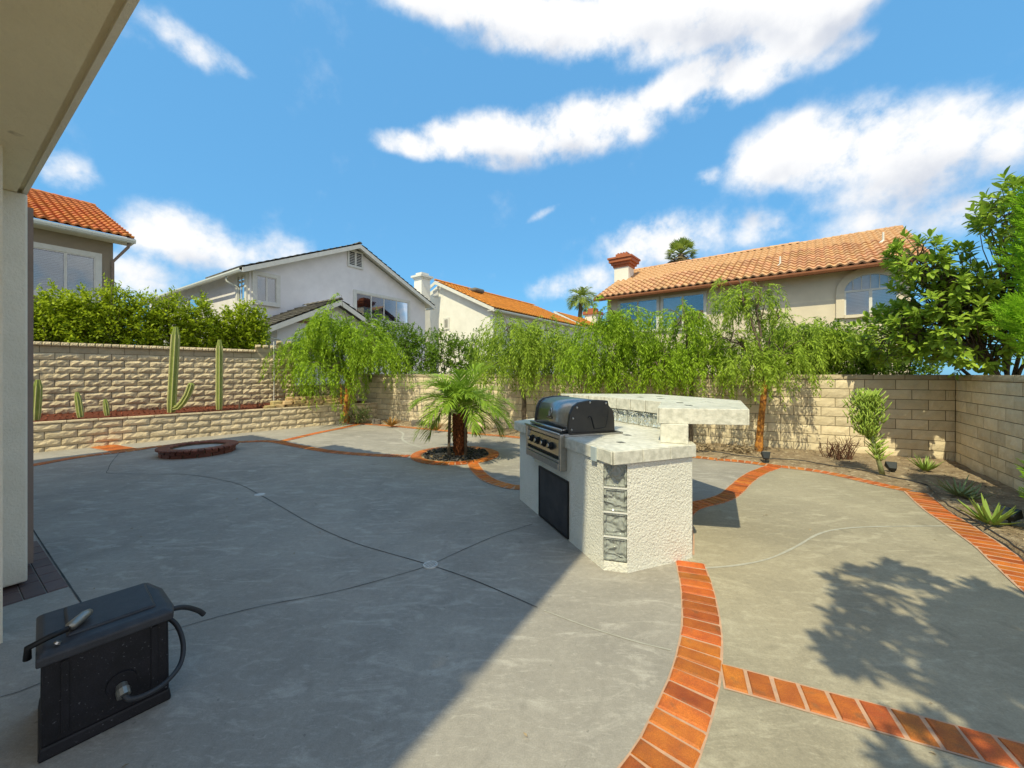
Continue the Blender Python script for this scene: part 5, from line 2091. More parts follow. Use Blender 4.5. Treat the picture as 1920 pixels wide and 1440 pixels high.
mb.add([E5 - ZU * 0.10, E5 + a5 * L5 - ZU * 0.10, E5 + a5 * L5 + b5 * 0.62 - ZU * 0.02, E5 + b5 * 0.62 - ZU * 0.02], [(0, 1, 2, 3)])
mb.add([top5 - ZU * 0.06, top5 + a5 * L5 - ZU * 0.06, top5 + a5 * L5 + b5 * 5 - ZU * 2.5, top5 + b5 * 5 - ZU * 2.5], [(0, 1, 2, 3)])
mb.build('eave', M['gutter_rust'], h5)
gutter(h5, E5 - ZU * 0.13 - a5 * 0.05, E5 + a5 * L5 - ZU * 0.13, -b5, M['gutter_rust'], 0.13)
for (xa, xb, pn, bl, gl_) in ((1162.5, 1233, (0.5, 0.5), (1,), M['glass']), (1243, 1321, (0.5, 0.5), (0,), M['glass'])):
    p_ = on_wall(WP5, a5, xa, 560)
    r_ = on_wall(WP5, a5, xb, 560)
    w_ = (Vector((r_.x, r_.y, 0)) - Vector((p_.x, p_.y, 0))).length
    window(h5, Vector((p_.x, p_.y, 3.72)), a5, -b5, w_, 1.5, pn, 0.09, None, bl, 0.07, True, gl_)
# arched window
p_ = on_wall(WP5, a5, 1583, 560)
r_ = on_wall(WP5, a5, 1684, 560)
aw = (Vector((r_.x, r_.y, 0)) - Vector((p_.x, p_.y, 0))).length
A0 = Vector((p_.x, p_.y, 0))
zs, zb5, rise5 = 4.64, 3.78, 0.60
no = -b5


def arch_ring(o0, w, z0, rise, band, d0, d1):
    vs, fs = [], []
    n = 22
    for k in range(n + 1):
        an = math.pi * k / n
        for (rw, rr) in ((w / 2, rise), (w / 2 + band, rise + band)):
            q = o0 + a5 * (w / 2 - rw * math.cos(an)) + ZU * (z0 + rr * math.sin(an))
            vs += [q + no * d0, q + no * d1]
    for k in range(n):
        b, c = 4 * k, 4 * (k + 1)
        fs += [(b + 1, c + 1, c + 3, b + 3), (b, b + 1, c + 1, c), (b + 2, c + 2, c + 3, b + 3)]
    return MB().add(vs, fs)


trim_ = arch_ring(A0, aw, zs, rise5, 0.24, 0.0, 0.09)
trim_.box(A0 - a5 * 0.24 + ZU * (zb5 - 0.1), a5 * 0.24, no * 0.09, ZU * (zs - zb5 + 0.1))
trim_.box(A0 + a5 * aw + ZU * (zb5 - 0.1), a5 * 0.24, no * 0.09, ZU * (zs - zb5 + 0.1))
trim_.box(A0 + ZU * (zb5 - 0.12), a5 * aw, no * 0.12, ZU * 0.11)
aw_win = trim_.build('window', M['wall_beige'], h5)
fr_ = arch_ring(A0 + a5 * 0.0, aw - 0.0, zs, rise5 - 0.045, 0.043, 0.03, 0.075)
fr_.box(A0 + ZU * (zs - 0.03), a5 * aw, no * 0.07, ZU * 0.07)
fr_.box(A0 + ZU * zb5, a5 * 0.05, no * 0.07, ZU * (zs - zb5 - 0.03))
fr_.box(A0 + a5 * (aw - 0.05) + ZU * zb5, a5 * 0.05, no * 0.07, ZU * (zs - zb5 - 0.03))
fr_.box(A0 + a5 * (aw / 2 - 0.045) + ZU * zb5, a5 * 0.09, no * 0.075, ZU * (zs - zb5 - 0.03))
for k in range(1, 6):
    x = aw * k / 6
    hh = (rise5 - 0.02) * math.sqrt(max(0, 1 - ((x - aw / 2) / (aw / 2)) ** 2))
    fr_.box(A0 + a5 * (x - 0.012) + ZU * (zs + 0.04), a5 * 0.024, no * 0.055, ZU * (hh - 0.04))
fr_.build('sash', M['trim_white'], aw_win)
vs = [A0 + a5 * (aw / 2 - aw / 2 * math.cos(math.pi * k / 20)) + ZU * (zs + rise5 * math.sin(math.pi * k / 20)) + no * 0.04 for k in range(21)]
MB().add(vs, [tuple(range(21))]).build('pane', M['glass'], aw_win)
MB().add([v - no * 0.032 for v in vs], [tuple(range(21))]).build('backing', M['curtain'], aw_win)
for k in (0, 1):
    o_ = A0 + a5 * (aw / 2 * k + 0.03) + ZU * zb5
    MB().box(o_ + no * 0.05, a5 * (aw / 2 - 0.06), no * 0.004, ZU * (zs - zb5 - 0.03)).build('pane', M['glass'], aw_win)
    bmb = MB()
    for q in range(15):
        bmb.box(o_ + no * 0.015 + ZU * (0.01 + q * 0.054), a5 * (aw / 2 - 0.06), no * 0.012 + ZU * 0.012, ZU * 0.036)
    bb = bmb.build('blind', M['blind'], aw_win)
    bb['kind'] = 'stuff'
MB().box(A0 + no * 0.004 + ZU * zb5, a5 * aw, no * 0.004, ZU * (zs - zb5)).build('backing', M['unlit_room_tone'], aw_win)
# chimney
c5 = DY(1170, 500, 22.4)
c5.z = 0
chm = cbox(MB(), c5, a5, b5, 0.42, 0.42, 4.5, 7.72).build('chimney', M['wall_white'], h5)
cm = MB()
for hw, z0, z1 in ((0.47, 7.70, 7.84), (0.56, 7.843, 7.98), (0.66, 7.983, 8.16), (0.72, 8.163, 8.26), (0.36, 8.263, 8.50)):
    cbox(cm, c5, a5, b5, hw, hw, z0, z1)
cm.build('chimney_cap', M['chim_red'], chm)
cm = MB()
for k in range(4):
    cbox(cm, c5 + a5 * (-0.24 + 0.16 * k), a5, b5, 0.04, 0.30, 8.503, 8.57)
cm.build('flue', M['chim_red'], chm)
for px, r_, c_ in ((1520, 3.3, 23.0), (1690, 4.3, 35.0)):
    q = E5 + a5 * ((px - 1118) / 575 * 11.2) + s5 * (r_ * 0.45 * (1 if px < 1600 else 1.6)) + ZU * 0.02
    mb = MB()
    mb.tube([q, q + ZU * 0.1], [0.16, 0.06], 10)
    mb.tube([q + ZU * 0.08, q + ZU * 0.42], 0.035, 8)
    mb.build('vent_pipe', M['trim_white'], h5)


# ================================================================== PLANTS
def leaf_quads(P, Dv, Nv, L, Wd, fold=0.25):
    """kite-shaped leaves (two triangles sharing the midrib, as quads): P base points, Dv directions, Nv normals"""
    P, Dv, Nv = np.asarray(P), np.asarray(Dv), np.asarray(Nv)
    Dv = Dv / np.maximum(np.linalg.norm(Dv, axis=1, keepdims=True), 1e-6)
    S = np.cross(Dv, Nv)
    S /= np.maximum(np.linalg.norm(S, axis=1, keepdims=True), 1e-6)
    Nn = np.cross(S, Dv)
    L = np.asarray(L).reshape(-1, 1)
    Wd = np.asarray(Wd).reshape(-1, 1)
    a = P
    b = P + Dv * L * 0.45 + S * Wd * 0.5 + Nn * Wd * fold
    c = P + Dv * L
    d = P + Dv * L * 0.45 - S * Wd * 0.5 + Nn * Wd * fold
    V = np.stack([a, b, c, d], 1).reshape(-1, 3)
    Fq = np.arange(len(P) * 4).reshape(-1, 4)
    return V, Fq


def rnd_dir(rs, n):
    v = rs.normal(size=(n, 3))
    return v / np.linalg.norm(v, axis=1, keepdims=True)


def trunk_mesh(mb, pts, r0, r1, seg=9, rs=None):
    n = len(pts)
    rad = [r0 + (r1 - r0) * i / (n - 1) for i in range(n)]
    if rs is not None:
        rad = [r * rs.uniform(0.9, 1.12) for r in rad]
    mb.tube(pts, rad, seg)
    return mb


def limb(rs, p0, p1, sag=0.0, n=7, jit=0.04):
    pts = []
    p0, p1 = Vector(p0), Vector(p1)
    L = (p1 - p0).length
    for i in range(n):
        t = i / (n - 1)
        p = p0.lerp(p1, t)
        p.z += sag * math.sin(math.pi * t)
        if 0 < i < n - 1:
            p += Vector(rs.normal(size=3) * jit * L * 0.3)
        pts.append(p)
    return pts


def weeping_tree(name, base, trunk_h, lobes, seed, label, bark, leaf, nstrand=330, trunk_r=0.06, lean=(0, 0), group='weeping trees along the back wall',
                 leaf_l=0.11, per=34, stake=False, hang=(0.5, 1.3), bare=0.0):
    """short trunk, arching limbs ending in lobes, strings of narrow leaflets hanging from them.
    lobes: (dx, dy, z, radius, share)"""
    rs = np.random.RandomState(seed)
    base = Vector(base)
    t = empty(name, base, 0, label, 'tree', group)
    fork = base + Vector((lean[0], lean[1], trunk_h))
    mb = MB()
    trunk_mesh(mb, limb(rs, base - ZU * 0.05, fork, 0, 8, 0.03), trunk_r * 1.15, trunk_r * 0.8, 10, rs)
    mb.build('trunk', bark, t, smooth=True)
    br = MB()
    P, Dd, Nn, Ls, Ws = [], [], [], [], []
    for (dx, dy, z, rad, share) in lobes:
        c = Vector((base.x + dx, base.y + dy, z))
        lp = limb(rs, fork, c, 0.15 * (c - fork).length, 9, 0.05)
        trunk_mesh(br, lp, trunk_r * 0.55, 0.012, 6)
        subs = []
        for _ in range(7):
            st = lp[rs.randint(4, 9)]
            en = c + Vector(rs.normal(size=3) * rad * 0.6)
            sp = limb(rs, st, en, 0.12, 6, 0.06)
            trunk_mesh(br, sp, 0.014, 0.004, 5)
            subs += sp[1:]
        n = int(nstrand * share)
        for _ in range(n):
            if rs.rand() < 0.5:
                o = np.array(subs[rs.randint(len(subs))][:])
            else:
                u = rs.normal(size=3)
                u /= np.linalg.norm(u)
                o = np.array(c[:]) + u * rad * rs.uniform(0.25, 1.0) ** 0.5 * np.array([1, 1, 0.75])
                o[2] = max(o[2], c.z - rad * 0.45)
            az = math.atan2(o[1] - c.y, o[0] - c.x) + rs.uniform(-0.7, 0.7)
            d = np.array([math.cos(az), math.sin(az), rs.uniform(0.0, 0.6)])
            L = rs.uniform(*hang)
            step = L / per
            p = o.copy()
            side = 1
            for k in range(per):
                d = d + np.array([0, 0, -0.11]) + rs.normal(size=3) * 0.035
                d /= np.linalg.norm(d)
                p = p + d * step
                if p[2] < 0.12:
                    break
                if rs.rand() < bare:
                    continue
                sv = np.cross(d, [0, 0, 1.0])
                sn = np.linalg.norm(sv)
                sv = sv / sn if sn > 0.05 else np.array([math.cos(az + 1.57), math.sin(az + 1.57), 0])
                rot = rs.uniform(-0.9, 0.9)
                sd = sv * math.cos(rot) + np.cross(d, sv) * math.sin(rot)
                dd = d * 0.75 + sd * side * 0.75 + np.array([0, 0, -0.25])
                side = -side
                P.append(p)
                Dd.append(dd)
                Nn.append(rs.normal(size=3) + np.array([0, 0, 1.2]))
                Ls.append(leaf_l * rs.uniform(0.6, 1.25))
                Ws.append(leaf_l * rs.uniform(0.17, 0.27))
    br.build('branches', M['bark_grey'], t, smooth=True)
    V, Fq = leaf_quads(P, Dd, Nn, Ls, Ws, 0.1)
    cr = link('crown', npmesh('crown', V, Fq), leaf, t)
    if stake:
        mb = MB()
        mb.tube([base + Vector((-0.17, -0.03, 0)), base + Vector((-0.15, -0.03, 1.25))], 0.03, 8)
        mb.build('stake', M['bark_orange'], t)
    return t


weeping_tree('weeping_tree', (-5.32, 12.35, 0), 1.45,
             [(-0.55, -0.1, 3.1, 0.62, 0.22), (-1.35, 0.1, 2.35, 0.62, 0.22), (0.55, 0.0, 2.75, 0.7, 0.2), (1.05, -0.15, 2.3, 0.55, 0.14), (-0.5, -0.5, 1.75, 0.6, 0.14), (0.1, 0.1, 3.0, 0.5, 0.1)],
             11, 'weeping tree with an orange-brown trunk at the end of the low planter wall', M['bark_orange'], M['pepper'], 760, 0.085, (0.05, 0.02), stake=True, hang=(0.6, 1.5), leaf_l=0.13)
weeping_tree('weeping_tree', (0.40, 10.15, 0), 1.5,
             [(-0.55, 0.0, 2.75, 0.55, 0.24), (0.5, 0.1, 2.75, 0.5, 0.2), (-0.1, -0.1, 2.2, 0.6, 0.24), (0.7, -0.1, 2.05, 0.5, 0.16), (-0.6, -0.2, 1.9, 0.5, 0.16)],
             12, 'weeping tree with a thin grey trunk right behind the small palm', M['bark_grey'], M['pepper_b'], 520, 0.06, (-0.2, 0.05), hang=(0.5, 1.3), leaf_l=0.11)
weeping_tree('weeping_tree', (2.55, 9.15, 0), 1.5,
             [(-0.5, 0.0, 2.75, 0.42, 0.24), (0.1, -0.1, 2.9, 0.45, 0.24), (0.45, 0.0, 2.3, 0.45, 0.2), (-0.75, -0.1, 2.0, 0.45, 0.2), (-0.15, -0.2, 1.7, 0.4, 0.12)],
             13, 'weeping tree rising directly behind the grill lid and the bar', M['bark_grey'], M['pepper'], 500, 0.055, (-0.1, 0), hang=(0.5, 1.25), leaf_l=0.105)
weeping_tree('weeping_tree', (3.95, 8.55, 0), 1.35,
             [(-0.15, 0.0, 2.85, 0.42, 0.28), (0.35, 0.1, 2.3, 0.42, 0.18), (-0.55, -0.1, 1.95, 0.42, 0.22), (0.05, -0.15, 1.9, 0.4, 0.2), (-0.75, -0.2, 1.65, 0.3, 0.12)],
             14, 'weeping tree behind the middle of the bar top, in front of the beige house windows', M['bark_grey'], M['pepper'], 400, 0.05, (0.05, 0), hang=(0.45, 1.05), leaf_l=0.10)
weeping_tree('weeping_tree', (4.95, 7.72, 0), 1.45,
             [(-0.32, 0.0, 3.15, 0.34, 0.24), (0.0, 0.0, 3.3, 0.22, 0.1), (0.45, 0.1, 2.7, 0.28, 0.06), (-0.2, -0.1, 1.85, 0.42, 0.25), (0.45, -0.05, 1.95, 0.42, 0.23), (-0.6, 0.05, 2.3, 0.3, 0.1)],
             15, 'open weeping tree with a bright orange peeling trunk in the dirt bed', M['bark_orange'], M['pepper_b'], 330, 0.062, (0.12, 0.0), hang=(0.4, 0.95), leaf_l=0.095)
for z in (0.98, 1.27):
    pass
weeping_tree('weeping_tree', (6.75, 8.35, 0), 1.5,
             [(-0.5, 0.0, 2.35, 0.4, 0.34), (0.1, 0.0, 2.4, 0.4, 0.33), (0.5, -0.1, 2.25, 0.4, 0.33)],
             16, 'low weeping tree leaning over the back wall left of the big leafy tree', M['bark_grey'], M['pepper_b'], 380, 0.05, (0.0, 0.0), hang=(0.4, 0.95), leaf_l=0.10)


def lump_shrub(name, base, lobes, seed, label, leaf, nleaf, ll, group=None, cat='shrub', up=0.5, stem_r=0.03, wfrac=0.42, z0=0.0):
    """bushy plant: leaves through lumpy volumes, denser towards the outside.
    lobes: (dx, dy, z, rx, ry, rz)"""
    rs = np.random.RandomState(seed)
    base = Vector(base)
    t = empty(name, base, 0, label, cat, group)
    mb = MB()
    for (dx, dy, z, rx, ry, rz) in lobes:
        c = base + Vector((dx, dy, z))
        trunk_mesh(mb, limb(rs, base + Vector((dx * 0.3, dy * 0.3, z0)), c, 0, 6, 0.05), stem_r, stem_r * 0.4, 6)
        for _ in range(4):
            e = c + Vector(rs.normal(size=3) * np.array([rx, ry, rz]) * 0.5)
            trunk_mesh(mb, limb(rs, base + Vector((dx * 0.6, dy * 0.6, z * 0.6)), e, 0, 5, 0.05), stem_r * 0.5, 0.006, 5)
    mb.build('stem', M['bark_grey'], t, smooth=True)
    vol = np.array([l[3] * l[4] * l[5] for l in lobes]) ** (2 / 3)
    vol /= vol.sum()
    Ps, Ds, Ns = [], [], []
    for (dx, dy, z, rx, ry, rz), sh in zip(lobes, vol):
        n = int(nleaf * sh)
        # twigs: leaves sit in small sprays
        ns = max(1, n // 9)
        u = rnd_dir(rs, ns)
        rad = rs.uniform(0.45, 1.0, (ns, 1)) ** 0.6
        lump = 1 + 0.22 * np.sin(u[:, :1] * 7 + seed) * np.cos(u[:, 1:2] * 6 + u[:, 2:3] * 5)
        C = u * rad * lump * np.array([rx, ry, rz]) + np.array([dx, dy, z]) + np.array(base[:])
        out = u * np.array([1 / rx, 1 / ry, 1 / rz])
        out /= np.linalg.norm(out, axis=1, keepdims=True)
        ax = out + np.array([0, 0, up]) + rs.normal(size=(ns, 3)) * 0.35
        ax /= np.linalg.norm(ax, axis=1, keepdims=True)
        for k in range(9):
            s = (k / 9 - 0.4) * ll * 2.6
            Ps.append(C + ax * s + rs.normal(size=(ns, 3)) * ll * 0.15)
            rd = rnd_dir(rs, ns)
            Ds.append(ax * 0.7 + rd * 0.9)
            Ns.append(out * 0.6 + np.array([0, 0, 0.8]) + rs.normal(size=(ns, 3)) * 0.5)
    P, Dd, Nn = np.concatenate(Ps), np.concatenate(Ds), np.concatenate(Ns)
    keep = P[:, 2] > z0 + base.z + 0.02
    P, Dd, Nn = P[keep], Dd[keep], Nn[keep]
    L = ll * rs.uniform(0.65, 1.25, len(P))
    V, Fq = leaf_quads(P, Dd, Nn, L, L * wfrac, 0.18)
    link('foliage', npmesh('foliage', V, Fq), leaf, t)
    return t


# hedge behind the tall left wall: shrubs side by side
hedge_x = [(-5, 1.05), (95, 1.0), (150, 1.0), (205, 1.05), (262, 1.0), (318, 0.95), (372, 1.0), (420, 0.85), (452, 0.95), (478, 0.9)]
hl = ['tall yellow-green hedge shrub half hidden by the house column', 'yellow-green hedge shrub below the wide window of the tan house',
      'dense hedge shrub below the right end of the wide window', 'tallest yellow-green hedge shrub below the downspout corner of the tan house', 'rounded hedge shrub between the tan and grey houses',
      'hedge shrub behind the tallest cactus', 'pointed hedge shrub just right of the tallest cactus', 'small hedge shrub behind the second tall cactus',
      'pointed narrow hedge shrub right of the second tall cactus', 'last small hedge shrub beside the stepped end of the tall wall']
tops = [548, 545, 548, 540, 553, 556, 566, 582, 572, 580]
for i, ((px, wd), lb, tp) in enumerate(zip(hedge_x, hl, tops)):
    k = (px - HX) / F
    P = LW + NL * 0.75
    tt = (k * P.y - P.x) / (TL.x - k * TL.y)
    q = P + TL * tt
    ztop = H + (HY - tp) / F * q.y
    hgt = ztop - 1.9
    r_ = 0.44 if i < 7 else 0.34
    lump_shrub('hedge_shrub', (q.x, q.y, 0.6), [(0, 0, 1.3 + hgt * 0.42, r_ * 1.1, r_, hgt * 0.46), (0.1, 0.0, 1.3 + hgt * 0.72, r_ * 0.75, r_ * 0.75, hgt * 0.34), (-0.2, 0.05, 1.25 + hgt * 0.25, r_, r_ * 0.9, hgt * 0.3)],
               40 + i, lb, M['hedge'], 7000 if i < 7 else 5000, 0.092, 'hedge shrubs above the tall left wall', 'shrub', 0.8, 0.02, 0.46)


def back_at(px, off):
    """point behind the back wall (distance off) seen at pixel column px"""
    P = CW + NB * off
    k = (px - HX) / F
    t = (k * P.y - P.x) / (TB.x - k * TB.y)
    return P + TB * t


def back_shrub(px, top, half_px, seed, label, leaf, n, ll=0.09, off=0.9):
    q = back_at(px, off)
    zt_ = H + (HY - top) / F * q.y
    hw = half_px / F * q.y
    h_ = zt_ - 1.1
    lump_shrub('hedge_shrub', (q.x, q.y, 0), [(0, 0, 1.1 + h_ * 0.4, hw, 0.5, h_ * 0.48), (-hw * 0.35, 0, 1.1 + h_ * 0.66, hw * 0.55, 0.4, h_ * 0.36), (hw * 0.4, 0.0, 1.1 + h_ * 0.55, hw * 0.6, 0.42, h_ * 0.36)],
               seed, label, leaf, n, ll, 'dark hedge shrubs behind the back wall', 'shrub', 0.6, 0.025, 0.5)


back_shrub(722, 588, 55, 60, 'tall dark green shrub in front of the grey house gable window', M['hedge_dark'], 8281, 0.085)
back_shrub(775, 605, 42, 61, 'dark green shrub in front of the right end of the grey house', M['hedge_dark'], 5980, 0.085)
back_shrub(845, 618, 50, 62, 'rounded dark green shrub below the white house', M['hedge_dark'], 6900, 0.08)
back_shrub(915, 622, 50, 63, 'low dark green shrub behind the small palm crown', M['hedge_dark'], 5521, 0.08)
back_shrub(1060, 622, 55, 64, 'low dark shrub below the small distant house', M['hedge_dark'], 5980, 0.08)
back_shrub(1210, 628, 60, 65, 'low dark shrub behind the bar below the beige house windows', M['hedge_dark'], 5521, 0.075)
back_shrub(1345, 632, 60, 66, 'low dark shrub left of the orange-trunked tree', M['hedge_dark'], 5061, 0.07)
back_shrub(1470, 600, 55, 67, 'dark green shrub right of the orange-trunked tree', M['hedge_dark'], 6900, 0.07)
back_shrub(1565, 598, 60, 68, 'dark green shrub below the arched window', M['hedge_dark'], 7360, 0.07)
back_shrub(1680, 600, 70, 69, 'darkest hedge shrub under the big leafy tree', M['hedge_dark'], 7360, 0.07, 1.2)

# ---------------- broad-leaved tree over the right corner
def broad_leaf_mesh(name, L, Wd, m, seed):
    r = random.Random(seed)
    n = 5
    vs, fs = [], []
    bend = r.uniform(0.15, 0.35)
    for i in range(n + 1):
        t = i / n
        w = Wd * 0.5 * (math.sin(math.pi * min(t * 0.92 + 0.04, 1)) ** 0.8) * (0.75 + 0.5 * t if t < 0.7 else 1.1)
        if i in (0, n):
            w = 0.004
        z = -bend * L * t * t
        for s in (-1, 0, 1):
            vs.append((L * t, s * w, z + abs(s) * w * 0.35))
    for i in range(n):
        for s in (0, 1):
            b_ = i * 3 + s
            fs.append((b_, b_ + 1, b_ + 4, b_ + 3))
    me = bpy.data.meshes.new(name)
    me.from_pydata(vs, [], fs)
    me.polygons.foreach_set('use_smooth', [True] * len(fs))
    me.update()
    me.materials.append(m)
    return me


def leaf_tree(name, base, label, lobes, seed, singles, nclu, ll, trunk_h=1.2, keep=None, group=None, leaf=None, trunk_r=0.07):
    rs = np.random.RandomState(seed)
    base = Vector(base)
    t = empty(name, base, 0, label, 'tree', group)
    leaf = leaf or M['bigleaf']
    fork = base + ZU * trunk_h
    mb = MB()
    trunk_mesh(mb, limb(rs, base, fork, 0, 6, 0.02), trunk_r, trunk_r * 0.75, 9)
    mb.build('trunk', M['bark_grey'], t, smooth=True)
    br = MB()
    clusters = []
    for (cx, cy, cz, r_, sh) in lobes:
        c = base + Vector((cx, cy, cz))
        lp = limb(rs, fork, c, 0.1, 8, 0.04)
        trunk_mesh(br, lp, trunk_r * 0.45, 0.012, 6)
        for _ in range(int(nclu * sh)):
            u = rnd_dir(rs, 1)[0]
            e = c + Vector(u * r_ * rs.uniform(0.45, 1.0) ** 0.5)
            if keep and not keep(e):
                continue
            st = lp[rs.randint(3, 8)]
            sp = limb(rs, st, e, 0.05, 5, 0.05)
            trunk_mesh(br, sp, 0.010, 0.004, 4)
            d = (e - st).normalized() * 0.6 + Vector(u) * 0.5 + ZU * 0.45
            clusters.append((e, d.normalized()))
    br.build('branches', M['bark_grey'], t, smooth=True)
    MS = [broad_leaf_mesh('leaf', ll * f_, ll * f_ * 0.40, leaf, k) for k, f_ in enumerate((0.8, 0.95, 1.1, 1.0))]
    mats = []
    for e, d in clusters:
        nl = rs.randint(7, 12)
        ph = rs.uniform(0, 6.28)
        o1 = d.orthogonal().normalized()
        o2 = d.cross(o1)
        for k in range(nl):
            an = ph + k * 2.4
            el = 0.25 + 0.75 * (1 - k / nl)
            dirv = (o1 * math.cos(an) + o2 * math.sin(an)) * el + d * (0.35 + 0.5 * k / nl) + Vector(rs.normal(size=3) * 0.12)
            dirv.normalize()
            p = e + d * (ll * (0.35 * k / nl - 0.2) * 1.6)
            up_v = (d * 0.6 + ZU * 0.7 + Vector(rs.normal(size=3) * 0.2)).normalized()
            y = up_v.cross(dirv).normalized()
            z = dirv.cross(y).normalized()
            s_ = rs.uniform(0.75, 1.15)
            mats.append(((p - CAMP).length, frame(p, dirv * s_, y * s_, z * s_)))
    mats.sort(key=lambda q: q[0])
    for i, (dd, mw) in enumerate(mats[:singles]):
        link('leaf', MS[i % 4], None, t, mw)
    rest = mats[singles:]
    if rest:
        base_v = np.array([v.co[:] for v in MS[1].vertices])
        fq = np.array([list(p.vertices) for p in MS[1].polygons])
        Vs, Fs = [], []
        for i, (dd, mw) in enumerate(rest):
            A = np.array(mw)
            Vs.append(base_v @ A[:3, :3].T + A[:3, 3])
            Fs.append(fq + i * len(base_v))
        o = link('leaves', npmesh('leaves', np.concatenate(Vs), np.concatenate(Fs), True), leaf, t)
        o['kind'] = 'stuff'
    return t


leaf_tree('broadleaf_tree', (8.45, 6.55, 0), 'big leafy tree with broad glossy leaves overhanging the right wall corner',
          [(-1.3, -0.1, 2.5, 0.75, 0.18), (-0.7, -0.5, 3.0, 0.8, 0.2), (-1.55, 0.45, 2.3, 0.55, 0.12), (-0.9, -0.2, 2.3, 0.75, 0.16), (-0.3, -0.9, 2.6, 0.8, 0.14), (-0.5, -1.0, 3.5, 0.6, 0.14), (-1.15, -1.05, 3.95, 0.5, 0.12), (-1.45, -0.3, 3.0, 0.6, 0.14), (-1.75, -0.2, 3.5, 0.42, 0.08), (0.4, -0.6, 2.4, 0.7, 0.08)],
          71, 300, 620, 0.148)

# feathery conifer at the right edge
def conifer(base, lobes, seed, label):
    rs = np.random.RandomState(seed)
    base = Vector(base)
    t = empty('conifer', base, 0, label, 'tree')
    mb = MB()
    trunk_mesh(mb, limb(rs, base, base + Vector((0.0, 0, 3.2)), 0, 8, 0.02), 0.06, 0.015, 8)
    mb.build('trunk', M['bark_grey'], t, smooth=True)
    P, Dd, Nn, L = [], [], [], []
    for (dx, dy, z, rx, ry, rz, n) in lobes:
        for _ in range(n):
            u = rnd_dir(rs, 1)[0]
            o = np.array(base[:]) + np.array([dx, dy, z]) + u * np.array([rx, ry, rz]) * rs.uniform(0.55, 1.0)
            out = np.array([u[0], u[1], u[2] * 0.4])
            ax = out / max(np.linalg.norm(out), 0.2) * 0.75 + np.array([0, 0, 0.65]) + rs.normal(size=3) * 0.2
            ax /= np.linalg.norm(ax)
            nrm = np.cross(ax, rs.normal(size=3))
            nrm /= np.linalg.norm(nrm)
            sd = np.cross(ax, nrm)
            for k in range(11):
                f_ = k / 10
                side = 1 if k % 2 else -1
                P.append(o + ax * 0.13 * f_)
                Dd.append(ax * 0.8 + sd * side * (0.75 - 0.4 * f_) + rs.normal(size=3) * 0.08)
                Nn.append(nrm)
                L.append(0.065 * (1.1 - 0.5 * f_))
    L = np.array(L)
    V, Fq = leaf_quads(P, Dd, Nn, L, L * 0.26, 0.1)
    link('crown', npmesh('crown', V, Fq), M['conifer'], t)
    return t


conifer((5.06, 3.55, 0), [(0.28, 0, 2.75, 0.46, 0.46, 0.5, 900), (0.12, 0, 2.1, 0.44, 0.42, 0.36, 800), (0.22, 0.05, 3.2, 0.30, 0.34, 0.32, 450), (0.46, 0, 1.7, 0.34, 0.34, 0.3, 400), (0.30, 0, 0.5, 0.32, 0.34, 0.42, 700), (0.45, 0, 1.2, 0.2, 0.3, 0.5, 400)],
        80, 'bright green feathery conifer cut by the right edge of the photo')

# tree behind the camera whose shadow falls on the patio at lower right
leaf_tree('broadleaf_tree', (1.97, -1.74, 0), 'broadleaf tree behind the viewer whose shadow lies across the right foreground',
          [(-0.65, 0.85, 4.3, 0.48, 0.16), (-0.2, 1.2, 4.5, 0.5, 0.17), (0.25, 0.9, 4.2, 0.6, 0.17), (-0.75, 0.2, 4.1, 0.5, 0.15), (-0.1, 0.25, 4.0, 0.6, 0.17), (0.75, 0.75, 4.3, 0.6, 0.17),
           (-1.3, 1.25, 4.4, 0.16, 0.012), (-1.05, 1.45, 4.4, 0.18, 0.014), (-0.62, 1.95, 4.5, 0.17, 0.013), (-0.85, 1.6, 4.4, 0.2, 0.016), (-0.2, 2.0, 4.5, 0.18, 0.014), (0.25, 1.8, 4.4, 0.2, 0.014), (-1.45, 0.75, 4.2, 0.18, 0.014), (-1.3, 0.3, 4.1, 0.2, 0.016)], 90, 0, 900, 0.15, 2.6)

# ---------------- small feather palm in the brick ring
palm = empty('feather_palm', (-1.0, 7.42, 0), 0, 'small feather palm with a shaggy red-brown trunk in the brick ring', 'palm')
rs = np.random.RandomState(5)
pc = Vector((-1.0, 7.42, 0))
mb = MB()
trunk_mesh(mb, [pc + ZU * z for z in (-0.05, 0.15, 0.35, 0.6, 0.82)], 0.10, 0.13, 12)
for k in range(90):                                   # old frond stubs
    an = k * 2.4
    z = 0.06 + 0.7 * k / 90
    d = Vector((math.cos(an), math.sin(an), 0))
    p = pc + d * (0.095 + 0.02 * z) + ZU * z
    mb.tube([p, p + d * 0.028 + ZU * 0.055, p + d * 0.03 + ZU * 0.10], [0.026, 0.02, 0.006], 5)
mb.build('trunk', M['palm_trunk'], palm)


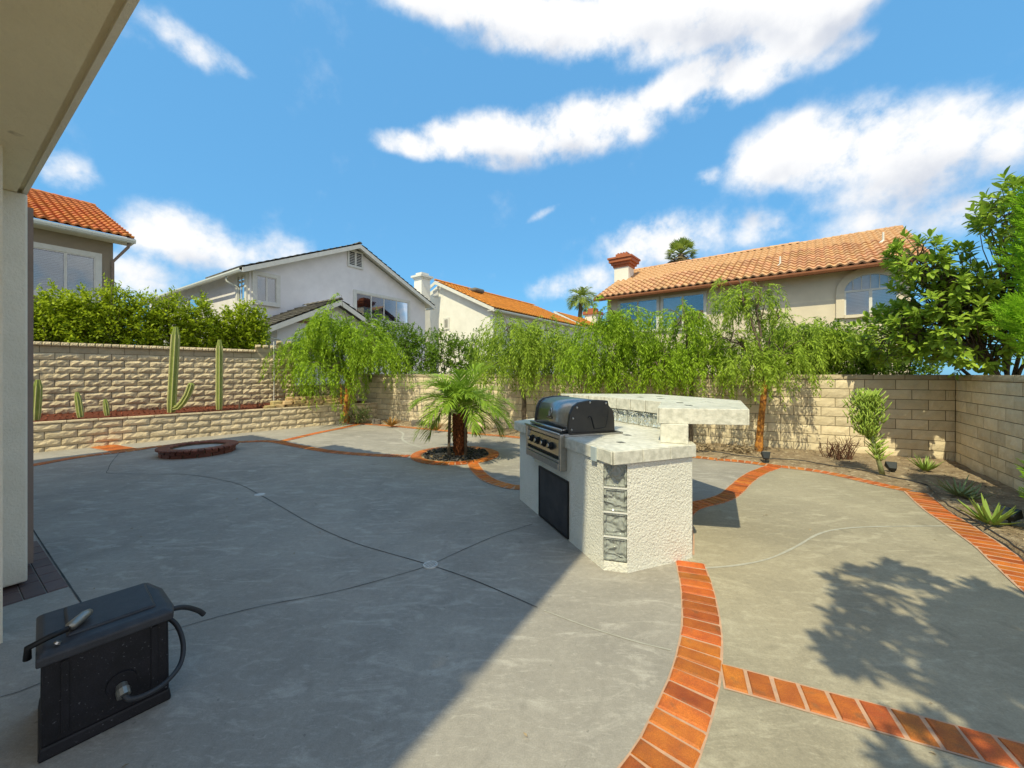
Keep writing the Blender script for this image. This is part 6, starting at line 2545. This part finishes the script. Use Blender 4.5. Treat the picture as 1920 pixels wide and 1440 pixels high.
def frond(rs, o, az, el, L, droop, leafl, mat_, parent, npair=34, name='frond', wl=0.016):
    """one feather frond: arched rachis with two rows of narrow leaflets"""
    d = np.array([math.cos(az) * math.cos(el), math.sin(az) * math.cos(el), math.sin(el)])
    p = np.array(o[:], float)
    pts = [Vector(p)]
    P, Dd, Nn, Ls = [], [], [], []
    side0 = np.array([-math.sin(az), math.cos(az), 0])
    for k in range(npair):
        d = d + np.array([0, 0, -droop / npair])
        d /= np.linalg.norm(d)
        p = p + d * L / npair
        pts.append(Vector(p))
        f_ = k / npair
        if f_ < 0.16:
            continue
        ll = leafl * (0.45 + 1.1 * math.sin(math.pi * min(1, 0.12 + f_ * 0.85))) * (1.0 if f_ < 0.85 else 0.8)
        upv = np.cross(side0, d)
        if upv[2] < 0:
            upv = -upv
        for s in (-1, 1):
            dd = d * (0.55 + 0.5 * f_) + side0 * s * (0.85 - 0.35 * f_) + upv * 0.22 + rs.normal(size=3) * 0.07
            P.append(p)
            Dd.append(dd)
            Nn.append(upv + rs.normal(size=3) * 0.15)
            Ls.append(ll * rs.uniform(0.85, 1.1))
    P, Dd, Nn, Ls = np.array(P), np.array(Dd), np.array(Nn), np.array(Ls)
    Dd /= np.linalg.norm(Dd, axis=1, keepdims=True)
    # leaflets bend: two segments
    V1, F1 = [], []
    S = np.cross(Dd, Nn)
    S /= np.linalg.norm(S, axis=1, keepdims=True)
    L_ = Ls.reshape(-1, 1)
    m1 = P + Dd * L_ * 0.55
    e1 = m1 + (Dd + np.array([0, 0, -0.45])) * L_ * 0.45
    w = wl
    V = np.stack([P - S * w * 0.35, P + S * w * 0.35, m1 + S * w * 0.5, m1 - S * w * 0.5, e1 + S * 0.002, e1 - S * 0.002], 1).reshape(-1, 3)
    i6 = np.arange(len(P)).reshape(-1, 1) * 6
    Fq = np.concatenate([i6 + np.array([[0, 1, 2, 3]]), i6 + np.array([[3, 2, 4, 5]])])
    mr = MB()
    mr.tube(pts[::3] + [pts[-1]], [0.011 * (1 - 0.8 * i / (len(pts) // 3 + 1)) for i in range(len(pts[::3]) + 1)], 5)
    mr.add([tuple(v) for v in V], [tuple(f) for f in Fq])
    return mr.build(name, mat_, parent)


crown_o = pc + ZU * 0.84
for k in range(46):
    az = k * 2.399 + rs.uniform(-0.2, 0.2)
    q = k / 45
    el = 1.40 - 1.0 * q ** 0.85 + rs.uniform(-0.1, 0.1)
    if el < 0.85 and math.cos(az + math.pi / 2) > 0.35:
        el += 0.45                                    # none hang in front of the trunk towards the patio
    frond(rs, crown_o + Vector((math.cos(az), math.sin(az), 0)) * 0.05, az, el, rs.uniform(0.95, 1.25), 1.9 + 0.5 * q, 0.25, M['frond'], palm, wl=0.019)
for (dx, dy) in ((-0.21, -0.06), (0.12, -0.12), (-0.05, 0.2)):
    mb = MB()
    mb.tube([pc + Vector((dx, dy, 0)), pc + Vector((dx * 0.9, dy * 0.9, 0.98))], 0.028, 8)
    mb.build('stake', M['stake'], palm)


# ---------------- distant palms
def far_palm(c, trunk_r, Rr, seed, label, kind, lean=(0, 0)):
    rs = np.random.RandomState(seed)
    c = Vector(c)
    base = Vector((c.x - lean[0], c.y, 0))
    t = empty('distant_palm', base, 0, label, 'palm')
    mb = MB()
    trunk_mesh(mb, limb(rs, base, c, 0, 10, 0.0), trunk_r * 1.3, trunk_r, 8)
    mb.build('trunk', M['bark_grey'], t, smooth=True)
    if kind == 'feather':
        for k in range(26):
            az = k * 2.4
            el = 1.3 - 1.3 * k / 26 + rs.uniform(-0.1, 0.1)
            frond(rs, c, az, el, Rr * rs.uniform(0.85, 1.1), 1.8, Rr * 0.34, M['far_palm'], t, 22, wl=0.09)
    else:
        for k in range(60):
            az = k * 2.4 + rs.uniform(-0.2, 0.2)
            el = 1.35 - 2.5 * k / 60 + rs.uniform(-0.12, 0.12)
            d = Vector((math.cos(az) * math.cos(el), math.sin(az) * math.cos(el), math.sin(el)))
            hub = c + d * Rr * 0.52
            side = d.cross(ZU).normalized()
            upv = side.cross(d)
            vs, fs = [], []
            for j in range(13):
                a_ = -1.35 + 2.7 * j / 12
                dd = (d * math.cos(a_) + side * math.sin(a_)) * Rr * 0.46 * rs.uniform(0.85, 1.05) - ZU * Rr * 0.10 * abs(a_)
                e = hub + dd
                w = upv.cross(dd).normalized() * Rr * 0.035
                n0 = len(vs)
                vs += [hub, hub + dd * 0.6 + w, e, hub + dd * 0.6 - w]
                fs.append((n0, n0 + 1, n0 + 2, n0 + 3))
            m_ = MB().add(vs, fs)
            m_.tube([c, hub], 0.03, 4)
            m_.build('frond', M['far_palm_dry'] if el < -0.35 and rs.rand() < 0.75 else M['far_palm'], t)
    return t


far_palm(DY(1090, 560, 55), 0.28, 2.4, 21, 'slim distant feather palm between the small far house and the beige house', 'feather', (1.0, 0))
far_palm(DY(1277, 476, 38), 0.3, 1.75, 22, 'bushy distant fan palm rising above the terracotta roof', 'fan')


# ---------------- columnar cacti in the mulch bed
def cactus(pts, r, label, seed, arm=None, nrib=7):
    t = empty('column_cactus', pts[0], 0, label, 'cactus', 'column cacti in the raised bed')

    def body(pts, r, name):
        n = len(pts)
        seg = nrib * 4
        vs, fs = [], []
        for i, p in enumerate(pts):
            p = Vector(p)
            tt = (Vector(pts[min(i + 1, n - 1)]) - Vector(pts[max(i - 1, 0)])).normalized()
            a = Vector((1, 0, 0))
            a = (a - tt * a.dot(tt)).normalized()
            b = tt.cross(a)
            rr = r * (1.0 if i < n - 2 else (0.92 if i == n - 2 else 0.5)) * (0.8 if i == 0 else 1)
            for k in range(seg):
                an = 2 * math.pi * k / seg
                f_ = 1.0 if k % 4 == 0 else (0.86 if k % 2 else 0.72)
                vs.append(p + (a * math.cos(an) + b * math.sin(an)) * rr * f_)
        for i in range(n - 1):
            for k in range(seg):
                fs.append((i * seg + k, i * seg + (k + 1) % seg, (i + 1) * seg + (k + 1) % seg, (i + 1) * seg + k))
        fs.append(tuple(range((n - 1) * seg, n * seg)))
        o = MB().add(vs, fs).build(name, M['cactus'], t)
        rb = MB()
        for q in range(nrib):
            line = []
            for i in range(n - 1):
                line.append(Vector(vs[i * seg + q * 4]))
            rb.tube(line, r * 0.085, 4)
        rb.build('spine_ridge', M['cactus_rib'], o)
        return o

    body(pts, r, 'stem')
    if arm:
        body(arm, r * 0.8, 'arm')
    return t


def bed_pt(px, d, z=0.63):
    """point of the mulch bed, d behind the planter front, at pixel column px"""
    P = LA + NL * d
    k = (px - HX) / F
    t = (k * P.y - P.x) / (TL.x - k * TL.y)
    q = P + TL * t
    return Vector((q.x, q.y, z))


def cpts(px, d, top, ptop, n=9, bow=0.0):
    b = bed_pt(px, d)
    e = DY(ptop, top, b.y)
    return [b.lerp(e, i / (n - 1)) + Vector((bow * math.sin(math.pi * i / (n - 1)), 0, 0)) for i in range(n)]


c4 = cpts(321, 0.35, 613, 330, 12, 0.0)
b4 = c4[0]
arm4 = [b4 + Vector((0.06, 0, 0.10)), b4 + Vector((0.18, 0, 0.13)), b4 + Vector((0.30, 0, 0.26)), b4 + Vector((0.41, 0, 0.44)), b4 + Vector((0.47, 0, 0.60)), b4 + Vector((0.50, 0, 0.70)), b4 + Vector((0.505, 0, 0.73))]
cactus(c4, 0.088, 'tallest column cactus with one curved side arm in the raised bed', 1, arm4)
cactus(cpts(411, 0.35, 637, 411.5, 12), 0.075, 'second tall straight single column cactus right of the tallest one', 2)
cactus(cpts(151, 0.35, 735, 144, 7), 0.055, 'short leaning column cactus in the left part of the raised bed', 3)
cactus(cpts(201, 0.45, 748, 197, 6), 0.048, 'shortest stubby column cactus in the raised bed', 4)
cactus(cpts(66, 0.3, 712, 71, 8), 0.07, 'dark olive column cactus beside the house column', 5)
mb = MB()
q = bed_pt(449, 0.3)
mb.tube([q, q + Vector((0, 0, 0.16)), q + Vector((0.01, 0, 0.27))], [0.022, 0.018, 0.012], 6)
tag(mb.build('dry_stump', M['stake']), 'thin dry brown stump in the red mulch right of the second tall cactus', 'stump')
rs = np.random.RandomState(33)
mb = MB()
q = bed_pt(492, 0.5)
for k in range(9):
    an = rs.uniform(0, 6.28)
    p = q + Vector((rs.uniform(-0.15, 0.15), rs.uniform(-0.1, 0.1), 0))
    mb.tube([p, p + Vector((math.cos(an) * 0.1, math.sin(an) * 0.1, rs.uniform(0.08, 0.2)))], [0.012, 0.005], 5)
tag(mb.build('dead_twigs', M['twig_red']), 'clump of dead dark twigs in the mulch near the stacked stones', 'twigs')


# ---------------- rosette plants, small shrubs
def rosette(base, n, L, w, seed, label, m, group=None, upm=0.9, spread=1.0):
    rs = np.random.RandomState(seed)
    base = Vector(base)
    t = empty('aloe', base, 0, label, 'aloe', group)
    for k in range(n):
        az = k * 2.4 + rs.uniform(-0.25, 0.25)
        el = upm - upm * 0.75 * (k / n) + rs.uniform(-0.1, 0.15)
        l = L * rs.uniform(0.7, 1.15)
        d = Vector((math.cos(az) * math.cos(el), math.sin(az) * math.cos(el), math.sin(el)))
        s = Vector((-math.sin(az), math.cos(az), 0))
        vs, fs = [], []
        p = base + Vector((math.cos(az), math.sin(az), 0)) * 0.02 + ZU * 0.02
        ns = 6
        for i in range(ns + 1):
            f_ = i / ns
            ww = w * (1 - f_) ** 0.75 * 0.5 + 0.002
            u_ = d.cross(s)
            if u_.z < 0:
                u_ = -u_
            vs += [p - s * ww + u_ * ww * 0.35, p, p + s * ww + u_ * ww * 0.35, p - u_ * ww * 0.5]
            d = (d + ZU * rs.uniform(-0.05, 0.16) * spread).normalized()
            p = p + d * l / ns
        for i in range(ns):
            b_ = 4 * i
            fs += [(b_, b_ + 1, b_ + 5, b_ + 4), (b_ + 1, b_ + 2, b_ + 6, b_ + 5), (b_ + 2, b_ + 3, b_ + 7, b_ + 6), (b_ + 3, b_, b_ + 4, b_ + 7)]
        MB().add(vs, fs).build('leaf', m, t)
    return t


soil_z = 0.04
rosette(G(1858, 985, soil_z), 24, 0.27, 0.045, 3, 'biggest yellow-green aloe beside the spotlight near the right edge', M['aloe'], 'aloes in the dirt bed', 1.1)
rosette(G(1797, 932, soil_z), 20, 0.27, 0.03, 4, 'spreading grey-green aloe beside the wide brick border', M['aloe_grey'], 'aloes in the dirt bed', 0.8)
rosette(G(1822, 938, soil_z), 12, 0.20, 0.026, 8, 'smaller grey-green aloe touching the spreading one on its right', M['aloe_grey'], 'aloes in the dirt bed', 0.7)
rosette(G(1735, 884, soil_z), 26, 0.25, 0.035, 5, 'dense green aloe clump in front of the shaded wall corner', M['aloe'], 'aloes in the dirt bed', 1.1)
lump_shrub('small_shrub', G(607, 793, 0.0), [(0, 0, 0.35, 0.3, 0.28, 0.32), (-0.1, 0, 0.55, 0.18, 0.18, 0.2)], 101, 'small grey-green leafy shrub in front of the planter end', M['shrub_grey'], 520, 0.13, None, 'shrub', 0.7, 0.012, 0.35)
lump_shrub('small_shrub', G(668, 795, 0.0), [(0, 0, 0.2, 0.32, 0.2, 0.18), (0.25, 0, 0.3, 0.16, 0.16, 0.2)], 102, 'low grey-green shrub just right of the orange-brown trunk', M['shrub_grey'], 420, 0.11, None, 'shrub', 0.6, 0.012, 0.35)
lump_shrub('small_shrub', DY(572, 738, 12.6) - ZU * 0.1, [(0, 0, 0.15, 0.35, 0.2, 0.2)], 103, 'fine light green plant on top of the stacked stones', M['aloe'], 500, 0.11, None, 'shrub', 1.4, 0.01, 0.16)
rosette(G(734, 799, soil_z), 26, 0.28, 0.05, 6, 'dry orange aloe clump at the foot of the back wall', M['dry_orange'], 'dry clumps at the foot of the back wall', 1.0)
rosette(G(818, 808, soil_z), 24, 0.24, 0.035, 7, 'pale dry tuft at the back wall left of the palm trunk', M['dry_orange'], 'dry clumps at the foot of the back wall', 1.0)
# pencil plant by the back wall
pb = G(1655, 891, 0.03)
pt = empty('pencil_plant', pb, 0, 'tall pencil plant with bare pale stem and bushy green head near the wall corner', 'succulent')
rs = np.random.RandomState(44)
st = [pb, pb + Vector((-0.05, 0, 0.18)), pb + Vector((-0.11, 0.02, 0.42)), pb + Vector((-0.17, 0.03, 0.68)), pb + Vector((-0.22, 0.03, 0.95)), pb + Vector((-0.22, 0.03, 1.2))]
mb = MB()
trunk_mesh(mb, st, 0.034, 0.014, 8)
mb.build('stem', M['pencil_stem'], pt, smooth=True)
tw = MB()
for k in range(760):
    t_ = rs.rand()
    if t_ < 0.10:
        o = Vector(st[1]).lerp(st[3], rs.rand())
        L = rs.uniform(0.10, 0.22)
        sp = 0.8
    else:
        o = Vector((st[4].x + rs.normal() * 0.10, st[4].y + rs.normal() * 0.09, rs.uniform(0.62, 1.25)))
        o = o.lerp(Vector((st[4].x, st[4].y, o.z)), 0.5 if o.z < 0.8 else 0.1)
        L = rs.uniform(0.08, 0.17)
        sp = 0.55
    an = rs.uniform(0, 6.28)
    d = Vector((math.cos(an) * sp, math.sin(an) * sp, rs.uniform(0.6, 1.2))).normalized()
    e = o + d * L
    tw.tube([o, o + d * L * 0.5 + Vector((0, 0, -0.005)), e], [0.0085, 0.0075, 0.005], 5)
tw.build('twigs', M['pencil'], pt, smooth=True)
# bare twiggy shrubs
for (px, py, n, hh, sd_, lb) in ((1583, 862, 26, 0.42, 51, 'bare dark reddish twiggy shrub against the sunlit back wall'), (1560, 858, 14, 0.3, 52, 'smaller bare twiggy shrub left of the reddish one')):
    rs = np.random.RandomState(sd_)
    b_ = G(px, py, 0.03)
    mb = MB()
    for k in range(n):
        an = rs.uniform(0, 6.28)
        d = Vector((math.cos(an) * 0.5, math.sin(an) * 0.35, 1)).normalized()
        p0 = b_ + Vector((rs.uniform(-0.14, 0.14), rs.uniform(-0.06, 0.06), 0))
        L = hh * rs.uniform(0.6, 1.1)
        p1 = p0 + d * L
        mb.tube([p0, p0.lerp(p1, 0.5) + Vector(rs.normal(size=3) * 0.015), p1], [0.007, 0.005, 0.003], 4)
        for _ in range(3):
            s_ = p0.lerp(p1, rs.uniform(0.4, 0.9))
            mb.tube([s_, s_ + (d + Vector(rs.normal(size=3) * 0.6)).normalized() * L * 0.3], [0.004, 0.002], 4)
    tag(mb.build('bare_shrub', M['twig_red']), lb, 'shrub')
# rocks, leaf piles
for (px, py, s, lb) in ((781, 797, 0.16, 'dark rounded rock at the foot of the back wall beside the palm fronds'), (706, 794, 0.13, 'small dark rock between low shrub and dry orange clump')):
    q = G(px, py, 0.03)
    o = put('rock', STV[2].copy(), None, (q.x, q.y, 0.08), (1, 0.3, 0), s * 2, s * 1.5, s * 1.3)
    o.data.materials.clear()
    o.data.materials.append(M['rock'])
    tag(o, lb, 'rock')
for (px, py, sd_, lb) in ((1318, 846, 61, 'heap of dry dark leaves at the wall foot just right of the bar'), (1388, 849, 62, 'heap of dry dark leaves left of the orange trunk')):
    rs = np.random.RandomState(sd_)
    q = np.array(G(px, py, 0.03)[:])
    n = 260
    P = q + rs.normal(size=(n, 3)) * np.array([0.16, 0.09, 0.0]) + np.array([0, 0, 0.02]) + np.abs(rs.normal(size=(n, 1))) * np.array([0, 0, 0.05])
    V, Fq = leaf_quads(P, rnd_dir(rs, n) * np.array([1, 1, 0.5]), rnd_dir(rs, n), rs.uniform(0.05, 0.11, n), rs.uniform(0.015, 0.03, n), 0.3)
    o = link('leaf_pile', npmesh('leaf_pile', V, Fq), M['litter'])
    tag(o, lb, 'leaf pile', None, 'stuff')


# ---------------- spotlights and drip hose
def spot(px, py, yaw, tilt, label, s=1.0):
    q = G(px, py, 0.03)
    t = empty('spotlight', q, 0, label, 'spotlight', 'black spotlights in the dirt bed')
    mb = MB()
    mb.tube([q, q + ZU * 0.09 * s], 0.012 * s, 8)
    mb.build('stake', M['lamp_grey'], t)
    d = Vector((math.cos(yaw) * math.cos(tilt), math.sin(yaw) * math.cos(tilt), math.sin(tilt)))
    x = d.cross(ZU).normalized()
    y = x.cross(d).normalized()
    c = q + ZU * 0.11 * s
    mb = MB()
    mb.add([c + x * a * s + y * b_ * s + d * e * s for e, w in ((-0.06, 0.6), (0.07, 1.0)) for a, b_ in ((-0.075 * w, -0.055 * w), (0.075 * w, -0.055 * w), (0.075 * w, 0.055 * w), (-0.075 * w, 0.055 * w))],
           [(3, 2, 1, 0), (4, 5, 6, 7), (0, 1, 5, 4), (1, 2, 6, 5), (2, 3, 7, 6), (3, 0, 4, 7)])
    b_ = link('housing', bevel(mb.mesh('housing'), 0.008, 2), M['lamp_grey'], t)
    MB().box(c + d * 0.071 * s - x * 0.062 * s - y * 0.042 * s, x * 0.124 * s, y * 0.084 * s, d * 0.002).build('lens', M['outlet'], b_)


spot(1436, 866, R(70), R(62), 'black spotlight at the foot of the orange trunk', 0.95)
spot(1672, 888, R(60), R(35), 'black spotlight right of the pencil plant stem', 0.95)
spot(1893, 985, R(20), R(25), 'black spotlight beside the biggest aloe', 0.95)
hp_ = [(1298, 851), (1340, 853), (1395, 862), (1440, 866), (1500, 870), (1560, 880), (1610, 887), (1660, 900), (1712, 911), (1738, 917), (1752, 934), (1775, 955), (1812, 978), (1850, 1003), (1885, 1025), (1915, 1048), (1950, 1080)]
hps = resample([G(x, y, 0.0) for x, y in hp_], 0.12)
mb = MB()
rs = np.random.RandomState(9)
mb.tube([Vector((p.x, p.y, 0.062)) + Vector((rs.uniform(-0.01, 0.01), rs.uniform(-0.01, 0.01), rs.uniform(-0.004, 0.008))) for p, t in hps], 0.0085, 6)
tag(mb.build('drip_hose', M['hose'], smooth=True), 'thin black irrigation hose lying along the brick edging of the dirt bed', 'hose')

# dry leaves blown onto the slab
rs = np.random.RandomState(77)
n = 90
P = np.stack([rs.uniform(-7, 5, n), rs.uniform(1.4, 9.5, n), np.full(n, 0.010)], 1)
V, Fq = leaf_quads(P, rnd_dir(rs, n) * np.array([1, 1, 0.15]), np.array([[0, 0, 1.0]]) + rs.normal(size=(n, 3)) * 0.15, rs.uniform(0.012, 0.045, n), rs.uniform(0.006, 0.016, n), 0.35)
tag(link('fallen_leaves', npmesh('fallen_leaves', V, Fq), M['litter']), 'a few tiny dry leaves scattered over the patio slab', 'leaf litter', kind='stuff')
